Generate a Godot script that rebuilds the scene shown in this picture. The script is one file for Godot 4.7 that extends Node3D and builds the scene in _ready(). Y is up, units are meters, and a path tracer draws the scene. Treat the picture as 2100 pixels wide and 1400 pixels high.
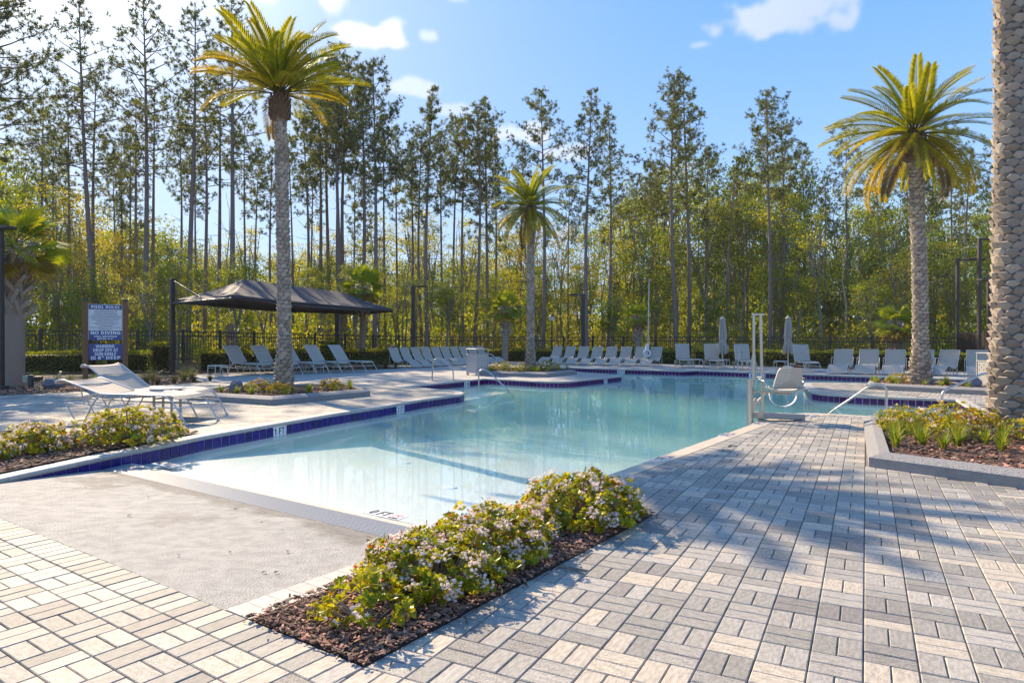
extends Node3D

const AX := Vector2(0.579, -0.815)  # along the pool, seen from the beach entry
const BX := Vector2(0.815, 0.579)   # across the pool, to the right
const BEACH := Vector2(-1.46, -3.43)
const WATER := -0.16
const DECK_TURN := 0.483            # how far the right deck's bond is turned
var rng := RandomNumberGenerator.new()
var counts := {}
var M := {}


class Shape:
	var v := PackedVector3Array()
	var n := PackedVector3Array()
	var c := PackedColorArray()
	var u := PackedVector2Array()

	func tri(a: Vector3, b: Vector3, d: Vector3, col := Color.WHITE, ua := Vector2.ZERO, ub := Vector2.ZERO, ud := Vector2.ZERO) -> void:
		var k := (d - a).cross(b - a).normalized()
		v.append(a); v.append(b); v.append(d)
		n.append(k); n.append(k); n.append(k)
		c.append(col); c.append(col); c.append(col)
		u.append(ua); u.append(ub); u.append(ud)

	func quad(a: Vector3, b: Vector3, d: Vector3, e: Vector3, col := Color.WHITE) -> void:
		var lu := Vector2((b - a).length(), 0)
		var lv := Vector2(0, (e - a).length())
		tri(a, b, d, col, Vector2.ZERO, lu, lu + lv)
		tri(a, d, e, col, Vector2.ZERO, lu + lv, lv)

	# a quad whose front is towards «out»
	func face(a: Vector3, b: Vector3, d: Vector3, e: Vector3, out: Vector3, col := Color.WHITE) -> void:
		if (d - a).cross(b - a).dot(out) < 0.0:
			quad(a, e, d, b, col)
		else:
			quad(a, b, d, e, col)

	func smooth_tri(p: Array, q: Array, col: Color, uvs: Array) -> void:
		var o := [0, 1, 2]
		if (p[2] - p[0]).cross(p[1] - p[0]).dot(q[0] + q[1] + q[2]) < 0.0:
			o = [0, 2, 1]
		for i in o:
			v.append(p[i]); n.append(q[i]); c.append(col); u.append(uvs[i])

	func box(at: Vector3, size: Vector3, b := Basis.IDENTITY, col := Color.WHITE, chamfer := 0.0) -> void:
		var h := size / 2.0
		var cut: float = min(chamfer, min(h.x, min(h.y, h.z)) * 0.6)
		if cut <= 0.0:
			for ax in 3:
				for s in [-1.0, 1.0]:
					var out := Vector3.ZERO
					out[ax] = s
					var e1 := Vector3.ZERO
					var e2 := Vector3.ZERO
					e1[(ax + 1) % 3] = h[(ax + 1) % 3]
					e2[(ax + 2) % 3] = h[(ax + 2) % 3]
					var m := out * h[ax]
					face(at + b * (m - e1 - e2), at + b * (m + e1 - e2), at + b * (m + e1 + e2), at + b * (m - e1 + e2), b * out, col)
			return
		for ax in 3:
			for s in [-1.0, 1.0]:
				var out := Vector3.ZERO
				out[ax] = s
				var i1 := (ax + 1) % 3
				var i2 := (ax + 2) % 3
				var e1 := Vector3.ZERO
				var e2 := Vector3.ZERO
				e1[i1] = h[i1] - cut
				e2[i2] = h[i2] - cut
				var m := out * h[ax]
				face(at + b * (m - e1 - e2), at + b * (m + e1 - e2), at + b * (m + e1 + e2), at + b * (m - e1 + e2), b * out, col)
				# the chamfer between this face and the next axis' faces
				for s2 in [-1.0, 1.0]:
					var o2 := Vector3.ZERO
					o2[i1] = s2
					var p := out * h[ax] + o2 * (h[i1] - cut)
					var q := out * (h[ax] - cut) + o2 * h[i1]
					face(at + b * (p - e2), at + b * (p + e2), at + b * (q + e2), at + b * (q - e2), b * (out + o2), col)
		for sx in [-1.0, 1.0]:
			for sy in [-1.0, 1.0]:
				for sz in [-1.0, 1.0]:
					var s := Vector3(sx, sy, sz)
					var a := Vector3(h.x, h.y - cut, h.z - cut) * s
					var d := Vector3(h.x - cut, h.y, h.z - cut) * s
					var e := Vector3(h.x - cut, h.y - cut, h.z) * s
					if (b * (e - a)).cross(b * (d - a)).dot(b * s) < 0.0:
						tri(at + b * a, at + b * e, at + b * d, col)
					else:
						tri(at + b * a, at + b * d, at + b * e, col)

	# a round tube along points; radii: one or one per point
	func tube(pts: Array, radii: Array, sides := 6, col := Color.WHITE, caps := true) -> void:
		var rings := []
		var ref := Vector3(0.31, 0.2, 0.93).normalized()
		var along := 0.0
		var us := []
		for i in pts.size():
			var a: Vector3 = pts[max(i - 1, 0)]
			var b: Vector3 = pts[min(i + 1, pts.size() - 1)]
			var d := (b - a).normalized()
			if absf(d.dot(ref)) > 0.95:
				ref = Vector3(0.9, 0.1, -0.4).normalized()
			var x := ref.cross(d).normalized()
			var y := d.cross(x)
			ref = y.cross(x) * -1.0 if false else ref
			var r: float = radii[i] if radii.size() > 1 else radii[0]
			var ring := []
			for k in sides:
				var t := TAU * k / sides
				var o := x * cos(t) + y * sin(t)
				ring.append([pts[i] + o * r, o])
			rings.append(ring)
			if i > 0:
				along += (pts[i] - pts[i - 1]).length()
			us.append(along)
		for i in pts.size() - 1:
			for k in sides:
				var k2 := (k + 1) % sides
				var a = rings[i][k]
				var b = rings[i][k2]
				var d = rings[i + 1][k2]
				var e = rings[i + 1][k]
				var ka := float(k) / sides
				var kb := float(k + 1) / sides
				smooth_tri([a[0], b[0], d[0]], [a[1], b[1], d[1]], col, [Vector2(ka, us[i]), Vector2(kb, us[i]), Vector2(kb, us[i + 1])])
				smooth_tri([a[0], d[0], e[0]], [a[1], d[1], e[1]], col, [Vector2(ka, us[i]), Vector2(kb, us[i + 1]), Vector2(ka, us[i + 1])])
		if caps:
			for end in [0, pts.size() - 1]:
				var out: Vector3 = (pts[0] - pts[1]) if end == 0 else (pts[end] - pts[end - 1])
				for k in range(1, sides - 1):
					var p: Vector3 = rings[end][0][0]
					var q: Vector3 = rings[end][k][0]
					var r2: Vector3 = rings[end][k + 1][0]
					if (r2 - p).cross(q - p).dot(out) < 0.0:
						tri(p, r2, q, col)
					else:
						tri(p, q, r2, col)

	# round a vertical axis: profile of (radius, y)
	func lathe(at: Vector3, profile: Array, sides := 16, col := Color.WHITE) -> void:
		for i in profile.size() - 1:
			var p: Vector2 = profile[i]
			var q: Vector2 = profile[i + 1]
			var t := (q - p).normalized()
			for k in sides:
				var a := TAU * k / sides
				var b := TAU * (k + 1) / sides
				var da := Vector3(cos(a), 0, sin(a))
				var db := Vector3(cos(b), 0, sin(b))
				var na := (da * t.y + Vector3.DOWN * t.x).normalized()
				var nb := (db * t.y + Vector3.DOWN * t.x).normalized()
				var P := [at + da * p.x + Vector3.UP * p.y, at + db * p.x + Vector3.UP * p.y, at + db * q.x + Vector3.UP * q.y, at + da * q.x + Vector3.UP * q.y]
				var w := [Vector2(float(k) / sides, p.y), Vector2(float(k + 1) / sides, p.y), Vector2(float(k + 1) / sides, q.y), Vector2(float(k) / sides, q.y)]
				if p.x > 0.0:
					smooth_tri([P[0], P[1], P[2]], [na, nb, nb], col, [w[0], w[1], w[2]])
				if q.x > 0.0:
					smooth_tri([P[0], P[2], P[3]], [na, nb, na], col, [w[0], w[2], w[3]])

	# a folded leaf: base, two sides, tip
	func leaf(p: Vector3, d: Vector3, side: Vector3, l: float, w: float, fold: float, col: Color) -> void:
		var up := side.cross(d)
		var m := p + d * (l * 0.55)
		var a := m + side * w + up * fold
		var b := m - side * w + up * fold
		var tip := p + d * l
		tri(p, a, tip, col)
		tri(p, tip, b, col)

	# a flat polygon facing up at height y, uv in metres
	func sheet(poly: PackedVector2Array, y: float, col := Color.WHITE) -> void:
		var idx := Geometry2D.triangulate_polygon(poly)
		for i in range(0, idx.size(), 3):
			var a := poly[idx[i]]
			var b := poly[idx[i + 1]]
			var d := poly[idx[i + 2]]
			if (d - a).cross(b - a) < 0.0:
				var t := b
				b = d
				d = t
			# (d-a)x(b-a) in xz: y part is z1*x2 - x1*z2 = -(2D cross)
			tri(Vector3(a.x, y, a.y), Vector3(d.x, y, d.y), Vector3(b.x, y, b.y), col, a, d, b)

	# an upright prism over a polygon with a bevelled top rim
	func slab(poly: PackedVector2Array, y0: float, y1: float, bevel: float, col := Color.WHITE, off := Vector2.ZERO, dir := Vector2.RIGHT, bottomless := true) -> void:
		var p := poly
		if Geometry2D.is_polygon_clockwise(p):
			p = poly.duplicate()
			p.reverse()
		var inner := p
		if bevel > 0.0:
			var mid := Vector2.ZERO
			for q in p:
				mid += q
			mid /= p.size()
			inner = PackedVector2Array()
			for i in p.size():
				var e1 := (p[i] - p[(i + p.size() - 1) % p.size()]).normalized()
				var e2 := (p[(i + 1) % p.size()] - p[i]).normalized()
				var k := (Vector2(-e1.y, e1.x) + Vector2(-e2.y, e2.x))
				k = k / maxf(0.5, 1.0 + e1.dot(e2))
				if k.dot(mid - p[i]) < 0.0:
					k = -k
				inner.append(p[i] + k * bevel)
		var right := Vector2(-dir.y, dir.x)
		var idx := Geometry2D.triangulate_polygon(inner)
		for i in range(0, idx.size(), 3):
			var t := [inner[idx[i]], inner[idx[i + 1]], inner[idx[i + 2]]]
			if (t[2] - t[0]).cross(t[1] - t[0]) < 0.0:
				t = [t[0], t[2], t[1]]
			var w := []
			for q in t:
				w.append(Vector2(q.dot(dir), q.dot(right)) + off)
			tri(Vector3(t[0].x, y1, t[0].y), Vector3(t[2].x, y1, t[2].y), Vector3(t[1].x, y1, t[1].y), col, w[0], w[2], w[1])
		var n2 := p.size()
		for i in n2:
			var j := (i + 1) % n2
			var e := p[j] - p[i]
			var out := Vector3(e.y, 0, -e.x)
			var yb := y1 - bevel
			if bevel > 0.0:
				face(Vector3(p[i].x, yb, p[i].y), Vector3(p[j].x, yb, p[j].y), Vector3(inner[j].x, y1, inner[j].y), Vector3(inner[i].x, y1, inner[i].y), out + Vector3.UP * e.length(), col)
			face(Vector3(p[i].x, y0, p[i].y), Vector3(p[j].x, y0, p[j].y), Vector3(p[j].x, yb, p[j].y), Vector3(p[i].x, yb, p[i].y), out, col)

	func mesh() -> ArrayMesh:
		var a := []
		a.resize(Mesh.ARRAY_MAX)
		a[Mesh.ARRAY_VERTEX] = v
		a[Mesh.ARRAY_NORMAL] = n
		a[Mesh.ARRAY_COLOR] = c
		a[Mesh.ARRAY_TEX_UV] = u
		var m := ArrayMesh.new()
		m.add_surface_from_arrays(Mesh.PRIMITIVE_TRIANGLES, a)
		return m


func numbered(called: String) -> String:
	counts[called] = counts.get(called, -1) + 1
	return called if counts[called] == 0 else "%s_%03d" % [called, counts[called]]


func tag(o: Node3D, label := "", category := "", group := "", kind := "") -> Node3D:
	if label: o.set_meta("label", label)
	if category: o.set_meta("category", category)
	if group: o.set_meta("group", group)
	if kind: o.set_meta("kind", kind)
	return o


func thing(called: String, label: String, category: String, at := Vector3.ZERO, turn := 0.0, group := "") -> Node3D:
	var o := Node3D.new()
	o.name = numbered(called)
	add_child(o, true)
	o.position = at
	o.rotation.y = turn
	return tag(o, label, category, group)


func part(parent: Node, called: String, mesh: Mesh, m: Material, kind := "", at := Transform3D.IDENTITY) -> MeshInstance3D:
	var o := MeshInstance3D.new()
	o.mesh = mesh
	o.material_override = m
	o.name = called if parent != self else numbered(called)
	parent.add_child(o, true)
	o.transform = at
	if kind: o.set_meta("kind", kind)
	return o


func structure(called: String, mesh: Mesh, m: Material) -> MeshInstance3D:
	var o := part(self, called, mesh, m)
	o.set_meta("kind", "structure")
	return o


func dup(root: Node3D, label: String, at: Vector3, turn := 0.0, size := 1.0, group := "") -> Node3D:
	var c: Node3D = root.duplicate()
	c.name = numbered(String(root.name).rstrip("_0123456789"))
	add_child(c, true)
	c.position = at
	c.rotation = Vector3(0, turn, 0)
	c.scale = Vector3.ONE * size
	c.set_meta("label", label)
	if group: c.set_meta("group", group)
	return c


func scatter(parent: Node, called: String, mesh: Mesh, m: Material, where: Array, tints := []) -> MultiMeshInstance3D:
	var mm := MultiMesh.new()
	mm.transform_format = MultiMesh.TRANSFORM_3D
	mm.use_colors = tints.size() > 0
	mm.mesh = mesh
	mm.instance_count = where.size()
	for i in where.size():
		mm.set_instance_transform(i, where[i])
		if tints.size() > 0:
			mm.set_instance_color(i, tints[i])
	var o := MultiMeshInstance3D.new()
	o.multimesh = mm
	o.material_override = m
	o.name = called if parent != self else numbered(called)
	parent.add_child(o, true)
	o.set_meta("kind", "stuff")
	return o


func lin(r: float, g: float, b: float) -> Color:
	return Color(r, g, b).linear_to_srgb()


func mat(called: String, col: Color, rough: float, metal := 0.0) -> StandardMaterial3D:
	var m := StandardMaterial3D.new()
	m.resource_name = called
	m.albedo_color = Color(col.r, col.g, col.b, 1).linear_to_srgb()
	m.roughness = rough
	m.metallic = metal
	M[called] = m
	return m


func noise(seed_at: int, freq: float, octaves := 4, kind := FastNoiseLite.TYPE_SIMPLEX_SMOOTH) -> FastNoiseLite:
	var f := FastNoiseLite.new()
	f.seed = seed_at
	f.frequency = freq
	f.fractal_octaves = octaves
	f.noise_type = kind
	return f


func cloth(seed_at: int, freq: float, lo: Color, hi: Color, octaves := 4, side := 512, mid := -1.0) -> NoiseTexture2D:
	var t := NoiseTexture2D.new()
	t.width = side
	t.height = side
	t.seamless = true
	t.noise = noise(seed_at, freq, octaves)
	var g := Gradient.new()
	g.set_color(0, lo.linear_to_srgb())
	g.set_color(1, hi.linear_to_srgb())
	if mid >= 0.0:
		g.set_offset(0, mid)
	t.color_ramp = g
	return t


func bumps(seed_at: int, freq: float, strength: float, side := 512, octaves := 3) -> NoiseTexture2D:
	var t := NoiseTexture2D.new()
	t.width = side
	t.height = side
	t.seamless = true
	t.noise = noise(seed_at, freq, octaves)
	t.as_normal_map = true
	t.bump_strength = strength
	return t


func world_map(m: StandardMaterial3D, size: float, tex: Texture2D, normal: Texture2D = null, scale := 1.0) -> void:
	m.uv1_triplanar = true
	m.uv1_world_triplanar = true
	m.uv1_scale = Vector3.ONE / size
	if tex: m.albedo_texture = tex
	if normal:
		m.normal_enabled = true
		m.normal_texture = normal
		m.normal_scale = scale


func leafy(called: String, back: Color, rough := 0.5) -> StandardMaterial3D:
	var m := mat(called, Color.WHITE, rough)
	m.vertex_color_use_as_albedo = true
	m.backlight_enabled = true
	m.backlight = back.linear_to_srgb()
	m.metallic_specular = 0.4
	return m


func P(s: float, t: float) -> Vector2:
	return BEACH + AX * s + BX * t


func V3(p: Vector2, y := 0.0) -> Vector3:
	return Vector3(p.x, y, p.y)


func rr(a: float, b: float) -> float:
	return rng.randf_range(a, b)


func unit() -> Vector3:
	var z := rng.randf_range(-1, 1)
	var t := rng.randf_range(0, TAU)
	var r := sqrt(1 - z * z)
	return Vector3(r * cos(t), z, r * sin(t))


func _ready() -> void:
	# camera
	var cam := Camera3D.new()
	cam.name = "camera"
	cam.fov = 53.58
	cam.near = 0.05
	cam.far = 2000.0
	add_child(cam)
	cam.position = Vector3(0, 1.38, 0)
	cam.rotation_degrees = Vector3(-0.29, 0, 0)
	cam.current = true
	# sky, air and exposure
	var env := Environment.new()
	env.background_mode = Environment.BG_SKY
	var sky := Sky.new()
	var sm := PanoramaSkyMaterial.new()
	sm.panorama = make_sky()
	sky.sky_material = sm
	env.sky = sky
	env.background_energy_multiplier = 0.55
	env.tonemap_mode = Environment.TONE_MAPPER_LINEAR
	env.tonemap_exposure = 2.7
	env.sdfgi_enabled = true
	env.ssao_enabled = true
	env.ssil_enabled = true
	env.fog_enabled = true
	env.fog_density = 0.0005
	env.fog_light_color = Color(1.0, 0.95, 0.86)
	env.volumetric_fog_enabled = true
	env.volumetric_fog_density = 0.0
	var we := WorldEnvironment.new()
	we.name = "environment"
	we.environment = env
	add_child(we)
	# the sun, low in front and to the left
	var sun := DirectionalLight3D.new()
	sun.name = "sun"
	sun.light_energy = 1.2
	sun.light_color = Color(1.0, 0.91, 0.77)
	sun.light_angular_distance = 0.53
	sun.shadow_enabled = true
	add_child(sun)
	sun.look_at_from_position(Vector3.ZERO, -Vector3(-0.502, 0.537, -0.678), Vector3.UP)
	rng.seed = 1
	materials()
	build_ground()
	build_pool()
	alcove_steps()
	build_planters()
	build_fences()
	build_woods()
	build_hedges()
	build_palms()
	build_shrubs()
	build_props()


func make_sky() -> Texture2D:
	# a clear spring sky: deep blue overhead, pale towards the horizon and the sun, a few small clouds
	var w := 2048
	var h := 1024
	var im := Image.create(w, h, false, Image.FORMAT_RGBF)
	var fine := noise(5, 2.2, 5)
	var broad := noise(9, 1.1, 3)
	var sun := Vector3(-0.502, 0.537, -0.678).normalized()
	# clouds: direction (azimuth from the view's middle, height), reach, strength
	var clouds := []
	for k in [[-15.6, 25.6, 3.0, 1.7, 0.95], [-11.8, 23.6, 3.9, 1.3, 0.95], [-7.0, 23.8, 1.3, 0.7, 0.5], [20.6, 23.5, 6.6, 2.3, 0.75], [23.2, 24.4, 4.4, 2.1, 0.75], [15.5, 22.6, 1.8, 0.5, 0.5], [-27.0, 27.0, 7.0, 2.2, 0.85], [-33.0, 24.0, 6.0, 2.0, 0.6], [-21.0, 25.5, 3.0, 1.4, 0.6], [1.5, 16.6, 3.0, 1.3, 0.65], [4.6, 15.2, 2.8, 0.9, 0.6], [-8.0, 20.0, 2.2, 0.8, 0.5], [-4.7, 26.4, 1.4, 0.5, 0.45], [-5.0, 18.5, 1.8, 0.5, 0.4], [55.0, 26.0, 7.0, 2.5, 0.7], [90.0, 33.0, 9.0, 3.0, 0.7], [-75.0, 30.0, 9.0, 3.0, 0.7], [-120.0, 38.0, 10.0, 3.5, 0.7], [140.0, 28.0, 8.0, 2.6, 0.7], [-165.0, 33.0, 9.0, 3.0, 0.7], [30.0, 55.0, 8.0, 3.0, 0.5], [-60.0, 60.0, 9.0, 4.0, 0.5]]:
		clouds.append(k)
	for y in h:
		var up := PI / 2.0 - (y + 0.5) / h * PI
		if up < -0.02:
			break
		var sy := sin(up)
		var cy := cos(up)
		for x in w:
			var az := wrapf((x + 0.5) / w * TAU, -PI, PI)   # 0 is straight ahead
			var d := Vector3(sin(az) * cy, sy, -cos(az) * cy)
			var t: float = pow(clampf(1.0 - maxf(sy, 0.0), 0, 1), 3.2)
			var col := Color(0.072, 0.27, 0.69).lerp(Color(0.52, 0.74, 0.95), t)
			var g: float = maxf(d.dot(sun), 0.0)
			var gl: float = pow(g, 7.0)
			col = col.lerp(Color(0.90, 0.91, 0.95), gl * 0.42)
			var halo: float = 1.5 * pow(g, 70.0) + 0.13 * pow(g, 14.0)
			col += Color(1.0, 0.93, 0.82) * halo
			var azd := rad_to_deg(az)
			var upd := rad_to_deg(up)
			var cover := 0.0
			for k in clouds:
				var dx: float = wrapf(azd - k[0], -180.0, 180.0) / k[2]
				if absf(dx) > 1.9:
					continue
				var dy: float = (upd - k[1]) / k[3]
				if dy < 0.0: dy *= 1.35
				if absf(dy) > 1.9:
					continue
				var r := sqrt(dx * dx + dy * dy)
				r += fine.get_noise_3dv(d * 7.0) * 0.85 + broad.get_noise_3dv(d * 3.5 + Vector3(4, 1, 2)) * 0.6 + 0.08
				cover = maxf(cover, smoothstep(1.0, 0.6, r) * k[4])
			if cover > 0.0:
				col = col.lerp(Color(0.40, 0.48, 0.70).lerp(Color(0.82, 0.83, 0.88), clampf(g * 2.2 - 1.0, 0, 1)), cover)
			im.set_pixel(x, y, col)
	for y in range(int(h / 2), h):
		pass
	im.fill_rect(Rect2i(0, int(h / 2.0) + 6, w, int(h / 2.0) - 6), Color(0.30, 0.30, 0.26))
	return ImageTexture.create_from_image(im)


func materials() -> void:
	var m: StandardMaterial3D
	# paving
	m = mat("paver", Color(1, 1, 1), 0.72)
	m.vertex_color_use_as_albedo = true
	m.albedo_texture = cloth(11, 0.012, Color(0.62, 0.605, 0.585), Color(1.14, 1.12, 1.07), 6, 1024)
	m.uv1_scale = Vector3(1.1, 3.6, 1)
	m.normal_enabled = true
	m.normal_texture = bumps(12, 0.09, 5.0, 512, 4)
	m.normal_scale = 0.5
	m.detail_enabled = true
	m.detail_blend_mode = BaseMaterial3D.BLEND_MODE_MUL
	m.detail_albedo = cloth(13, 0.22, Color(0.80, 0.80, 0.80), Color(1.06, 1.06, 1.06), 3)
	var mask := GradientTexture2D.new()
	mask.gradient = Gradient.new()
	mask.gradient.set_color(0, Color.WHITE)
	mask.gradient.set_color(1, Color.WHITE)
	mask.width = 8
	mask.height = 8
	m.detail_mask = mask
	m = mat("joint_sand", Color(0.20, 0.185, 0.165), 0.95)
	world_map(m, 0.9, cloth(15, 0.06, Color(0.7, 0.7, 0.7), Color(1.15, 1.15, 1.15)))
	m = mat("far_paving", Color(0.40, 0.375, 0.35), 0.8)
	world_map(m, 2.2, cloth(16, 0.03, Color(0.65, 0.65, 0.66), Color(1.2, 1.18, 1.12), 6, 1024))
	m = mat("coping", Color(1, 1, 1), 0.7)
	m.vertex_color_use_as_albedo = true
	world_map(m, 0.8, cloth(17, 0.02, Color(0.84, 0.83, 0.82), Color(1.05, 1.04, 1.02), 6), bumps(18, 0.15, 3.0), 0.35)
	m = mat("beach_concrete", Color(0.42, 0.405, 0.385), 0.8)
	m.vertex_color_use_as_albedo = true
	world_map(m, 2.3, cloth(19, 0.012, Color(0.70, 0.70, 0.70), Color(1.16, 1.15, 1.13), 7, 1024), bumps(20, 0.16, 12.0, 1024, 3), 0.7)
	m = mat("curb_concrete", Color(0.27, 0.26, 0.255), 0.85)
	world_map(m, 1.1, cloth(21, 0.02, Color(0.80, 0.80, 0.80), Color(1.12, 1.1, 1.08), 6), bumps(22, 0.09, 8.0), 0.7)
	# pool
	m = mat("pool_plaster", Color(0.50, 0.56, 0.555), 0.7)
	world_map(m, 2.0, cloth(23, 0.02, Color(0.93, 0.94, 0.95), Color(1.04, 1.04, 1.03), 5))
	m = mat("grout", Color(0.50, 0.40, 0.50), 0.8)
	m = mat("glazed_tile", Color(1, 1, 1), 0.12)
	m.vertex_color_use_as_albedo = true
	m.metallic_specular = 0.35
	m = mat("marker_tile", Color(0.78, 0.80, 0.80), 0.25)
	m = mat("lettering_black", Color(0.02, 0.02, 0.022), 0.5)
	m = mat("lettering_red", Color(0.45, 0.05, 0.05), 0.5)
	m = mat("lettering_white", Color(0.80, 0.82, 0.85), 0.5)
	m = mat("lettering_grey", Color(0.17, 0.19, 0.25), 0.5)
	m = mat("grate", Color(0.36, 0.37, 0.39), 0.35)
	m = mat("water", Color(0.9, 0.97, 1.0), 0.012)
	m.transparency = BaseMaterial3D.TRANSPARENCY_ALPHA
	m.albedo_color.a = 0.03
	m.metallic_specular = 0.38
	world_map(m, 2.6, null, bumps(25, 0.014, 1.6, 512, 4), 0.028)
	# metal, plastic, cloth
	m = mat("steel", Color(0.56, 0.54, 0.50), 0.3, 1.0)
	world_map(m, 0.35, cloth(26, 0.03, Color(0.82, 0.82, 0.82), Color(1.0, 1.0, 1.0)))
	m = mat("white_metal", Color(0.60, 0.57, 0.53), 0.35)
	world_map(m, 0.3, cloth(27, 0.03, Color(0.92, 0.92, 0.92), Color(1.02, 1.02, 1.02)))
	m = mat("sling", Color(0.54, 0.45, 0.36), 0.8)
	world_map(m, 0.05, cloth(28, 0.12, Color(0.72, 0.72, 0.73), Color(1.1, 1.1, 1.1), 2, 256))
	m.backlight_enabled = true
	m.backlight = Color(0.45, 0.45, 0.45)
	m = mat("umbrella_cloth", Color(0.48, 0.43, 0.375), 0.85)
	world_map(m, 0.2, cloth(29, 0.05, Color(0.88, 0.88, 0.88), Color(1.05, 1.05, 1.05)))
	m.backlight_enabled = true
	m.backlight = Color(0.5, 0.5, 0.5)
	m = mat("black_metal", Color(0.022, 0.02, 0.022), 0.45)
	m = mat("bronze_metal", Color(0.035, 0.028, 0.024), 0.5)
	m = mat("shade_cloth", Color(0.055, 0.056, 0.07), 0.8)
	world_map(m, 0.25, cloth(30, 0.06, Color(0.8, 0.8, 0.8), Color(1.1, 1.1, 1.1)))
	m.backlight_enabled = true
	m.backlight = Color(0.35, 0.33, 0.33)
	m = mat("bin_panel", Color(0.42, 0.41, 0.40), 0.5)
	world_map(m, 0.5, cloth(31, 0.03, Color(0.93, 0.93, 0.93), Color(1.04, 1.04, 1.04)))
	m = mat("hole_dark", Color(0.05, 0.05, 0.055), 0.9)
	m = mat("lift_plastic", Color(0.54, 0.49, 0.41), 0.5)
	world_map(m, 0.6, cloth(32, 0.02, Color(0.85, 0.85, 0.85), Color(1.05, 1.05, 1.05)))
	m = mat("lift_beam", Color(0.38, 0.36, 0.33), 0.55)
	m = mat("strap_white", Color(0.62, 0.62, 0.64), 0.7)
	m = mat("footrest", Color(0.40, 0.42, 0.45), 0.5)
	m = mat("sign_blue", Color(0.022, 0.060, 0.205), 0.35)
	m = mat("sign_white", Color(0.66, 0.68, 0.70), 0.4)
	m = mat("post_wood", Color(0.21, 0.115, 0.06), 0.8)
	m.albedo_texture = cloth(33, 0.02, Color(0.55, 0.5, 0.45), Color(1.15, 1.1, 1.05), 5)
	m.uv1_triplanar = true
	m.uv1_scale = Vector3(7, 0.8, 7)
	m = mat("post_cap", Color(0.03, 0.06, 0.055), 0.5)
	m = mat("fence_board", Color(0.045, 0.028, 0.017), 0.85)
	m.uv1_triplanar = true
	m.albedo_texture = cloth(34, 0.02, Color(0.5, 0.5, 0.5), Color(1.3, 1.2, 1.1), 5)
	m.uv1_scale = Vector3(8, 0.7, 8)
	m = mat("box_beige", Color(0.42, 0.40, 0.30), 0.6)
	m = mat("rock", Color(0.17, 0.18, 0.21), 0.8)
	world_map(m, 0.4, cloth(35, 0.03, Color(0.6, 0.6, 0.6), Color(1.25, 1.25, 1.25)), bumps(36, 0.06, 8.0), 0.8)
	m = mat("ring_white", Color(0.70, 0.70, 0.68), 0.5)
	# ground and plants
	m = mat("mulch_ground", Color(0.12, 0.066, 0.045), 0.95)
	world_map(m, 0.7, cloth(37, 0.05, Color(0.45, 0.45, 0.45), Color(1.5, 1.4, 1.35), 6), bumps(38, 0.08, 12.0), 1.0)
	m = mat("forest_floor", Color(0.095, 0.065, 0.035), 0.95)
	world_map(m, 3.0, cloth(39, 0.03, Color(0.5, 0.5, 0.45), Color(1.5, 1.45, 1.2), 7, 1024), bumps(40, 0.09, 10.0), 1.0)
	m = mat("chip", Color(1, 1, 1), 0.85)
	m.vertex_color_use_as_albedo = true
	m = mat("pine_bark", Color(0.29, 0.215, 0.185), 0.9)
	world_map(m, 1.2, cloth(41, 0.045, Color(0.45, 0.42, 0.42), Color(1.4, 1.35, 1.35), 5), bumps(42, 0.06, 10.0), 0.8)
	m = mat("pale_bark", Color(0.30, 0.265, 0.23), 0.9)
	world_map(m, 0.9, cloth(43, 0.03, Color(0.4, 0.4, 0.38), Color(1.45, 1.42, 1.4), 5), bumps(44, 0.06, 6.0), 0.6)
	m = mat("palm_bark", Color(1, 1, 1), 0.9)
	m.vertex_color_use_as_albedo = true
	world_map(m, 0.22, cloth(45, 0.03, Color(0.6, 0.58, 0.56), Color(1.18, 1.16, 1.14), 6), bumps(46, 0.05, 8.0), 0.7)
	m = mat("fibre", Color(0.19, 0.12, 0.075), 0.95)
	world_map(m, 0.3, cloth(47, 0.06, Color(0.5, 0.5, 0.5), Color(1.5, 1.4, 1.3), 5))
	leafy("needles", Color(1.0, 0.95, 0.45), 0.6)
	leafy("leaves", Color(1.0, 0.90, 0.22), 0.5)
	leafy("palm_leaf", Color(1.0, 0.93, 0.2), 0.45)
	leafy("shrub_leaf", Color(1.0, 0.93, 0.22), 0.38)
	leafy("grass_blade", Color(0.9, 1.0, 0.35), 0.5)
	leafy("petal", Color(0.8, 0.75, 0.75), 0.7)


# ---- outlines on the ground (x, z) ----

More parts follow.
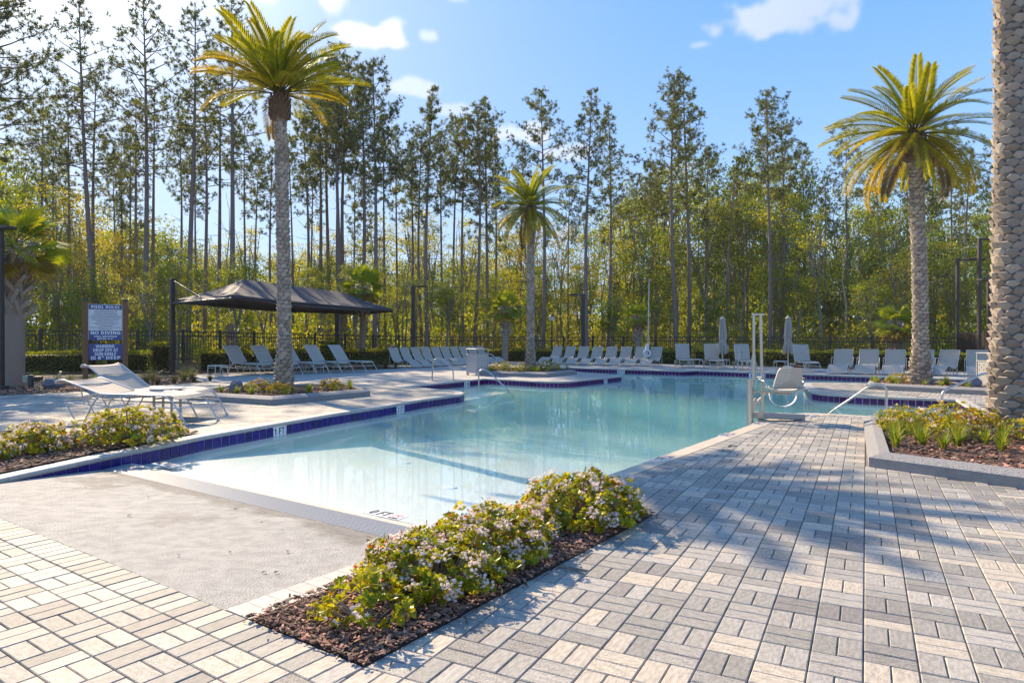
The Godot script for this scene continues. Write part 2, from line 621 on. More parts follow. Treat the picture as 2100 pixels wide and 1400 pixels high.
func nose_line() -> PackedVector2Array:
	# the pool's coping edge, from the left end of the beach right round to its right end
	return PackedVector2Array([Vector2(-5.15, -6.05), Vector2(-4.98, -6.95), Vector2(-4.75, -8.0), Vector2(-4.54, -8.72), Vector2(-4.34, -9.53), Vector2(-3.26, -12.32), Vector2(-2.65, -13.59), Vector2(-2.02, -15.21), Vector2(-1.5, -16.15), Vector2(-1.27, -16.55), Vector2(-1.2, -16.95), Vector2(-1.3, -17.4), Vector2(-1.66, -18.0), Vector2(-3.11, -19.3), Vector2(-0.93, -23.1), Vector2(0, -22.48), Vector2(0.8, -21.75), Vector2(1.2, -21.5), Vector2(1.6, -21.5), Vector2(1.95, -21.75), Vector2(4.0, -24.7), Vector2(4.07, -25.0), Vector2(3.9, -25.4), Vector2(2.66, -27.69), Vector2(0.5, -28.6), Vector2(-1.2, -29.4), Vector2(-0.9, -32.2), Vector2(2.55, -31.75), Vector2(7.2, -28.5), Vector2(7.9, -29.0), Vector2(13.05, -24.28), Vector2(15.6, -22.6), Vector2(14.9, -20.0), Vector2(10.85, -20.68), Vector2(9.4, -20.95), Vector2(9.05, -20.85), Vector2(8.8, -20.4), Vector2(8.31, -19.11), Vector2(7.96, -18.14), Vector2(7.7, -17.3), Vector2(7.75, -16.85), Vector2(8.0, -16.5), Vector2(8.36, -16.1), Vector2(10.0, -15.2), Vector2(9.17, -13.55), Vector2(7.78, -10.94), Vector2(6.58, -11.79), Vector2(5.9, -12.25), Vector2(5.6, -12.42), Vector2(5.3, -12.42), Vector2(4.95, -12.2), Vector2(4.55, -11.79), BEACH])


func outward(line: PackedVector2Array, d: float) -> PackedVector2Array:
	# the line moved away from the water (which lies to its right-hand side as it runs)
	var out := PackedVector2Array()
	for i in line.size():
		var a := line[max(i - 1, 0)]
		var b := line[min(i + 1, line.size() - 1)]
		var e1 := (line[i] - a).normalized() if i > 0 else (b - line[i]).normalized()
		var e2 := (b - line[i]).normalized() if i < line.size() - 1 else e1
		var k := Vector2(e1.y, -e1.x) + Vector2(e2.y, -e2.x)
		k = k / maxf(0.55, 1.0 + e1.dot(e2))
		out.append(line[i] + k * d)
	return out


func deck_outline() -> PackedVector2Array:
	return PackedVector2Array([Vector2(-14, 4), Vector2(14, 4), Vector2(17, -8), Vector2(19.5, -16), Vector2(20.5, -24.5), Vector2(18.8, -27.2), Vector2(14.6, -30.0), Vector2(10.8, -34.2), Vector2(5, -38.2), Vector2(-0.5, -39.4), Vector2(-2.8, -38.4), Vector2(-6.3, -32.8), Vector2(-4.9, -30.6), Vector2(-6.0, -29.6), Vector2(-8.0, -28.9), Vector2(-11.9, -26.2), Vector2(-11.4, -23.2), Vector2(-9.6, -21.3), Vector2(-10.2, -19.8), Vector2(-10.9, -17.6), Vector2(-12.3, -16.2), Vector2(-16, -14.6), Vector2(-18, -8)])


func clipped(regions: Array, cutter: PackedVector2Array) -> Array:
	var out := []
	for r in regions:
		for q in Geometry2D.clip_polygons(r, cutter):
			if not Geometry2D.is_polygon_clockwise(q):
				out.append(q)
	return out


func shared(regions: Array, other: PackedVector2Array) -> Array:
	var out := []
	for r in regions:
		for q in Geometry2D.intersect_polygons(r, other):
			out.append(q)
	return out


func inside(regions: Array, p: Vector2) -> bool:
	for r in regions:
		if Geometry2D.is_point_in_polygon(p, r):
			return true
	return false


var TONES := [Color(0.60, 0.525, 0.43), Color(0.575, 0.505, 0.42), Color(0.50, 0.465, 0.42), Color(0.46, 0.43, 0.39), Color(0.42, 0.39, 0.355), Color(0.375, 0.35, 0.32), Color(0.33, 0.31, 0.285), Color(0.31, 0.288, 0.268), Color(0.275, 0.257, 0.24)]


func tone(creams := 0.2) -> int:
	if rng.randf() < creams:
		return rng.randi_range(0, 1)
	return clampi(int(round(rng.randfn(4.7, 1.7))), 2, 8)


# Lays 2-by-1 pavers in pairs that turn by quarter from block to block. Returns the list of [outline, middle, long axis, tone].
func bond(regions: Array, origin: Vector2, along: Vector2, keep_out: Array, creams: float) -> Array:
	var across := Vector2(-along.y, along.x)
	var B := 0.2065
	var lo := Vector2(1e9, 1e9)
	var hi := -lo
	for r in regions:
		for q in r:
			var d: Vector2 = q - origin
			var w := Vector2(d.dot(along), d.dot(across))
			lo = lo.min(w)
			hi = hi.max(w)
	var out := []
	var stain := noise(71, 0.45, 4)
	var gap := 0.0026
	for i in range(int(floor(lo.x / B)), int(ceil(hi.x / B)) + 1):
		for j in range(int(floor(lo.y / B)), int(ceil(hi.y / B)) + 1):
			var mid := origin + along * ((i + 0.5) * B) + across * ((j + 0.5) * B)
			if mid.y > -1.2 or mid.y < -23.0 or absf(mid.x) > 1.0 * -mid.y + 1.6:
				continue
			var t := tone(creams)
			if t > 1:
				t = clampi(t - int(round(3.2 * stain.get_noise_2dv(mid))), 2, 8)
			var pairs := rng.randf() < 0.62
			var flat := posmod(i + j, 2) == 0
			for k in 2:
				var tk: int = t if pairs or k == 0 else tone(creams * 0.6)
				var off := (k - 0.5) * B / 2.0
				var c := mid + (along if flat else across) * off
				var la := across if flat else along
				var sa := along if flat else across
				var hl := B / 2.0 - gap
				var hs := B / 4.0 - gap
				var q := PackedVector2Array([c - la * hl - sa * hs, c + la * hl - sa * hs, c + la * hl + sa * hs, c - la * hl + sa * hs])
				add_cut(out, q, c, la, tk, regions, keep_out)
	return out


func add_cut(out: Array, q: PackedVector2Array, c: Vector2, la: Vector2, tk: int, regions: Array, keep_out: Array) -> void:
	for ko in keep_out:
		if Geometry2D.is_point_in_polygon(c, ko):
			return
	var hits := 0
	var whole := false
	for r in regions:
		var k := 0
		for p in q:
			if Geometry2D.is_point_in_polygon(p, r):
				k += 1
		if k == 4:
			whole = true
		hits += k
	if whole:
		out.append([q, c, la, tk, true])
	elif hits > 0:
		for r in regions:
			for piece in Geometry2D.intersect_polygons(q, r):
				var area := 0.0
				for i in piece.size():
					area += piece[i].cross(piece[(i + 1) % piece.size()])
				if absf(area) / 2.0 > 0.0008 and piece.size() < 9:
					out.append([piece, c, la, tk, false])


# one row of pavers side by side along a line, each standing across it
func course(line: PackedVector2Array, d0: float, d1: float, regions: Array, keep_out: Array, creams: float) -> Array:
	var out := []
	var a := outward(line, d0 + 0.003)
	var b := outward(line, d1 - 0.003)
	for i in line.size() - 1:
		var n := int(maxf(1, round((line[i + 1] - line[i]).length() / 0.1035)))
		for k in n:
			var f0 := (k + 0.025) / n
			var f1 := (k + 0.975) / n
			var q := PackedVector2Array([a[i].lerp(a[i + 1], f0), a[i].lerp(a[i + 1], f1), b[i].lerp(b[i + 1], f1), b[i].lerp(b[i + 1], f0)])
			var c := (q[0] + q[2]) / 2.0
			if c.y < -23.0:
				continue
			add_cut(out, q, c, (q[3] - q[0]).normalized(), tone(creams), regions, keep_out)
	return out


func lay(owner_node: Node3D, pavers: Array, most: int) -> void:
	# the nearest ones in the frame as parts, the rest as one
	var near := []
	for p in pavers:
		var c: Vector2 = p[1]
		var seen: bool = absf(c.x) < 0.76 * -c.y and c.y < -2.75
		near.append([c.length() if seen else 1e6 + c.length(), p])
	near.sort_custom(func(x, y): return x[0] < y[0])
	var shapes := {}
	var rest := Shape.new()
	for i in near.size():
		var p: Array = near[i][1]
		var c: Vector2 = p[1]
		var la: Vector2 = p[2]
		var col: Color = TONES[p[3]]
		var off := Vector2(rr(0, 4), rr(0, 4))
		var y := rr(-0.0015, 0.0015)
		if i < most and near[i][0] < 1e5:
			var mesh: Mesh
			if p[4]:
				var key := "%d_%d" % [p[3], rng.randi_range(0, 3)]
				if not shapes.has(key):
					var s := Shape.new()
					var l: float = (p[0][1] - p[0][0]).length() / 2.0
					var w: float = (p[0][2] - p[0][1]).length() / 2.0
					if absf((p[0][1] - p[0][0]).normalized().dot(la)) < 0.5:
						var t := l
						l = w
						w = t
					s.slab(PackedVector2Array([Vector2(-l, -w), Vector2(l, -w), Vector2(l, w), Vector2(-l, w)]), -0.014, 0.0, 0.004, col, off)
					shapes[key] = s.mesh()
				mesh = shapes[key]
				var tilt := Basis.from_euler(Vector3(rr(-0.006, 0.006), atan2(-la.y, la.x), rr(-0.004, 0.004)))
				part(owner_node, "paver", mesh, M.paver, "", Transform3D(tilt, Vector3(c.x, y, c.y)))
			else:
				var s := Shape.new()
				s.slab(p[0], -0.014, y, 0.004, col, off, la)
				part(owner_node, "paver", s.mesh(), M.paver)
		else:
			rest.slab(p[0], -0.014, y, 0.004, col, off, la)
	if rest.v.size() > 0:
		part(owner_node, "far_pavers", rest.mesh(), M.paver, "stuff")


func lettering(owner_node: Node, called: String, words: String, high: float, m: Material, at: Transform3D, bold := true, most := 0.0) -> MeshInstance3D:
	var f := SystemFont.new()
	f.font_names = PackedStringArray(["Droid Sans"])
	if bold: f.font_weight = 700
	var t := TextMesh.new()
	t.text = words
	t.font = f
	t.font_size = 32
	t.depth = 0.003
	t.curve_step = 2.0
	t.pixel_size = high / 23.0
	var box := t.get_aabb()
	var sx := 1.0
	if most > 0.0 and box.size.x > 0.0:
		sx = most / box.size.x
	return part(owner_node, called, t, m, "", at * Transform3D(Basis.from_scale(Vector3(sx, 1, 1)), Vector3.ZERO))


func build_ground() -> void:
	var nose := nose_line()
	var pool := nose.duplicate()
	var rim := outward(nose, 0.05)
	var hole := rim.duplicate()
	var out21 := outward(nose, 0.212)
	out21[0] = Vector2(-5.36, -6.2)
	out21[out21.size() - 1] = P(0, 0.212)
	# terrain and joint bed, each with the pool left open
	var wide := PackedVector2Array([Vector2(-600, -700), Vector2(600, -700), Vector2(600, 300), Vector2(-600, 300)])
	var left := PackedVector2Array([Vector2(-700, -800), Vector2(3.0, -800), Vector2(3.0, 400), Vector2(-700, 400)])
	var deck := deck_outline()
	var s := Shape.new()
	for half in Geometry2D.intersect_polygons(wide, left) + Geometry2D.clip_polygons(wide, left):
		for q in clipped([half], hole):
			s.sheet(q, -0.03)
	structure("ground", s.mesh(), M.forest_floor)
	s = Shape.new()
	for half in Geometry2D.intersect_polygons(deck, left) + Geometry2D.clip_polygons(deck, left):
		for q in clipped([half], hole):
			s.sheet(q, -0.011)
	structure("deck_bed", s.mesh(), M.joint_sand)
	# regions of paving
	var bed_front := PackedVector2Array([P(0, 0.212), P(0, 1.03), P(3.0, 1.03), P(3.0, 0.212)])
	var bed_left := PackedVector2Array([Vector2(-5.3, -6.3), Vector2(-5.15, -7.0), Vector2(-4.9, -8.3), Vector2(-4.55, -9.8), Vector2(-5.5, -9.75), Vector2(-6.9, -8.3), Vector2(-7.4, -6.9)])
	var soldier := PackedVector2Array([P(3.0, 0.0), P(3.0, 0.425), P(10.05, 0.425), Vector2(5.3, -11.95), Vector2(5.8, -11.78), Vector2(6.5, -11.4), Vector2(7.7, -10.5), Vector2(8.2, -10.9), Vector2(6.5, -12.1), Vector2(5.4, -12.8), Vector2(4.4, -12.2)])
	var right_zone := PackedVector2Array([P(-14, 1.03), P(3.0, 1.03), P(3.0, 0.0), P(10.5, -0.1), Vector2(5.35, -13.0), Vector2(7.9, -11.1), Vector2(13.0, -9.0), Vector2(40, -9), Vector2(40, 20)])
	var island_zone := PackedVector2Array([Vector2(6.8, -21.4), Vector2(15.0, -20.6), Vector2(16.2, -23.4), Vector2(24, -25.5), Vector2(24, -9), Vector2(13, -9), Vector2(7.9, -11.1), Vector2(10.6, -15.2), Vector2(6.8, -17)])
	var beach_row := PackedVector2Array([P(0.0, -4.6), P(0.0, 1.03), P(-0.208, 1.03), P(-0.208, -4.6)])
	var planters := []
	for k in planter_list():
		planters.append(k.outline)
	var d := setting("paved_deck")
	var r1 := clipped(clipped(clipped(shared([right_zone], deck), out21), bed_front), soldier)
	var pavers := bond(r1, P(0, 1.03), Vector2(sin(DECK_TURN), -cos(DECK_TURN)), planters, 0.2)
	var run := PackedVector2Array()
	for i in range(nose.size() - 1, nose.size() - 8, -1):
		run.append(nose[i])
	run.reverse()
	pavers.append_array(course(run, 0.212, 0.425, clipped(clipped([soldier], out21), bed_front), planters, 0.12))
	lay(d, pavers, 300)
	var d2 := setting("paved_deck")
	var rest := clipped(clipped(clipped(clipped(clipped([deck], right_zone), out21), bed_front), bed_left), beach_row)
	rest = clipped(rest, island_zone)
	var west := shared(rest, PackedVector2Array([Vector2(-30, 6), Vector2(30, 6), Vector2(30, -21.5), Vector2(-30, -21.5)]))
	pavers = bond(west, P(-0.208, 1.03), AX, planters, 0.22)
	pavers.append_array(course(PackedVector2Array([P(0, 1.03), P(0, -4.6)]), 0.0, 0.208, [beach_row], [], 0.2))
	lay(d2, pavers, 300)
	var d3 := setting("island_deck")
	var isl := clipped(shared([island_zone], deck), out21)
	lay(d3, bond(isl, Vector2(9, -18), AX, planters, 0.15), 300)
	# beyond, where the pavers are too small to tell apart
	s = Shape.new()
	for q in clipped(clipped(shared([deck], PackedVector2Array([Vector2(-30, -21.5), Vector2(30, -21.5), Vector2(30, -60), Vector2(-30, -60)])), out21), island_zone):
		s.sheet(q, -0.003)
	structure("far_deck", s.mesh(), M.far_paving)
	# planting beds level with the deck
	for b in [bed_front, bed_left]:
		s = Shape.new()
		s.sheet(b, 0.004 if b == bed_front else 0.02)
		structure("planting_bed", s.mesh(), M.mulch_ground)
	mulch("mulch_chips", [Geometry2D.offset_polygon(bed_front if not Geometry2D.is_polygon_clockwise(bed_front) else reversed(bed_front), 0.012)[0]], 0.012, 9500, 0.021, 0.006)
	mulch("mulch_chips", [Geometry2D.offset_polygon(bed_front if not Geometry2D.is_polygon_clockwise(bed_front) else reversed(bed_front), 0.085)[0]], 0.006, 420, 0.015, 0.0)
	mulch("mulch_chips", [bed_left], 0.024, 2600, 0.036, 0.0)


func setting(called: String) -> Node3D:
	var o := Node3D.new()
	o.name = numbered(called)
	add_child(o, true)
	o.set_meta("kind", "structure")
	return o


func reversed(p: PackedVector2Array) -> PackedVector2Array:
	var q := p.duplicate()
	q.reverse()
	return q


func mulch(called: String, regions: Array, y: float, many: int, size: float, lift: float) -> void:
	var shapes := Shape.new()
	# one chip: a bent, pointed flake
	shapes.box(Vector3.ZERO, Vector3(1.0, 0.16, 0.34), Basis.IDENTITY, Color.WHITE, 0.07)
	var where := []
	var tints := []
	var lo := Vector2(1e9, 1e9)
	var hi := -lo
	for r in regions:
		for q in r:
			lo = lo.min(q)
			hi = hi.max(q)
	var tries := 0
	while where.size() < many and tries < many * 6:
		tries += 1
		var p := Vector2(rr(lo.x, hi.x), rr(lo.y, hi.y))
		if not inside(regions, p):
			continue
		var l := size * rr(0.5, 1.9)
		var b := Basis.from_euler(Vector3(rr(-0.5, 0.5), rr(0, TAU), rr(-0.45, 0.45))).scaled_local(Vector3(l, l * rr(0.6, 1.3), l * rr(0.7, 1.5)))
		where.append(Transform3D(b, Vector3(p.x, y + rr(0.0, 0.016) + lift, p.y)))
		var k := rr(0.35, 1.5)
		if rng.randf() < 0.12: k = 2.4
		var red := rr(0.8, 1.25)
		tints.append(Color(0.22 * k * red, 0.115 * k, 0.075 * k))
	var o := scatter(self, called, shapes.mesh(), M.chip, where, tints)
	tag(o, "", "", "", "stuff")


func build_pool() -> void:
	var nose := nose_line()
	var base := structure("pool_basin", pool_floor(), M.pool_plaster)
	# walls under the coping
	var wall := outward(nose, 0.016)
	var s := Shape.new()
	for i in wall.size() - 1:
		var e := wall[i + 1] - wall[i]
		s.face(V3(wall[i], -0.06), V3(wall[i + 1], -0.06), V3(wall[i + 1], -1.75), V3(wall[i], -1.75), Vector3(-e.y, 0, e.x))
	part(base, "pool_wall", s.mesh(), M.pool_plaster)
	# a band of grout with the glazed tiles proud of it
	s = Shape.new()
	var band := outward(nose, 0.012)
	for i in band.size() - 1:
		var e := band[i + 1] - band[i]
		s.face(V3(band[i], -0.05), V3(band[i + 1], -0.05), V3(band[i + 1], -0.225), V3(band[i], -0.225), Vector3(-e.y, 0, e.x))
	part(base, "grout_band", s.mesh(), M.grout)
	var marks := depth_marks()
	var tiles := []
	var copings := []
	var total := 0.0
	for i in nose.size() - 1:
		var a := nose[i]
		var b := nose[i + 1]
		var e := (b - a).normalized()
		var l := (b - a).length()
		var n := int(maxf(1, round(l / 0.157)))
		for k in n:
			var c := a.lerp(b, (k + 0.5) / n)
			tiles.append([c, e, l / n])
		n = int(maxf(1, round(l / 0.118)))
		for k in n:
			copings.append([i, float(k) / n, float(k + 1) / n, a.lerp(b, (k + 0.5) / n)])
		total += l
	tiles.sort_custom(func(x, y): return x[0].length() < y[0].length())
	var rest := Shape.new()
	var shapes := {}
	var made := 0
	for t in tiles:
		var c: Vector2 = t[0]
		var e: Vector2 = t[1]
		var hid := false
		for mk in marks:
			if mk[0] == "wall" and c.distance_to(mk[2]) < mk[4] / 2.0:
				hid = true
		if hid:
			continue
		# the left-hand tiles are cobalt, the far ones have a violet backlit reflection painted into their colour
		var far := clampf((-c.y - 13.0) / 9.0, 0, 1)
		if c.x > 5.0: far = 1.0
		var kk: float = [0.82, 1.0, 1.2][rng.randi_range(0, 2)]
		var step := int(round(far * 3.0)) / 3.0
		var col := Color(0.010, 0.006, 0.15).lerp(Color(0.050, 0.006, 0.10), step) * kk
		var bx := Basis(Vector3(e.x, 0, e.y), Vector3.UP, Vector3(-e.y, 0, e.x))
		var w: float = t[2] - 0.016
		var at := Vector3(c.x, -0.134, c.y) - bx.z * 0.006
		var seen: bool = absf(c.x) < 0.76 * -c.y
		if made < 300 and seen:
			made += 1
			var key := "%.2f_%.2f_%.2f" % [w, step, kk]
			if not shapes.has(key):
				var one := Shape.new()
				one.box(Vector3.ZERO, Vector3(w, 0.15, 0.012), Basis.IDENTITY, col, 0.002)
				shapes[key] = one.mesh()
			part(base, "wall_tile", shapes[key], M.glazed_tile, "", Transform3D(bx, at))
		else:
			rest.box(at, Vector3(w, 0.15, 0.012), bx, col)
	part(base, "far_wall_tiles", rest.mesh(), M.glazed_tile, "stuff")
	# coping: bull-nosed bricks
	var outer := outward(nose, 0.206)
	outer[0] = Vector2(-5.36, -6.2)
	outer[outer.size() - 1] = P(0, 0.206)
	copings.sort_custom(func(x, y): return x[3].length() < y[3].length())
	rest = Shape.new()
	made = 0
	var cop := setting("pool_coping")
	for k in copings:
		var i: int = k[0]
		var m: Vector2 = k[3]
		var col := Color(0.56, 0.475, 0.375) * rr(0.93, 1.05)
		if m.x < -1.0 or m.y < -13.5:
			col = Color(0.45, 0.43, 0.39) * rr(0.92, 1.06)
		var g: float = 0.0016 / maxf(0.05, (nose[i + 1] - nose[i]).length())
		var f0: float = k[1] + g
		var f1: float = k[2] - g
		var one := Shape.new() if made < 300 else rest
		bullnose(one, nose[i].lerp(nose[i + 1], f0), nose[i].lerp(nose[i + 1], f1), outer[i].lerp(outer[i + 1], f1), outer[i].lerp(outer[i + 1], f0), col)
		if made < 300 and absf(m.x) < 0.78 * -m.y:
			made += 1
			part(cop, "coping_brick", one.mesh(), M.coping)
		elif one != rest:
			bullnose(rest, nose[i].lerp(nose[i + 1], f0), nose[i].lerp(nose[i + 1], f1), outer[i].lerp(outer[i + 1], f1), outer[i].lerp(outer[i + 1], f0), col)
	part(cop, "far_coping", rest.mesh(), M.coping, "stuff")
	# depth markers
	for mk in marks:
		if mk[0] == "wall":
			var e: Vector2 = mk[3]
			var bx := Basis(Vector3(e.x, 0, e.y), Vector3.UP, Vector3(-e.y, 0, e.x))
			var tile := Shape.new()
			tile.box(Vector3.ZERO, Vector3(mk[4], 0.152, 0.014), Basis.IDENTITY, Color.WHITE, 0.002)
			var at := Vector3(mk[2].x, -0.134, mk[2].y) - bx.z * 0.004
			var t := part(base, "depth_marker", tile.mesh(), M.marker_tile, "", Transform3D(bx, at))
			lettering(t, "lettering", mk[1], 0.105, M.lettering_black, Transform3D(Basis.IDENTITY, Vector3(0, 0.004, 0.0085)), true, mk[4] * 0.78)
		else:
			# flat on the coping or in the shallow water, read from the deck
			var e: Vector2 = mk[3]
			var bx := Basis(Vector3(e.x, 0, e.y), Vector3(-e.y, 0, e.x) * -1.0, Vector3.UP)
			var tile := Shape.new()
			tile.box(Vector3.ZERO, Vector3(mk[4], 0.15, 0.006), Basis.IDENTITY, Color.WHITE, 0.001)
			var holder: Node = cop if mk[0] == "coping" else base
			var t := part(holder, "depth_marker", tile.mesh(), M.marker_tile, "", Transform3D(bx, Vector3(mk[2].x, mk[5], mk[2].y)))
			lettering(t, "lettering", mk[1], 0.115, M.lettering_black, Transform3D(Basis.IDENTITY, Vector3(-mk[4] * 0.16, 0, 0.0045)), true, mk[4] * 0.52)
			var ring := TorusMesh.new()
			ring.inner_radius = 0.043
			ring.outer_radius = 0.052
			ring.rings = 24
			ring.ring_segments = 6
			part(t, "no_diving_ring", ring, M.lettering_red, "", Transform3D(Basis(Vector3.RIGHT, PI / 2.0).scaled(Vector3(1, 1, 0.15)), Vector3(mk[4] * 0.33, 0.012, 0.004)))
			var bar := Shape.new()
			bar.box(Vector3.ZERO, Vector3(0.088, 0.007, 0.002), Basis(Vector3(0, 0, 1), -0.75))
			bar.box(Vector3(0.004, 0.008, 0), Vector3(0.05, 0.006, 0.0022), Basis(Vector3(0, 0, 1), 0.5))
			part(t, "no_diving_bar", bar.mesh(), M.lettering_red, "", Transform3D(Basis.IDENTITY, Vector3(mk[4] * 0.33, 0.012, 0.0042)))
			lettering(t, "lettering", "NO DIVING", 0.018, M.lettering_black, Transform3D(Basis.IDENTITY, Vector3(mk[4] * 0.33, -0.054, 0.0045)), true, 0.1)
	# white return fittings on the floor
	for q in [Vector2(-0.74, -7.8), Vector2(-2.1, -12.9), Vector2(3.2, -14.6), Vector2(1.2, -11.0), Vector2(-1.6, -9.9)]:
		var disc := Shape.new()
		disc.lathe(V3(q, -depth_at((q - BEACH).dot(AX)) + 0.004), [Vector2(0.11, -0.01), Vector2(0.105, 0.006), Vector2(0.03, 0.012), Vector2(0.0, 0.004)], 18)
		part(base, "floor_inlet", disc.mesh(), M.marker_tile)
	# beach entry: rough concrete that slopes to the water
	var wet := noise(61, 0.9, 4)
	var rows := []
	var tints := []
	for i in 37:
		var w0 := 1.72 * i / 36.0
		var y := lerpf(-0.003, -0.04, w0 / 0.5) if w0 < 0.5 else lerpf(-0.04, -0.152, (w0 - 0.5) / 1.22)
		var row := []
		var tint := []
		for k in 91:
			var q := P(w0, lerpf(-4.9 - w0 * 0.45, 0.008, k / 90.0))
			row.append(V3(q, y))
			# damp near the water, and in two or three shallow dips
			var d := smoothstep(1.40, 1.58, w0 + 0.30 * wet.get_noise_2dv(q * 1.4))
			d = maxf(d, 0.8 * smoothstep(0.42, 0.30, (q - P(1.25, -4.4)).length() + 0.35 * wet.get_noise_2dv(q * 2.0)))
			d = maxf(d, 0.5 * smoothstep(0.35, 0.2, (q - P(0.95, -2.2)).length() + 0.4 * wet.get_noise_2dv(q * 2.2)))
			var g := 1.0 - 0.42 * d + 0.10 * wet.get_noise_2dv(q * 0.9 + Vector2(9, 3))
			tint.append(Color(g, g * lerpf(1.0, 0.97, d), g * lerpf(1.0, 0.95, d)))
		rows.append(row)
		tints.append(tint)
	s = Shape.new()
	for i in rows.size() - 1:
		for k in 90:
			s.face(rows[i][k], rows[i][k + 1], rows[i + 1][k + 1], rows[i + 1][k], Vector3.UP, tints[i][k])
	structure("beach_entry", s.mesh(), M.beach_concrete)
	# drain grate across the foot of the beach
	var gr := Shape.new()
	var x0 := -5.75
	for k in 13:
		var w := 1.735 + k * 0.0235
		gr.box(V3(P(w, x0 / 2.0), -0.158), Vector3(-x0 + 0.02, 0.012, 0.013), Basis(V3(BX), Vector3.UP, V3(-AX)))
	var cross := Shape.new()
	for k in 70:
		cross.box(V3(P(1.876, x0 + (k + 0.5) * -x0 / 70.0), -0.161), Vector3(0.012, 0.012, 0.30), Basis(V3(BX), Vector3.UP, V3(-AX)))
	var go := structure("drain_grate", gr.mesh(), M.grate)
	part(go, "cross_bars", cross.mesh(), M.grate, "stuff")
	var ch := Shape.new()
	ch.sheet(PackedVector2Array([P(1.71, x0), P(1.71, 0.01), P(2.04, 0.01), P(2.04, x0)]), -0.19)
	part(go, "channel", ch.mesh(), M.curb_concrete)
	var lip := Shape.new()
	for k in 48:
		lip.box(V3(P(2.075, x0 + (k + 0.5) * -x0 / 48.0), -0.166), Vector3(-x0 / 48.0 - 0.004, 0.02, 0.07), Basis(V3(BX), Vector3.UP, V3(-AX)), Color(0.56, 0.475, 0.40) * rr(0.92, 1.06))
	part(go, "lip_bricks", lip.mesh(), M.coping, "stuff")
	# the water
	s = Shape.new()
	var near := PackedVector2Array([P(2.05, -7.5), P(2.05, 0.6), P(40, 14), P(40, -30)])
	for q in Geometry2D.intersect_polygons(outward(nose, 0.012), near):
		s.sheet(q, WATER)
	structure("pool_water", s.mesh(), M.water)
	# the body of the water, which tints what lies deep
	var body := FogVolume.new()
	body.name = "water_body"
	body.shape = RenderingServer.FOG_VOLUME_SHAPE_BOX
	body.size = Vector3(23, 1.45, 30)
	body.position = Vector3(5.0, WATER - 0.004 - 0.725, -18.0)
	var fm := FogMaterial.new()
	fm.density = 0.24
	fm.albedo = lin(0.31, 0.90, 0.96)
	body.material = fm
	add_child(body)
	body.set_meta("kind", "structure")


func bullnose(s: Shape, a: Vector2, b: Vector2, c: Vector2, d: Vector2, col: Color) -> void:
	# a..b on the water side, d..c on the deck side
	var prof := [[1.0, -0.012], [1.0, 0.002], [0.06, 0.003], [-0.03, -0.004], [-0.075, -0.02], [-0.075, -0.034], [-0.03, -0.052], [0.1, -0.057]]
	var ra := []
	var rb := []
	for k in prof:
		ra.append(V3(a.lerp(d, k[0]), k[1]))
		rb.append(V3(b.lerp(c, k[0]), k[1]))
	var mid := V3((a + c) / 2.0, -0.03)
	for i in prof.size() - 1:
		s.face(ra[i], rb[i], rb[i + 1], ra[i + 1], (ra[i] + ra[i + 1] + rb[i] + rb[i + 1]) / 4.0 - mid, col)
	for i in range(1, prof.size() - 1):
		s.tri(ra[0], ra[i], ra[i + 1], col)
		s.tri(rb[0], rb[i + 1], rb[i], col)


func depth_at(s: float) -> float:
	return clampf(0.185 + 0.086 * (s - 2.1), 0.185, 1.5)


func pool_floor() -> Mesh:
	var s := Shape.new()
	var line := outward(nose_line(), 0.014)
	var cuts := [2.0, 4.0, 7.0, 10.0, 13.0, 17.4, 45.0]
	for i in cuts.size() - 1:
		var strip := PackedVector2Array([P(cuts[i], -30), P(cuts[i], 30), P(cuts[i + 1], 30), P(cuts[i + 1], -30)])
		for q in Geometry2D.intersect_polygons(line, strip):
			var idx := Geometry2D.triangulate_polygon(q)
			for k in range(0, idx.size(), 3):
				var w := []
				for j in 3:
					var p: Vector2 = q[idx[k + j]]
					w.append(V3(p, -depth_at((p - BEACH).dot(AX))))
				if (w[2] - w[0]).cross(w[1] - w[0]).y < 0.0:
					w = [w[0], w[2], w[1]]
				s.tri(w[0], w[1], w[2])
	return s.mesh()


func depth_marks() -> Array:
	var out := []
	# on the walls: words, middle, direction along the wall, width
	out.append(["wall", "1 FT", Vector2(-3.79, -10.98), Vector2(1.08, -2.79).normalized(), 0.31])
	out.append(["wall", "2 FT", Vector2(-2.36, -14.3), Vector2(0.61, -1.69).normalized(), 0.31])
	out.append(["wall", "9 IN", Vector2(-1.47, -22.16), Vector2(2.18, -3.8).normalized(), 0.31])
	out.append(["wall", "4 FT", Vector2(3.25, -23.63), Vector2(2.05, -2.95).normalized(), 0.31])
	out.append(["wall", "4 FT", Vector2(4.86, -30.13), Vector2(4.65, 3.25).normalized(), 0.36])
	out.append(["wall", "4 FT 6 IN", Vector2(9.85, -27.21), Vector2(5.15, 4.72).normalized(), 0.62])
	# flat ones
	var e := AX
	out.append(["coping", "1 FT", P(5.35, 0.108), e, 0.36, 0.005])
	out.append(["coping", "2 FT", P(7.65, 0.108), e, 0.36, 0.005])
	out.append(["coping", "3 FT", P(9.25, 0.108), e, 0.36, 0.005])
	out.append(["floor", "0 FT", P(2.2, -1.12), BX, 0.42, -0.1555])
	out.append(["floor", "0 FT", P(2.3, -5.0), BX, 0.42, -0.1555])
	return out


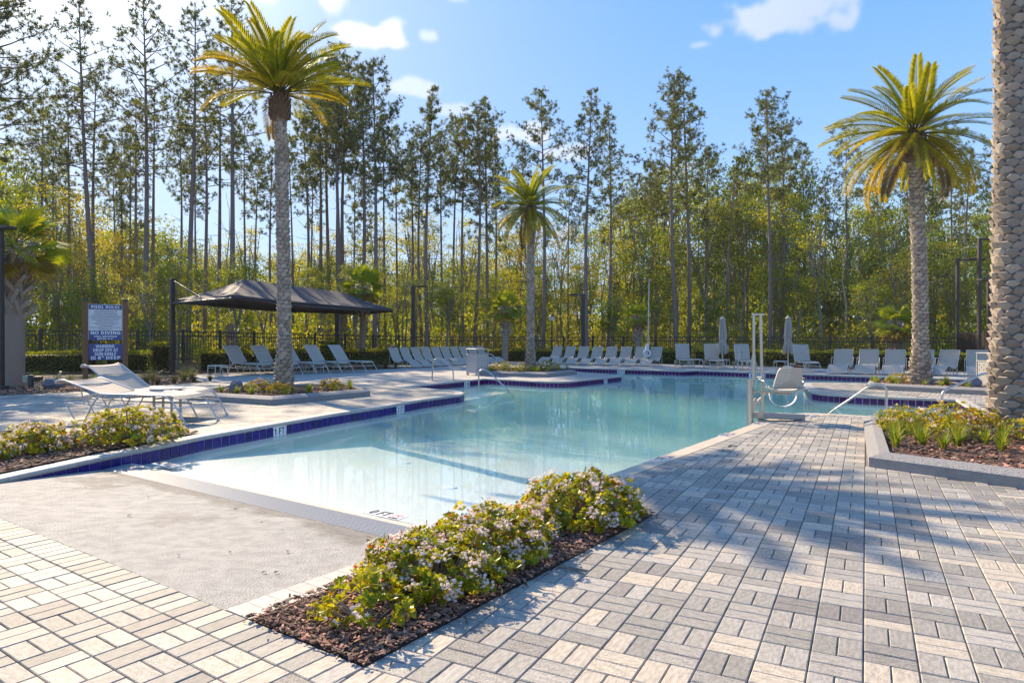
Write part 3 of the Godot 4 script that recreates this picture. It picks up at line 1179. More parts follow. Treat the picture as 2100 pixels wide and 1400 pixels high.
func alcove_steps() -> void:
	# broad steps down from the right-hand end, each edged with a dark tile strip
	var e := Vector2(0.815, 0.579)
	var w := Vector2(-0.579, 0.815)
	var o := setting("entry_steps")
	var k := 0
	for x in [9.0, 8.35, 7.75, 7.15]:
		var s := Shape.new()
		var a := Vector2(x, -13.1 - (9.0 - x) * 0.55)
		var depth := 0.28 + 0.21 * k
		var q := PackedVector2Array([a + w * 2.2, a - w * 3.2, a - w * 3.2 + e * 3.0, a + w * 2.2 + e * 3.0])
		for r in Geometry2D.intersect_polygons(q, outward(nose_line(), 0.0)):
			s.slab(r, -1.5, -depth, 0.0)
		part(o, "step", s.mesh(), M.pool_plaster)
		var t := Shape.new()
		var q2 := PackedVector2Array([a + w * 2.2 + e * 0.012, a - w * 3.2 + e * 0.012, a - w * 3.2 + e * 0.06, a + w * 2.2 + e * 0.06])
		for r in Geometry2D.intersect_polygons(q2, outward(nose_line(), -0.002)):
			t.slab(r, -depth - 0.01, -depth + 0.004, 0.0, Color(0.02, 0.03, 0.09))
		if t.v.size() > 0:
			part(o, "step_edge", t.mesh(), M.glazed_tile)
		k += 1
	var o2 := setting("entry_steps")
	for i in 3:
		var s := Shape.new()
		var q := PackedVector2Array([Vector2(-3.6, -19.6), Vector2(-1.4, -24.0), Vector2(0.9 - 0.45 * i, -22.6), Vector2(-1.2 - 0.35 * i, -18.2)])
		for r in Geometry2D.intersect_polygons(q, outward(nose_line(), 0.0)):
			s.slab(r, -1.5, -0.9 + 0.24 * i, 0.0)
		part(o2, "step", s.mesh(), M.pool_plaster)


func planter_list() -> Array:
	return [
		{"outline": PackedVector2Array([Vector2(-4.93, -13.85), Vector2(-3.37, -16.04), Vector2(-4.4, -18.3), Vector2(-7.4, -17.2), Vector2(-7.3, -15.1)]), "label": "low grey concrete planter curb round the tall palm left of the pool", "h": 0.17},
		{"outline": PackedVector2Array([Vector2(1.2, -23.7), Vector2(2.48, -25.8), Vector2(1.9, -27.4), Vector2(-0.6, -27.2), Vector2(-1.2, -24.9)]), "label": "low grey planter curb on the peninsula behind the pool's handrails", "h": 0.17},
		{"outline": PackedVector2Array([Vector2(9.6, -18.3), Vector2(11.45, -16.2), Vector2(12.6, -17.2), Vector2(12.3, -19.4), Vector2(10.7, -20.2)]), "label": "low grey planter curb on the rounded island beside the white bin", "h": 0.17},
		{"outline": PackedVector2Array([Vector2(3.83, -7.24), Vector2(5.72, -11.0), Vector2(8.5, -10.1), Vector2(9.6, -8.0), Vector2(4.75, -6.1)]), "label": "grey concrete planter curb in the right foreground round the thick palm trunk", "h": 0.15},
	]


func build_planters() -> void:
	for k in planter_list():
		var out: PackedVector2Array = k.outline
		if not Geometry2D.is_polygon_clockwise(out):
			out.reverse()
		var h: float = k.h
		var r1: PackedVector2Array = Geometry2D.offset_polygon(out, -0.02, Geometry2D.JOIN_MITER)[0]
		var r2: PackedVector2Array = Geometry2D.offset_polygon(out, -0.10, Geometry2D.JOIN_MITER)[0]
		var r3: PackedVector2Array = Geometry2D.offset_polygon(out, -0.20, Geometry2D.JOIN_MITER)[0]
		var c := Vector2.ZERO
		for q in out:
			c += q
		c /= out.size()
		var t := thing("planter_curb", k.label, "planter curb")
		var s := Shape.new()
		var levels := [[Geometry2D.offset_polygon(out, 0.0, Geometry2D.JOIN_MITER)[0], -0.02], [Geometry2D.offset_polygon(out, 0.0, Geometry2D.JOIN_MITER)[0], h * 0.68], [r2, h - 0.012], [r3, h], [r3, h - 0.09]]
		for i in levels.size() - 1:
			var a: PackedVector2Array = levels[i][0]
			var b: PackedVector2Array = levels[i + 1][0]
			for j in a.size():
				var j2 := (j + 1) % a.size()
				# match corners by nearness: offsetting may start at another corner
				var p0 := nearest(b, a[j])
				var p1 := nearest(b, a[j2])
				var dir := V3((a[j] + a[j2]) / 2.0 - c) + Vector3.UP * 0.6
				if i == levels.size() - 2:
					dir = -V3((a[j] + a[j2]) / 2.0 - c)
				s.face(V3(a[j], levels[i][1]), V3(a[j2], levels[i][1]), V3(p1, levels[i + 1][1]), V3(p0, levels[i + 1][1]), dir)
		part(t, "curb", s.mesh(), M.curb_concrete)
		s = Shape.new()
		s.sheet(r3, h - 0.05)
		part(t, "soil", s.mesh(), M.mulch_ground)
		var many := 1500
		var size := 0.045
		if c.y > -12.0:
			many = 3800
			size = 0.042
		mulch("mulch_chips", [r3], h - 0.045, many, size, 0.0)


func nearest(poly: PackedVector2Array, p: Vector2) -> Vector2:
	var best := poly[0]
	for q in poly:
		if q.distance_to(p) < best.distance_to(p):
			best = q
	return best


# a strip of sling cloth along a profile in the x-y plane, from z=-w to z=w, slightly sagged
func sling(pts: Array, w: float, sag := 0.015, thick := 0.004) -> Mesh:
	var s := Shape.new()
	var across := [-1.0, -0.6, 0.0, 0.6, 1.0]
	for side in [0.0, -thick]:
		for i in pts.size() - 1:
			for k in across.size() - 1:
				var z0: float = across[k]
				var z1: float = across[k + 1]
				var d: Vector2 = (pts[i + 1] - pts[i]).normalized()
				var up := Vector3(-d.y, d.x, 0)
				if up.y < 0: up = -up
				var f := func(p: Vector2, z: float) -> Vector3: return Vector3(p.x, p.y, z * w) - up * (sag * (1.0 - z * z) - side)
				s.face(f.call(pts[i], z0), f.call(pts[i], z1), f.call(pts[i + 1], z1), f.call(pts[i + 1], z0), up if side == 0.0 else -up)
	return s.mesh()


func rounded(pts: Array, r: float, n := 4) -> Array:
	# a path with its corners rounded off
	var out := [pts[0]]
	for i in range(1, pts.size() - 1):
		var a: Vector3 = pts[i - 1]
		var b: Vector3 = pts[i]
		var c: Vector3 = pts[i + 1]
		var k: float = min(r, min((a - b).length(), (c - b).length()) * 0.48)
		var p := b + (a - b).normalized() * k
		var q := b + (c - b).normalized() * k
		for j in n + 1:
			var t := float(j) / n
			out.append(p.lerp(b, t).lerp(b.lerp(q, t), t))
	out.append(pts[pts.size() - 1])
	return out


# a stacking sling chaise, foot at +x; back raised by «raise» degrees
func make_chaise(raise: float, size := 1.0, near := false) -> Node3D:
	var t := thing("sling_chaise", "", "chaise lounge")
	var w := 0.31
	var h := 0.40
	var L := 1.28
	var B := 0.78
	var sides := 8 if near else 6
	var a := deg_to_rad(raise)
	var back := Vector3(-cos(a), sin(a), 0)
	var seat_pts := [Vector2(0.03, h + 0.005), Vector2(0.5, h - 0.005), Vector2(L - 0.25, h + 0.008), Vector2(L - 0.1, h), Vector2(L - 0.02, h - 0.04)]
	part(t, "seat_sling", sling(seat_pts, w - 0.015), M.sling)
	var bp := []
	for f in [0.03, 0.3, 0.6, 0.85, 0.95, 1.0, 1.05]:
		var q: Vector3 = back * (B * minf(f, 1.0))
		var p := Vector2(q.x, h + q.y)
		if f > 0.9:
			p += Vector2(-0.05, -0.10 if raise < 45 else -0.02) * (f - 0.9) * 5.0
		bp.append(p)
	part(t, "back_sling", sling(bp, w - 0.015), M.sling)
	for z in [-w, w]:
		var f := Shape.new()
		f.tube(rounded([Vector3(0.0, h, z), Vector3(L - 0.12, h, z), Vector3(L + 0.07, 0.16, z), Vector3(L + 0.16, 0.0, z)], 0.14, 5), [0.0125], sides)
		part(t, "seat_rail", f.mesh(), M.white_metal)
		f = Shape.new()
		var pts := []
		for q in bp:
			pts.append(Vector3(q.x, q.y, z))
		f.tube(pts, [0.0125], sides)
		part(t, "back_rail", f.mesh(), M.white_metal)
		f = Shape.new()
		f.tube(rounded([Vector3(0.02, h - 0.01, z), Vector3(-0.08, h - 0.08, z), Vector3(-0.28, 0.0, z)], 0.07, 4), [0.012], sides)
		part(t, "rear_leg", f.mesh(), M.white_metal)
		f = Shape.new()
		f.tube([Vector3(L + 0.01, 0.24, z), Vector3(0.3, 0.235, z), Vector3(-0.62, 0.26, z)], [0.009], sides)
		f.tube(rounded([Vector3(-0.62, 0.30, z), Vector3(-0.60, 0.25, z), Vector3(-0.42, 0.0, z)], 0.05), [0.011], sides)
		part(t, "stretcher", f.mesh(), M.white_metal)
	var f := Shape.new()
	var hb := back * (B * 0.55) + Vector3(0, h, 0)
	for z in [-w + 0.06, w - 0.06]:
		f.tube([hb + Vector3(0, 0, z), Vector3(hb.x - 0.05 + 0.12, 0.24, z)], [0.008], sides)
	f.tube([hb + Vector3(0, 0, -w), hb + Vector3(0, 0, w)], [0.009], sides)
	part(t, "back_prop", f.mesh(), M.white_metal)
	f = Shape.new()
	for q in [Vector3(0, h - 0.01, 0), Vector3(0.45, h - 0.05, 0), Vector3(0.9, h - 0.05, 0), Vector3(L + 0.03, 0.235, 0), Vector3(-0.62, 0.30, 0), Vector3(-0.42, 0.015, 0)]:
		f.tube([q + Vector3(0, 0, -w), q + Vector3(0, 0, w)], [0.009], sides)
	part(t, "cross_bar", f.mesh(), M.white_metal)
	f = Shape.new()
	f.tube([Vector3(bp[6].x, bp[6].y, -w), Vector3(bp[6].x, bp[6].y, w)], [0.013], sides)
	part(t, "head_bar", f.mesh(), M.white_metal)
	for q in [Vector3(L + 0.16, 0.015, -w), Vector3(L + 0.16, 0.015, w)]:
		f = Shape.new()
		f.box(q, Vector3(0.035, 0.03, 0.032), Basis.IDENTITY, Color.WHITE, 0.005)
		part(t, "foot_cap", f.mesh(), M.footrest)
	t.scale = Vector3.ONE * size
	return t


# a low chaise with an S-shaped sling, foot at +x
func make_wave(arms: bool) -> Node3D:
	var t := thing("wave_chaise", "", "chaise lounge")
	var w := 0.33 if arms else 0.285
	var pts := []
	var base := [Vector2(0.0, 0.94), Vector2(0.06, 0.80), Vector2(0.14, 0.62), Vector2(0.24, 0.44), Vector2(0.36, 0.31), Vector2(0.50, 0.245), Vector2(0.64, 0.24), Vector2(0.80, 0.29), Vector2(0.95, 0.345), Vector2(1.08, 0.36), Vector2(1.22, 0.33), Vector2(1.36, 0.25), Vector2(1.50, 0.15), Vector2(1.62, 0.06)]
	for p in base:
		pts.append(p * Vector2(1.0, 0.98))
	part(t, "sling", sling(pts, w - 0.02, 0.012), M.sling)
	for z in [-w, w]:
		var f := Shape.new()
		var line := []
		for p in pts:
			line.append(Vector3(p.x, p.y, z))
		f.tube(line, [0.014], 6)
		part(t, "side_rail", f.mesh(), M.white_metal)
		f = Shape.new()
		f.tube(rounded([Vector3(0.40, 0.28, z), Vector3(0.30, 0.03, z), Vector3(0.62, 0.03, z), Vector3(0.80, 0.29, z)], 0.09), [0.012], 6)
		part(t, "rear_leg", f.mesh(), M.white_metal)
		f = Shape.new()
		f.tube(rounded([Vector3(0.95, 0.34, z), Vector3(0.90, 0.02, z), Vector3(1.2, 0.02, z), Vector3(1.26, 0.31, z)], 0.08), [0.012], 6)
		part(t, "front_leg", f.mesh(), M.white_metal)
		f = Shape.new()
		var zo: float = z + signf(z) * 0.06
		f.tube(rounded([Vector3(0.14, 0.60, z), Vector3(0.22, 0.62, zo), Vector3(0.34, 0.58, zo), Vector3(0.44, 0.36, zo), Vector3(0.42, 0.0, zo)], 0.1) if arms else rounded([Vector3(0.13, 0.58, z), Vector3(0.05, 0.48, z), Vector3(0.12, 0.02, z), Vector3(0.3, 0.02, z)], 0.08), [0.012], 6)
		part(t, "arm" if arms else "back_brace", f.mesh(), M.white_metal)
	var f := Shape.new()
	for q in [pts[0], pts[13]]:
		f.tube([Vector3(q.x, q.y, -w), Vector3(q.x, q.y, w)], [0.014], 6)
	part(t, "end_bar", f.mesh(), M.white_metal)
	return t


func make_side_table(round_top := false) -> Node3D:
	var t := thing("side_table", "", "side table")
	var f := Shape.new()
	if round_top:
		f.lathe(Vector3(0, 0.40, 0), [Vector2(0, 0.02), Vector2(0.26, 0.02), Vector2(0.27, 0.01), Vector2(0.26, 0), Vector2(0, 0)], 24)
		part(t, "table_top", f.mesh(), M.white_metal)
	else:
		for k in 6:
			f.box(Vector3(0, 0.42, -0.2 + k * 0.08), Vector3(0.46, 0.016, 0.066), Basis.IDENTITY, Color.WHITE, 0.004)
		part(t, "table_top", f.mesh(), M.white_metal)
		f = Shape.new()
		for z in [-0.23, 0.23]:
			f.tube([Vector3(-0.24, 0.40, z), Vector3(0.24, 0.40, z)], [0.013], 6)
			f.tube([Vector3(-0.24, 0.33, z), Vector3(0.24, 0.33, z)], [0.008], 6)
			f.tube([Vector3(z, 0.40, -0.24), Vector3(z, 0.40, 0.24)], [0.013], 6)
		part(t, "apron", f.mesh(), M.white_metal)
	var q := 0.14 if round_top else 0.23
	for x in [-q, q]:
		for z in [-q, q]:
			f = Shape.new()
			f.tube([Vector3(x, 0.41, z), Vector3(x * (1.0 if round_top else 1.04), 0.0, z * (1.0 if round_top else 1.04))], [0.02 if round_top else 0.013], 8)
			part(t, "leg", f.mesh(), M.white_metal)
	return t


func make_umbrella() -> Node3D:
	var t := thing("closed_umbrella", "", "umbrella")
	var f := Shape.new()
	f.tube([Vector3(0, 0, 0), Vector3(0, 2.3, 0)], [0.022], 10)
	part(t, "pole", f.mesh(), M.white_metal)
	f = Shape.new()
	f.lathe(Vector3.ZERO, [Vector2(0, 0.0), Vector2(0.24, 0.0), Vector2(0.24, 0.04), Vector2(0.05, 0.07), Vector2(0.035, 0.25), Vector2(0.0, 0.25)], 16)
	part(t, "base", f.mesh(), M.white_metal)
	# the cloth gathered into eight folds, tied two thirds down, flared below
	f = Shape.new()
	var prof := [[2.36, 0.035], [2.30, 0.10], [2.22, 0.125], [2.05, 0.14], [1.8, 0.165], [1.55, 0.185], [1.38, 0.19], [1.27, 0.15], [1.22, 0.14], [1.12, 0.19], [0.98, 0.235], [0.85, 0.25], [0.70, 0.23]]
	var n := 48
	var rings := []
	for i in prof.size():
		var ring := []
		for k in n:
			var a := TAU * k / n
			var fold := 0.5 + 0.5 * cos(a * 8.0 + 0.4 * sin(i * 0.9))
			var depth: float = [0.1, 0.2, 0.3, 0.42, 0.5, 0.52, 0.5, 0.3, 0.25, 0.4, 0.5, 0.55, 0.6][i]
			var r: float = prof[i][1] * (1.0 - depth * (1.0 - fold)) * (1.0 + 0.08 * sin(a * 3.0 + i))
			var y: float = prof[i][0]
			if i > 9:
				y += 0.09 * (fold - 0.5) * (i - 9) * -0.6 + 0.04 * sin(a * 2.0)
			ring.append(Vector3(cos(a) * r, y, sin(a) * r))
		rings.append(ring)
	for i in rings.size() - 1:
		for k in n:
			var k2 := (k + 1) % n
			f.face(rings[i][k], rings[i][k2], rings[i + 1][k2], rings[i + 1][k], Vector3(rings[i][k].x, 0.02, rings[i][k].z))
	part(t, "canopy", f.mesh(), M.umbrella_cloth)
	f = Shape.new()
	f.lathe(Vector3(0, 2.33, 0), [Vector2(0.0, 0.09), Vector2(0.03, 0.06), Vector2(0.05, 0.03), Vector2(0.14, -0.06), Vector2(0.13, -0.09)], 16)
	part(t, "cap", f.mesh(), M.umbrella_cloth)
	f = Shape.new()
	f.lathe(Vector3(0, 1.24, 0), [Vector2(0.155, -0.03), Vector2(0.16, 0), Vector2(0.155, 0.03)], 20)
	part(t, "tie", f.mesh(), M.umbrella_cloth)
	return t


func make_bin() -> Node3D:
	var t := thing("litter_bin", "", "litter bin")
	var w := 0.56
	var h := 0.74
	for k in 4:
		var b := Basis(Vector3.UP, k * PI / 2.0)
		var s := Shape.new()
		s.box(b * Vector3(0, 0.08 + (h - 0.08) / 2.0, w / 2.0), Vector3(w - 0.05, h - 0.08, 0.012), b, Color.WHITE, 0.003)
		var p := part(t, "side_panel", s.mesh(), M.bin_panel)
		s = Shape.new()
		for r in 3:
			for c in 6:
				if (r + c) % 2 == 0:
					s.lathe(Vector3.ZERO, [], 3)
					var q := Vector3(-0.19 + c * 0.076, h - 0.09 - r * 0.062, w / 2.0 + 0.0068)
					s.box(b * q, Vector3(0.03, 0.03, 0.002), b * Basis(Vector3(0, 0, 1), PI / 4.0 * 0.0))
		part(p, "punched_holes", s.mesh(), M.hole_dark)
		s = Shape.new()
		var cx := b * Vector3(w / 2.0, 0, w / 2.0)
		s.box(cx + Vector3(0, h / 2.0 + 0.02, 0), Vector3(0.035, h + 0.02, 0.035), Basis.IDENTITY, Color.WHITE, 0.005)
		part(t, "corner_post", s.mesh(), M.bin_panel)
	var s := Shape.new()
	for k in 4:
		var b := Basis(Vector3.UP, k * PI / 2.0)
		s.box(b * Vector3(0, h + 0.02, w / 2.0), Vector3(w, 0.03, 0.04), b, Color.WHITE, 0.005)
	part(t, "rim", s.mesh(), M.bin_panel)
	s = Shape.new()
	for k in 4:
		var c := Basis(Vector3.UP, k * PI / 2.0) * Vector3(w / 2.0, 0, w / 2.0)
		s.box(c + Vector3(0, h + 0.12, 0), Vector3(0.022, 0.2, 0.022))
	part(t, "lid_posts", s.mesh(), M.bin_panel)
	s = Shape.new()
	s.box(Vector3(0, h + 0.235, 0), Vector3(w + 0.05, 0.03, w + 0.05), Basis.IDENTITY, Color.WHITE, 0.008)
	part(t, "lid", s.mesh(), M.bin_panel)
	s = Shape.new()
	s.lathe(Vector3(0, 0.1, 0), [Vector2(0, 0.0), Vector2(0.22, 0), Vector2(0.24, 0.6), Vector2(0.22, 0.6), Vector2(0.2, 0.02), Vector2(0, 0.02)], 20)
	part(t, "liner", s.mesh(), M.hole_dark)
	s = Shape.new()
	for k in 4:
		var c := Basis(Vector3.UP, k * PI / 2.0) * Vector3(w / 2.0 - 0.03, 0.03, w / 2.0 - 0.03)
		s.box(c, Vector3(0.05, 0.07, 0.05))
	part(t, "feet", s.mesh(), M.bin_panel)
	return t


func rail(label: String, pts: Array, r := 0.08) -> Node3D:
	var t := thing("handrail", label, "handrail", pts[0] * Vector3(1, 0, 1))
	var o: Vector3 = t.position
	var f := Shape.new()
	var q := []
	for p in pts:
		q.append(p - o)
	f.tube(rounded(q, r, 7), [0.022], 12)
	part(t, "rail", f.mesh(), M.steel)
	for e in [q[0], q[q.size() - 1]]:
		f = Shape.new()
		f.lathe(e + Vector3(0, 0.0, 0), [Vector2(0.05, 0.0), Vector2(0.05, 0.008), Vector2(0.026, 0.022)], 14)
		part(t, "escutcheon", f.mesh(), M.steel)
	return t


func build_props() -> void:
	var ang := -atan2(BX.y, BX.x)    # turns +x onto the line across the pool
	# the pair of chaises by the beach, with a round table between
	var n1 := make_chaise(16.0, 1.17, true)
	n1.position = Vector3(-6.62, 0, -11.35)
	n1.rotation.y = -0.27
	tag(n1, "front chaise of the pair behind the flowering shrubs, its back lowered", "", "pair of chaises by the shallow end")
	var n2 := make_chaise(32.0, 1.17, true)
	n2.position = Vector3(-6.85, 0, -12.25)
	n2.rotation.y = -0.27
	tag(n2, "rear chaise of the pair behind the flowering shrubs, its back raised before the sign", "", "pair of chaises by the shallow end")
	var tb := make_side_table(true)
	tb.position = Vector3(-6.05, 0, -11.85)
	tb.scale = Vector3(1.1, 1.22, 1.1)
	tag(tb, "round white side table between the two near chaises")
	# five chaises in front of the shade canopy
	var c0 := make_chaise(52.0, 1.08)
	var row := "chaises in a row before the shade canopy"
	var names := ["first chaise from the left in the row before the shade canopy", "second chaise from the left before the shade canopy, partly behind the palm trunk", "middle chaise of the row before the shade canopy, just right of the palm trunk", "fourth chaise from the left in the row before the shade canopy", "rightmost chaise in the row before the shade canopy, beside the tall grasses"]
	var foot := [Vector2(-9.15, -24.8), Vector2(-8.3, -25.3), Vector2(-7.45, -25.9), Vector2(-6.65, -26.6), Vector2(-5.85, -27.3)]
	for i in 5:
		var at := V3(foot[i] - BX * 1.45)
		var c: Node3D = c0
		if i == 0:
			c0.position = at
			c0.rotation.y = ang + 0.12
			tag(c0, names[0], "", row)
		else:
			dup(c0, names[i], at, ang + 0.12, 1.08, row)
	var t0 := make_side_table()
	t0.position = Vector3(-10.35, 0, -23.75)
	t0.rotation.y = ang
	tag(t0, "white slatted side table left of the first chaise before the shade canopy")
	dup(t0, "white side table between two chaises right of the left palm trunk", Vector3(-7.75, 0, -26.5), ang, 1.0)
	# ten wave chaises on the left of the bin
	var w0 := make_wave(false)
	row = "wave chaises in a row behind the grey bin"
	var nth := ["first", "second", "third", "fourth", "fifth", "sixth", "seventh", "eighth", "ninth", "tenth"]
	for i in 10:
		var f := Vector2(-4.35, -31.2) + AX * (0.74 * i)
		var at := V3(f - BX * 1.62)
		var label: String = "%s grey wave chaise from the left in the row left of the grey bin" % nth[i]
		if i > 7:
			label = "%s wave chaise of the left row, seen through and past the grey bin" % nth[i]
		if i == 0:
			w0.position = at
			w0.rotation.y = ang
			tag(w0, label, "", row)
		else:
			dup(w0, label, at, ang + rr(-0.03, 0.03), 1.0, row)
	# eight more along the far edge
	var turn2 := -atan2(-AX.y, -AX.x)
	row = "wave chaises along the far edge of the pool"
	for i in 8:
		var f := Vector2(6.35, -32.6) - BX * (0.83 * (7 - i))
		var label: String = "%s wave chaise from the left along the far pool edge" % nth[i]
		if i == 0: label = "leftmost wave chaise along the far edge, beside the slim palm trunk"
		if i == 7: label = "rightmost wave chaise along the far edge, just right of the white ring buoy"
		dup(w0, label, V3(f + AX * 1.62), turn2 + rr(-0.04, 0.04), 1.0, row)
	# six with arms at the right
	var a0 := make_wave(true)
	row = "armed wave chaises behind the island planter"
	var spots := [12.75, 13.58, 14.42, 15.3, 16.1, 16.9]
	for i in 6:
		var f := Vector2(spots[i], -26.3 + (spots[i] - 12.75) * 0.42)
		var at := V3(f + AX * 1.0)
		var label: String = "%s armed chaise from the left, facing the camera behind the right island" % nth[i]
		if i == 3: label = "armed chaise half hidden by the trunk of the island palm"
		if i == 5: label = "armed chaise behind the white bin at the right"
		if i == 0:
			a0.position = at
			a0.rotation.y = turn2
			tag(a0, label, "", row)
		else:
			dup(a0, label, at, turn2 + rr(-0.05, 0.05) - (0.25 if i == 4 else 0.0), 1.0, row)
	# upright sling chaises between the umbrellas
	row = "upright sling chaises near the closed umbrellas"
	var s0 := make_chaise(66.0, 1.0)
	var k := 0
	for e in [[Vector2(8.15, -32.2), "sling chaise with a bent back, right of the wave chaises at the far edge"], [Vector2(9.3, -31.4), "sling chaise left of the first closed umbrella"], [Vector2(10.35, -30.3), "sling chaise right of the first closed umbrella, behind the pool ladder"], [Vector2(12.3, -28.6), "sling chaise in front of the second closed umbrella"]]:
		if k == 0:
			s0.position = V3(e[0])
			s0.rotation.y = turn2 + 0.5
			tag(s0, e[1], "", row)
		else:
			dup(s0, e[1], V3(e[0]), turn2 + 0.5, 1.0, row)
		k += 1
	for e in [[Vector2(8.55, -31.3), "low white side table right of the bent sling chaise at the far edge"], [Vector2(9.7, -31.0), "white side table beside the pole of the first closed umbrella"], [Vector2(11.5, -28.9), "white side table left of the second closed umbrella"], [Vector2(5.1, -32.9), "white side table between the sixth and seventh wave chaises of the far edge"], [Vector2(2.0, -34.3), "white side table beside the leftmost far wave chaise"]]:
		dup(t0, e[1], V3(e[0]), turn2, 0.95, "side tables along the far edge")
	var u0 := make_umbrella()
	u0.position = Vector3(9.77, 0, -31.33)
	u0.rotation.y = 0.4
	tag(u0, "closed grey umbrella behind the pool ladder, left of the lift mast")
	dup(u0, "closed grey umbrella right of the lift mast, above the lift's chair", Vector3(13.0, 0, -31.8), 1.3, 1.02)
	var b0 := make_bin()
	b0.position = Vector3(-1.29, 0, -25.2)
	b0.rotation.y = 0.72
	tag(b0, "grey square litter bin with a raised lid beside the peninsula planter")
	var b1 := dup(b0, "pale litter bin with punched holes, half hidden by the thick palm trunk", Vector3(12.98, 0, -18.15), 0.10)
	# handrails
	rail("arched steel handrail on the deck left of the grey bin", [Vector3(-2.61, 0, -22.0), Vector3(-2.55, 0.72, -21.95), Vector3(-2.25, 0.70, -21.9), Vector3(-1.9, 0.38, -21.8), Vector3(-1.87, -0.5, -21.75)], 0.16)
	rail("steel handrail slanting into the water in front of the grey bin", [Vector3(-1.02, -0.7, -20.7), Vector3(-1.02, 0.40, -20.7), Vector3(-0.78, 0.42, -20.6), Vector3(-0.1, -0.2, -20.35), Vector3(0.15, -0.55, -20.3)], 0.18)
	rail("steel handrail slanting down into the steps beside the right island", [Vector3(7.88, -0.6, -14.2), Vector3(7.88, 0.38, -14.2), Vector3(7.64, 0.41, -14.3), Vector3(7.02, -0.18, -14.7), Vector3(6.8, -0.4, -14.8)], 0.18)
	rail("thick steel handrail left of the thick palm trunk, bending up over the deck", [Vector3(8.28, -0.2, -13.0), Vector3(8.28, 0.36, -13.0), Vector3(9.25, 0.70, -13.2), Vector3(9.6, 0.66, -13.3), Vector3(9.6, 0.0, -13.3)], 0.14)
	rail("far steel handrail curling behind the grey bin", [Vector3(-1.35, 0, -30.9), Vector3(-1.3, 0.72, -30.8), Vector3(-0.85, 0.62, -30.6), Vector3(-0.62, 0.25, -30.4), Vector3(-1.05, 0.02, -30.2)], 0.16)
	# the ladder at the far wall
	var lad := thing("pool_ladder", "steel pool ladder with two arched grab rails at the far wall", "pool ladder", Vector3(9.35, 0, -28.0))
	var e3 := Vector3(0.73, 0, 0.68)
	var out3 := Vector3(-0.62, 0, 0.68)
	for j in 2:
		var o: Vector3 = e3 * (0.56 * j)
		var f := Shape.new()
		f.tube(rounded([o - out3 * 0.55, o - out3 * 0.5 + Vector3(0, 0.78, 0), o - out3 * 0.28 + Vector3(0, 0.86, 0), o + out3 * 0.12 + Vector3(0, -0.1, 0), o + out3 * 0.14 + Vector3(0, -1.1, 0)], 0.14), [0.022], 10)
		part(lad, "grab_rail", f.mesh(), M.steel)
	for j in 3:
		var f := Shape.new()
		f.box(out3 * 0.13 + e3 * 0.28 + Vector3(0, -0.35 - 0.27 * j, 0), Vector3(0.54, 0.03, 0.09), Basis(Vector3.UP, -0.75))
		part(lad, "tread", f.mesh(), M.steel)
	build_lift()
	build_sign()
	build_shade()
	build_lamps()
	build_small()


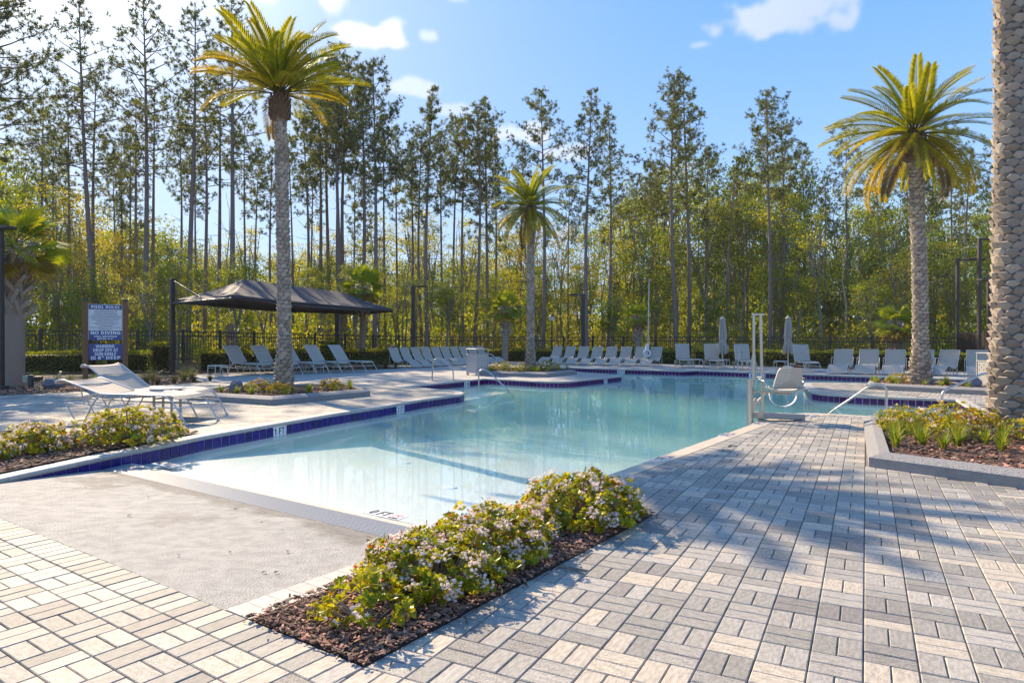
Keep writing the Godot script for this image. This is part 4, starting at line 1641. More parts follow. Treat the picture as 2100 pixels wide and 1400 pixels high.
func build_lift() -> void:
	var t := thing("pool_lift", "steel pool lift with a beige seat and white leg strap at the right pool corner", "pool lift", Vector3(4.0, 0, -11.3))
	var s := Shape.new()
	s.tube([Vector3(-0.015, -0.5, 0), Vector3(-0.015, 0.69, 0)], [0.055], 16)
	part(t, "mast_sleeve", s.mesh(), M.steel)
	s = Shape.new()
	s.box(Vector3(0.045, 1.22, 0), Vector3(0.042, 1.1, 0.042), Basis.IDENTITY, Color.WHITE, 0.008)
	part(t, "mast", s.mesh(), M.steel)
	s = Shape.new()
	s.box(Vector3(0.175, 0.86, 0.01), Vector3(0.042, 1.82, 0.042), Basis(Vector3(0, 0, 1), 0.025), Color.WHITE, 0.008)
	part(t, "rear_post", s.mesh(), M.steel)
	s = Shape.new()
	s.box(Vector3(0.115, 1.775, 0.005), Vector3(0.20, 0.03, 0.06), Basis.IDENTITY, Color.WHITE, 0.006)
	part(t, "mast_head", s.mesh(), M.steel)
	s = Shape.new()
	s.box(Vector3(0.15, 0.02, 0.03), Vector3(0.10, 0.30, 0.02), Basis.IDENTITY, Color.WHITE, 0.004)
	s.tube([Vector3(0.2, 0.05, 0.042), Vector3(0.2, 0.05, 0.055)], [0.014], 8)
	part(t, "bracket", s.mesh(), M.steel)
	s = Shape.new()
	var bb := Basis(Vector3.UP, -0.08)
	s.box(Vector3(0.46, 0.075, -0.02), Vector3(0.86, 0.10, 0.11), bb * Basis(Vector3(0, 0, 1), -0.04), Color.WHITE, 0.01)
	s.box(Vector3(0.50, 0.075, -0.018), Vector3(0.006, 0.104, 0.114), bb)
	part(t, "base_beam", s.mesh(), M.lift_beam)
	s = Shape.new()
	s.box(Vector3(0.84, 0.0, 0.02), Vector3(0.05, 0.05, 0.05), Basis.IDENTITY, Color.WHITE, 0.006)
	s.tube([Vector3(0.9, 0.08, 0.0), Vector3(0.98, 0.09, 0.0)], [0.02, 0.012], 8)
	s.box(Vector3(1.04, 0.07, 0.01), Vector3(0.10, 0.03, 0.05), bb, Color.WHITE, 0.008)
	part(t, "beam_foot", s.mesh(), M.strap_white)
	s = Shape.new()
	s.tube(rounded([Vector3(0.1, 0.04, 0.07), Vector3(0.35, 0.0, 0.08), Vector3(0.6, -0.0, 0.09), Vector3(0.82, 0.03, 0.07)], 0.1), [0.006], 6)
	part(t, "cable", s.mesh(), M.black_metal)
	# arm that carries the chair
	s = Shape.new()
	s.box(Vector3(0.30, 0.475, 0.02), Vector3(0.56, 0.03, 0.045), Basis(Vector3(0, 0, 1), -0.03), Color.WHITE, 0.006)
	s.box(Vector3(0.53, 0.455, 0.05), Vector3(0.22, 0.03, 0.10), Basis.IDENTITY, Color.WHITE, 0.006)
	part(t, "arm", s.mesh(), M.steel)
	# moulded seat and back
	s = Shape.new()
	var seat := [Vector3(0.27, 0.52, 0.25), Vector3(0.82, 0.53, 0.22), Vector3(0.80, 0.545, -0.20), Vector3(0.31, 0.535, -0.17)]
	var grid := []
	for i in 7:
		var rw := []
		for j in 7:
			var a: float = i / 6.0
			var b: float = j / 6.0
			var p: Vector3 = seat[0].lerp(seat[1], b).lerp(seat[3].lerp(seat[2], b), a)
			p.y -= 0.03 * sin(PI * b) * sin(PI * a * 0.9)
			p.y += 0.05 * pow(absf(b * 2 - 1), 5.0)
			rw.append(p)
		grid.append(rw)
	for i in 6:
		for j in 6:
			s.face(grid[i][j], grid[i][j + 1], grid[i + 1][j + 1], grid[i + 1][j], Vector3.UP)
			s.face(grid[i][j] - Vector3(0, 0.035, 0), grid[i][j + 1] - Vector3(0, 0.035, 0), grid[i + 1][j + 1] - Vector3(0, 0.035, 0), grid[i + 1][j] - Vector3(0, 0.035, 0), Vector3.DOWN)
	for j in 6:
		s.face(grid[0][j], grid[0][j + 1], grid[0][j + 1] - Vector3(0, 0.035, 0), grid[0][j] - Vector3(0, 0.035, 0), Vector3(0, 0, 1))
	for i in 6:
		s.face(grid[i][0], grid[i + 1][0], grid[i + 1][0] - Vector3(0, 0.035, 0), grid[i][0] - Vector3(0, 0.035, 0), Vector3(-1, 0, 0))
		s.face(grid[i][6], grid[i + 1][6], grid[i + 1][6] - Vector3(0, 0.035, 0), grid[i][6] - Vector3(0, 0.035, 0), Vector3(1, 0, 0))
	part(t, "seat", s.mesh(), M.lift_plastic)
	s = Shape.new()
	var outline := [Vector2(0.33, 0.535), Vector2(0.35, 0.68), Vector2(0.385, 0.84), Vector2(0.42, 0.885), Vector2(0.60, 0.90), Vector2(0.76, 0.885), Vector2(0.79, 0.86), Vector2(0.80, 0.70), Vector2(0.79, 0.54)]
	var fr := []
	var bk := []
	for q in outline:
		var lean: float = (q.y - 0.535) * -0.18
		var cup := 0.06 * pow(absf((q.x - 0.57) / 0.23), 2.0)
		fr.append(Vector3(q.x, q.y, 0.17 + lean * -1.0 - cup))
		bk.append(Vector3(q.x, q.y, 0.14 + lean * -1.0 - cup))
	var mf := Vector3(0.58, 0.70, 0.17 + 0.03)
	for i in fr.size():
		var j := (i + 1) % fr.size()
		s.face(fr[i], fr[j], mf, mf, Vector3(0, 0, 1))
		s.face(bk[i], bk[j], mf - Vector3(0, 0, 0.03), mf - Vector3(0, 0, 0.03), Vector3(0, 0, -1))
		s.face(fr[i], fr[j], bk[j], bk[i], Vector3(fr[i].x - 0.58, fr[i].y - 0.7, 0))
	part(t, "backrest", s.mesh(), M.lift_plastic)
	for x in [0.19, 0.83]:
		s = Shape.new()
		var sg := -1.0 if x < 0.5 else 1.0
		s.tube(rounded([Vector3(x - sg * 0.04, 0.54, 0.16), Vector3(x, 0.66, 0.12), Vector3(x + sg * 0.03, 0.70, -0.12)], 0.05), [0.014], 8)
		s.box(Vector3(x + sg * 0.02, 0.715, -0.03), Vector3(0.05, 0.03, 0.22), Basis.IDENTITY, Color.WHITE, 0.008)
		part(t, "armrest", s.mesh(), M.steel)
	# strap that hangs below the seat
	s = Shape.new()
	var prev := Vector3.ZERO
	for i in 15:
		var a := PI * i / 14.0
		var p := Vector3(0.56 + 0.235 * -cos(a), 0.47 - 0.24 * pow(sin(a), 0.85), -0.06)
		if i > 0:
			s.box((p + prev) / 2.0, Vector3((p - prev).length() + 0.006, 0.005, 0.06), Basis(Vector3(0, 0, 1), atan2(p.y - prev.y, p.x - prev.x)))
		prev = p
	part(t, "leg_strap", s.mesh(), M.strap_white)
	s = Shape.new()
	s.tube([Vector3(0.33, 0.47, -0.16), Vector3(0.20, 0.26, -0.26)], [0.012], 8)
	s.tube([Vector3(0.30, 0.47, -0.12), Vector3(0.17, 0.28, -0.22)], [0.012], 8)
	part(t, "footrest_arms", s.mesh(), M.steel)
	s = Shape.new()
	s.box(Vector3(0.155, 0.255, -0.25), Vector3(0.09, 0.20, 0.03), Basis(Vector3(0, 0, 1), -0.45), Color.WHITE, 0.008)
	part(t, "footrest", s.mesh(), M.footrest)
	s = Shape.new()
	s.box(Vector3(0.30, 0.40, 0.1), Vector3(0.025, 0.06, 0.02))
	s.tube([Vector3(0.55, 0.47, 0.05), Vector3(0.60, 0.3, 0.05), Vector3(0.57, 0.22, 0.02)], [0.004], 5)
	part(t, "belt_end", s.mesh(), M.strap_white)


func build_sign() -> void:
	var a := Vector3(-11.5, 0, -18.2)
	var b := Vector3(-10.72, 0, -18.72)
	var e := (b - a).normalized()
	var bx := Basis(e, Vector3.UP, e.cross(Vector3.UP))
	var t := thing("pool_rules_sign", "blue and white pool rules sign between two brown wooden posts", "sign", a)
	for k in 2:
		var s := Shape.new()
		s.box((b - a) * k + Vector3(0, 1.19, 0), Vector3(0.125, 2.40, 0.125), bx, Color.WHITE, 0.008)
		var p := part(t, "post", s.mesh(), M.post_wood)
		s = Shape.new()
		s.box((b - a) * k + Vector3(0, 2.40, 0), Vector3(0.15, 0.035, 0.15), bx, Color.WHITE, 0.006)
		s.box((b - a) * k + Vector3(0, 2.43, 0), Vector3(0.12, 0.03, 0.12), bx, Color.WHITE, 0.012)
		part(p, "post_cap", s.mesh(), M.post_cap)
	var mid := (b - a) / 2.0
	var w := (b - a).length() - 0.13
	var zf := bx.z * 0.03
	if bx.z.dot(-a) < 0: zf = -zf
	var face := Basis(e, Vector3.UP, zf.normalized())
	var s := Shape.new()
	s.box(mid + Vector3(0, 1.81, 0), Vector3(w, 0.97, 0.03), bx, Color.WHITE, 0.004)
	var board := part(t, "rules_board", s.mesh(), M.sign_white)
	s = Shape.new()
	s.box(mid + Vector3(0, 2.222, 0) + zf * 0.58, Vector3(w - 0.03, 0.125, 0.006), bx)
	s.box(mid + Vector3(0, 1.455, 0) + zf * 0.58, Vector3(w - 0.03, 0.26, 0.006), bx)
	part(board, "blue_panel", s.mesh(), M.sign_blue)
	var put := func(words: String, y: float, high: float, wide: float, m: Material, owner_node: Node) -> void:
		lettering(owner_node, "lettering", words, high, m, Transform3D(face, mid + Vector3(0, y, 0) + zf * 0.78), true, wide)
	put.call("POOL RULES", 2.222, 0.075, w * 0.82, M.lettering_white, board)
	var lines := ["* POOL HOURS DAWN TILL DUSK", "* RESIDENTS AND GUESTS ONLY", "* USE POOL AT YOUR OWN RISK", "* DO NOT PLACE FURNITURE IN POOL", "* PLEASE SHOWER BEFORE ENTERING POOL", "* NO FOOD IN POOL OR WET DECK AREA", "* NO GLASS OR ANIMALS ALLOWED", "WITHIN THE POOL AREA", "* DO NOT SWALLOW THE POOL WATER", "* NO ALCOHOL OR SMOKING", "* NO TRESPASSING", "* PLEASE DISPOSE OF ALL TRASH PROPERLY", "BATHING LOAD 80"]
	for i in lines.size():
		put.call(lines[i], 2.125 - i * 0.042, 0.021, w * clampf(lines[i].length() / 40.0, 0.3, 0.93), M.lettering_grey, board)
	put.call("NO DIVING", 1.52, 0.09, w * 0.86, M.lettering_white, board)
	put.call("POOL MAXIMUM", 1.425, 0.042, w * 0.66, M.lettering_white, board)
	put.call("DEPTH: 4'-6\"", 1.36, 0.045, w * 0.48, M.lettering_white, board)
	s = Shape.new()
	s.box(mid + Vector3(0, 1.0, 0), Vector3(w, 0.44, 0.03), bx, Color.WHITE, 0.004)
	var board2 := part(t, "warning_board", s.mesh(), M.sign_blue)
	var zl := zf
	var y := 1.155
	for wl in [["WARNING:", 0.56], ["DROP OFF AT", 0.72], ["SUN SHELF", 0.62], ["IS 8\" DEEP", 0.86]]:
		lettering(board2, "lettering", wl[0], 0.085, M.lettering_white, Transform3D(face, mid + Vector3(0, y, 0) + zl * 0.56), true, w * wl[1])
		y -= 0.105


func build_shade() -> void:
	# corners of the canopy: near, left, right, far
	var n := Vector3(-9.8, 2.9, -23.7)
	var l := Vector3(-13.2, 2.9, -26.6)
	var r := Vector3(-6.2, 2.9, -35.0)
	var f := l + r - n
	var t := thing("shade_canopy", "dark fabric shade canopy on black posts over the chaises at the left", "shade canopy")
	var along := (r - n)
	var m := (n + l) / 2.0
	var r1 := m + along * 0.19 + Vector3(0, 0.84, 0)
	var r2 := m + along * 0.82 + Vector3(0, 0.80, 0)
	var s := Shape.new()
	# each roof face as a sagging patch
	for q in [[n, l, r1, r1], [f, r, r2, r2], [r, n, r1, r2], [l, f, r2, r1]]:
		var g := []
		for i in 9:
			var rw := []
			for j in 9:
				var a: float = i / 8.0
				var b: float = j / 8.0
				var p: Vector3 = q[0].lerp(q[1], b).lerp(q[3].lerp(q[2], b), a)
				p.y -= 0.10 * sin(PI * b) * (1.0 - a) + 0.06 * sin(PI * a)
				rw.append(p)
			g.append(rw)
		for i in 8:
			for j in 8:
				if g[i][j].distance_to(g[i + 1][j + 1]) > 0.001:
					s.face(g[i][j], g[i][j + 1], g[i + 1][j + 1], g[i + 1][j], Vector3.UP)
	part(t, "canopy", s.mesh(), M.shade_cloth)
	var hem := Shape.new()
	for q in [[n, l], [n, r], [r, f], [f, l]]:
		var prev: Vector3 = q[0]
		for j in range(1, 9):
			var p: Vector3 = q[0].lerp(q[1], j / 8.0)
			p.y -= 0.10 * sin(PI * j / 8.0)
			hem.face(prev + Vector3(0, 0.01, 0), p + Vector3(0, 0.01, 0), p - Vector3(0, 0.15, 0), prev - Vector3(0, 0.15, 0), Vector3(1, 0, 1))
			prev = p
	part(t, "hem", hem.mesh(), M.shade_cloth)
	var out := (l - n).normalized()
	for e in [[l, n, r1], [f, r, r2]]:
		var base: Vector3 = e[0] + out * 0.4
		base.y = 0
		s = Shape.new()
		s.box(base + Vector3(0, 1.87, 0), Vector3(0.17, 3.74, 0.17), Basis(Vector3.UP, -0.6), Color.WHITE, 0.02)
		part(t, "post", s.mesh(), M.black_metal)
		s = Shape.new()
		s.tube([base + Vector3(0, 2.75, 0), e[1] + Vector3(0, -0.14, 0)], [0.06], 8)
		part(t, "beam", s.mesh(), M.black_metal)
		s = Shape.new()
		s.tube([base + Vector3(0, 3.68, 0), (base + e[1]) / 2.0 + Vector3(0, 1.45, 0)], [0.03], 8)
		part(t, "tension_rod", s.mesh(), M.black_metal)
	s = Shape.new()
	s.tube([n - Vector3(0, 0.1, 0), r - Vector3(0, 0.1, 0)], [0.045], 8)
	part(t, "edge_beam", s.mesh(), M.black_metal)
	s = Shape.new()
	s.tube([l - Vector3(0, 0.1, 0), f - Vector3(0, 0.1, 0)], [0.045], 8)
	part(t, "edge_beam", s.mesh(), M.black_metal)


func lamp(label: String, at: Vector3, h: float, arm: Vector3, w := 0.14) -> void:
	var t := thing("area_light_pole", label, "light pole", at)
	var s := Shape.new()
	s.box(Vector3(0, h / 2.0, 0), Vector3(w, h, w), Basis.IDENTITY, Color.WHITE, 0.015)
	part(t, "pole", s.mesh(), M.bronze_metal)
	s = Shape.new()
	s.box(Vector3(0, 0.06, 0), Vector3(w * 2.0, 0.12, w * 2.0), Basis.IDENTITY, Color.WHITE, 0.02)
	part(t, "base_cover", s.mesh(), M.bronze_metal)
	s = Shape.new()
	s.tube([Vector3(0, h - 0.06, 0), Vector3(0, h - 0.06, 0) + arm * 0.5], [0.035], 8)
	part(t, "arm", s.mesh(), M.bronze_metal)
	s = Shape.new()
	var b := Basis(Vector3.UP, -atan2(arm.z, arm.x))
	s.box(Vector3(0, h - 0.05, 0) + arm * 0.78, Vector3(arm.length() * 0.75, 0.09, 0.30), b, Color.WHITE, 0.02)
	part(t, "lamp_head", s.mesh(), M.bronze_metal)


func build_lamps() -> void:
	lamp("dark light pole at the left edge beside the sabal palm", Vector3(-13.6, 0, -17.95), 4.34, Vector3(0.35, 0, 0.1), 0.15)
	lamp("dark light pole with a square head behind the left wave chaises", Vector3(-5.9, 0, -40.3), 4.5, Vector3(0.75, 0, 0.2), 0.2)
	lamp("dark light pole behind the far wave chaises, right of the lantern", Vector3(4.3, 0, -41.0), 4.05, Vector3(-0.7, 0, 0.1), 0.2)
	lamp("shorter dark light pole with an arm to the right, left of the wooden screen", Vector3(20.9, 0, -31.7), 5.1, Vector3(1.0, 0, 0.15), 0.13)
	lamp("tall dark light pole with an arm to the right before the wooden screen", Vector3(19.3, 0, -27.9), 5.5, Vector3(0.9, 0, 0.1), 0.13)
	lamp("short dark pole close beside the thick palm trunk at the right", Vector3(18.35, 0, -26.0), 3.65, Vector3(-0.4, 0, 0.1), 0.13)
	# a lantern on a round post
	var t := thing("lantern_post", "round black lantern post with a white glass head behind the slim palm", "lantern", Vector3(2.4, 0, -40.6))
	var s := Shape.new()
	s.tube([Vector3(0, 0, 0), Vector3(0, 0.4, 0), Vector3(0, 2.4, 0)], [0.10, 0.055, 0.045], 10)
	part(t, "post", s.mesh(), M.bronze_metal)
	s = Shape.new()
	s.lathe(Vector3(0, 2.4, 0), [Vector2(0.06, 0), Vector2(0.13, 0.06), Vector2(0.17, 0.24), Vector2(0.12, 0.30)], 12)
	part(t, "glass_head", s.mesh(), M.ring_white)
	s = Shape.new()
	s.lathe(Vector3(0, 2.68, 0), [Vector2(0.20, 0), Vector2(0.10, 0.09), Vector2(0.03, 0.12), Vector2(0.0, 0.18)], 12)
	part(t, "cap", s.mesh(), M.bronze_metal)
	# rescue pole and ring buoy
	t = thing("rescue_post", "white rescue post with a tall pole and a ring buoy among the far chaises", "rescue post", Vector3(6.75, 0, -33.9))
	s = Shape.new()
	s.box(Vector3(0, 0.5, 0), Vector3(0.12, 1.0, 0.12), Basis.IDENTITY, Color.WHITE, 0.01)
	part(t, "post", s.mesh(), M.white_metal)
	s = Shape.new()
	s.box(Vector3(0.02, 0.93, 0.08), Vector3(0.16, 0.34, 0.08), Basis.IDENTITY, Color.WHITE, 0.01)
	part(t, "bracket", s.mesh(), M.ring_white)
	s = Shape.new()
	s.tube([Vector3(0.05, 0.3, 0.06), Vector3(0.12, 4.35, 0.05)], [0.022], 8)
	part(t, "rescue_pole", s.mesh(), M.strap_white)
	var ring := TorusMesh.new()
	ring.inner_radius = 0.11
	ring.outer_radius = 0.21
	ring.rings = 24
	ring.ring_segments = 10
	part(t, "ring_buoy", ring, M.ring_white, "", Transform3D(Basis(Vector3.RIGHT, PI / 2.0 - 0.1), Vector3(0, 0.62, 0.13)))


func rock_mesh(seed_at: int, size: Vector3) -> Mesh:
	var f := noise(seed_at, 0.9, 3)
	var s := Shape.new()
	var nu := 14
	var nv := 9
	var g := []
	for i in nv + 1:
		var rw := []
		for j in nu:
			var a := PI * i / nv
			var b := TAU * j / nu
			var d := Vector3(sin(a) * cos(b), cos(a), sin(a) * sin(b))
			rw.append(d * (1.0 + 0.35 * f.get_noise_3dv(d * 1.6)) * size + Vector3(0, size.y * 0.7, 0))
		g.append(rw)
	for i in nv:
		for j in nu:
			var k := (j + 1) % nu
			s.face(g[i][j], g[i][k], g[i + 1][k], g[i + 1][j], g[i][j] - Vector3(0, size.y * 0.7, 0) + Vector3(0, 0.001, 0))
	return s.mesh()


func build_small() -> void:
	tag(part(self, "rock_speaker", rock_mesh(1, Vector3(0.17, 0.17, 0.14)), M.rock, "", Transform3D(Basis.IDENTITY, Vector3(-6.5, 0.1, -15.9))), "blue grey rock speaker at the left end of the left palm's planter", "garden speaker")
	tag(part(self, "rock_speaker", rock_mesh(2, Vector3(0.20, 0.17, 0.16)), M.rock, "", Transform3D(Basis.IDENTITY, Vector3(11.75, 0.12, -17.2))), "grey rock speaker beside the island palm, left of the white bin", "garden speaker")
	tag(part(self, "rock_speaker", rock_mesh(3, Vector3(0.15, 0.13, 0.13)), M.rock, "", Transform3D(Basis.IDENTITY, Vector3(-0.75, 0.12, -25.4))), "blue rock speaker behind the grey bin in the peninsula planter", "garden speaker")
	tag(part(self, "stone", rock_mesh(4, Vector3(0.26, 0.17, 0.18)), M.rock, "", Transform3D(Basis.IDENTITY, Vector3(-12.6, 0.0, -18.5))), "grey stone in the mulch right of the sabal palm", "stone")
	var t := thing("utility_box", "beige and black utility boxes on a stake beside the sabal palm's trunk", "utility box", Vector3(-13.35, 0, -18.75))
	var s := Shape.new()
	s.box(Vector3(0, 0.17, 0), Vector3(0.12, 0.38, 0.12), Basis.IDENTITY, Color.WHITE, 0.01)
	part(t, "stake", s.mesh(), M.post_cap)
	s = Shape.new()
	s.box(Vector3(-0.14, 0.24, 0), Vector3(0.15, 0.20, 0.12), Basis.IDENTITY, Color.WHITE, 0.015)
	part(t, "meter_box", s.mesh(), M.box_beige)
	s = Shape.new()
	s.box(Vector3(0.18, 0.26, 0.02), Vector3(0.24, 0.12, 0.16), Basis.IDENTITY, Color.WHITE, 0.02)
	part(t, "outlet_box", s.mesh(), M.bronze_metal)
	s = Shape.new()
	for k in 4:
		s.tube([Vector3(0.10 + 0.05 * k, 0.2, 0.02), Vector3(0.10 + 0.05 * k, -0.02, 0.02)], [0.014], 6)
	part(t, "conduits", s.mesh(), M.box_beige)
	t = thing("marker_stake", "short pale stake standing behind the grey stone in the mulch", "stake", Vector3(-12.75, 0, -19.0))
	s = Shape.new()
	s.tube([Vector3(0, 0, 0), Vector3(0.02, 0.3, 0), Vector3(0.05, 0.44, 0)], [0.03, 0.028, 0.035], 8)
	part(t, "shaft", s.mesh(), M.box_beige)
	# dead leaves and bark flakes blown onto the paving
	var where := []
	var tints := []
	var fl := Shape.new()
	fl.leaf(Vector3(-0.5, 0, 0), Vector3.RIGHT, Vector3(0, 0, 1), 1.0, 0.28, 0.12, Color.WHITE)
	for p in [P(0.9, -0.72), P(0.62, -0.95), P(0.55, -0.35), P(0.50, -0.40), P(1.3, -1.6), P(1.45, -2.2), P(1.2, -3.2), P(0.7, -2.5), P(1.0, -4.0), P(2.9, 1.25), P(2.75, 1.32), P(3.15, 1.6), P(0.35, -1.1)]:
		where.append(Transform3D(Basis.from_euler(Vector3(rr(-0.3, 0.3), rr(0, TAU), 0)).scaled_local(Vector3.ONE * rr(0.025, 0.05)), V3(p, 0.012 - clampf((p - BEACH).dot(AX) * 0.085, 0.0, 0.15) * (1.0 if (p - BEACH).dot(BX) < 0 else 0.0))))
		tints.append(Color(0.05, 0.025, 0.02) * rr(0.6, 2.0))
	scatter(self, "fallen_leaves", fl.mesh(), M.chip, where, tints)


# ---------- palms ----------

func frond_mesh(seed_at: int, l: float, droop: float, green: Color, tip: Color, leaflet := 0.40) -> Mesh:
	rng.seed = seed_at
	var s := Shape.new()
	var pts := []
	var dirs := []
	var p := Vector3.ZERO
	var a := 0.0
	var n := 16
	for i in n + 1:
		var f := float(i) / n
		a = -droop * pow(f, 1.5)
		var d := Vector3(cos(a), sin(a), 0.10 * sin(f * 3.0 + seed_at))
		pts.append(p)
		dirs.append(d.normalized())
		p += d.normalized() * (l / n)
	var radii := []
	for i in n + 1:
		radii.append(lerpf(0.022, 0.003, float(i) / n))
	s.tube(pts, radii, 4, Color(0.22, 0.17, 0.05), false)
	var m := 86
	for k in m:
		var f := 0.13 + 0.86 * k / m
		var i := int(f * n)
		var fr := f * n - i
		var q: Vector3 = pts[i].lerp(pts[min(i + 1, n)], fr)
		var d: Vector3 = dirs[min(i, n)]
		var up := Vector3(-d.y, d.x, 0)
		var ll: float = leaflet * l / 2.4 * (0.35 + 0.65 * sin(PI * clampf(0.12 + f * 0.82, 0, 1))) * rr(0.88, 1.08)
		for sd in [-1.0, 1.0]:
			var side := Vector3(0, 0, sd)
			var lift: float = [0.55, 0.25, 0.4][k % 3]
			var dd := (d * (0.55 + f * 0.5) + side * 0.8 + up * lift).normalized()
			var w := dd.cross(up + Vector3(rr(-0.3, 0.3), 0, rr(-0.3, 0.3))).normalized()
			var c := green.lerp(tip, clampf(f * 0.8 + rr(-0.2, 0.25), 0, 1)) * rr(0.8, 1.2)
			var mid := q + dd * ll * 0.5 - Vector3(0, 0.004, 0)
			var end := q + dd * ll - Vector3(0, ll * 0.16, 0)
			s.tri(q - w * 0.007, mid + w * 0.017, mid - w * 0.017, c)
			s.tri(mid + w * 0.017, end, mid - w * 0.017, c)
	return s.mesh()


var frond_green := []
var frond_gold := []
var frond_dry: Mesh


func date_palm(label: String, at: Vector3, h: float, r0: float, r1: float, reach: float, fronds: int, bases := 0, lean := Vector3.ZERO, lowest := -38.0) -> Node3D:
	rng.seed = hash(label)
	var t := thing("date_palm", label, "palm tree", at)
	var s := Shape.new()
	var pts := []
	var radii := []
	for i in 15:
		var f := i / 14.0
		pts.append(Vector3(lean.x * f * f, -0.06 + h * f, lean.z * f * f))
		radii.append((lerpf(r0, r1, clampf(f / 0.18, 0, 1)) if f < 0.18 else lerpf(r1, r1 * 0.88, (f - 0.18) / 0.82)) * 0.9)
	s.tube(pts, radii, 18, Color(0.20, 0.165, 0.135))
	var trunk := part(t, "trunk", s.mesh(), M.palm_bark)
	# the cut leaf bases, in a spiral, like rough shingles
	var shapes := []
	for k in 6:
		var one := Shape.new()
		scale_shape(one, Transform3D.IDENTITY, Color(0.46, 0.385, 0.31) * [0.8, 0.92, 1.0, 1.1, 1.2, 0.7][k], k)
		shapes.append(one.mesh())
	var rest := Shape.new()
	var dy: float = 0.062 + r1 * 0.16
	var around := 7
	var n := int(h / dy) * around
	var nearby := []
	for i in n:
		var y := (i + rr(-0.1, 0.1)) * dy / around
		var f := y / h
		var a := i * TAU / (around + 0.5) + rr(-0.05, 0.05)
		var r: float = (lerpf(r0, r1, clampf(f / 0.18, 0, 1)) if f < 0.18 else lerpf(r1, r1 * 0.88, (f - 0.18) / 0.82)) * 0.9
		var out := Vector3(cos(a), 0, sin(a))
		var wide: float = r * TAU / around * rr(0.92, 1.12)
		var b := Basis(Vector3.UP.cross(out) * wide, Vector3.UP * (dy * 1.3 * rr(0.75, 1.25)), out * (r * rr(0.13, 0.36)))
		b = b * Basis(Vector3(0, 0, 1), rr(-0.16, 0.16))
		var tr := Transform3D(b, Vector3(lean.x * f * f, y, lean.z * f * f) + out * (r * rr(0.93, 1.0)))
		var faces := out.dot((-at * Vector3(1, 0, 1)).normalized())
		nearby.append([tr, faces > 0.0 and at.y + y < 6.5 and bases > 0, rng.randi_range(0, 5)])
	var made := 0
	for e in nearby:
		if e[1] and made < bases:
			made += 1
			part(trunk, "leaf_base", shapes[e[2]], M.palm_bark, "", e[0])
		else:
			scale_shape(rest, e[0], Color(0.46, 0.385, 0.31) * [0.8, 0.92, 1.0, 1.1, 1.2, 0.7][e[2]], e[2])
	part(trunk, "leaf_bases", rest.mesh(), M.palm_bark, "stuff")
	# the bulb of brown stubs below the crown
	var top: Vector3 = pts[14]
	s = Shape.new()
	var bh := 0.62 * r1 / 0.22
	s.lathe(top + Vector3(0, -bh, 0), [Vector2(r1 * 0.86, 0), Vector2(r1 * 1.3, bh * 0.14), Vector2(r1 * 1.42, bh * 0.6), Vector2(r1 * 1.25, bh * 1.05), Vector2(r1 * 0.8, bh * 1.35), Vector2(0, bh * 1.5)], 18)
	for i in 90:
		var a := i * 2.399
		var f := i / 90.0
		var out := Vector3(cos(a), 0, sin(a))
		var p := top + out * r1 * (1.33 if f < 0.8 else 1.1) + Vector3(0, bh * (f * 1.25 - 0.95), 0)
		var d := (Vector3.UP + out * 0.35).normalized()
		s.tube([p, p + d * bh * 0.22], [r1 * 0.2, r1 * 0.09], 4, Color.WHITE, true)
	part(t, "crown_base", s.mesh(), M.fibre)
	# fronds
	var heart := top + Vector3(0, bh * 0.35, 0)
	for i in fronds:
		var f := (i + 0.5) / fronds
		var el := lerpf(84.0, lowest, pow(f, 0.85)) + rr(-6, 6)
		var az := i * 137.5 + rr(-10, 10)
		var mesh: Mesh = frond_green[rng.randi_range(0, 3)]
		if f > 0.58: mesh = frond_gold[rng.randi_range(0, 2)] if rng.randf() < (f - 0.4) * 1.3 else mesh
		if f > 0.93 and rng.randf() < 0.4: mesh = frond_dry
		var k := reach / 2.4 * rr(0.88, 1.08) * (0.8 if f < 0.12 else 1.0)
		var b := Basis(Vector3.UP, deg_to_rad(az)) * Basis(Vector3(0, 0, 1), deg_to_rad(el)) * Basis(Vector3(1, 0, 0), rr(-0.4, 0.4))
		part(t, "frond", mesh, M.palm_leaf, "", Transform3D(b.scaled_local(Vector3.ONE * k), heart + b.x * r1 * 0.4))
	return t


func scale_shape(s: Shape, t: Transform3D, col: Color, kind: int) -> void:
	# a rhombic plate standing out at its upper rim
	var j: float = [0.0, 0.08, -0.08, 0.04, -0.05, 0.1][kind]
	var pts := [Vector3(-0.52, 0.05 + j, 0.05), Vector3(0.0, -0.55, 0.0), Vector3(0.52, 0.05 - j, 0.05), Vector3(0.26, 0.40, 0.85), Vector3(-0.24, 0.42, 0.95), Vector3(0.22, 0.5, 0.2), Vector3(-0.22, 0.52, 0.2), Vector3(0.0, -0.1, 0.55 + j)]
	var w := []
	for p in pts:
		w.append(t * p)
	var out := t.basis.z
	for f in [[0, 1, 7], [1, 2, 7], [2, 3, 7], [3, 4, 7], [4, 0, 7], [3, 5, 6], [3, 6, 4], [2, 5, 3], [0, 4, 6]]:
		var a: Vector3 = w[f[0]]
		var b: Vector3 = w[f[1]]
		var c: Vector3 = w[f[2]]
		if (c - a).cross(b - a).dot(out + (t.basis.y * 0.5)) < 0.0:
			s.tri(a, c, b, col)
		else:
			s.tri(a, b, c, col)


var fan_leaf := []


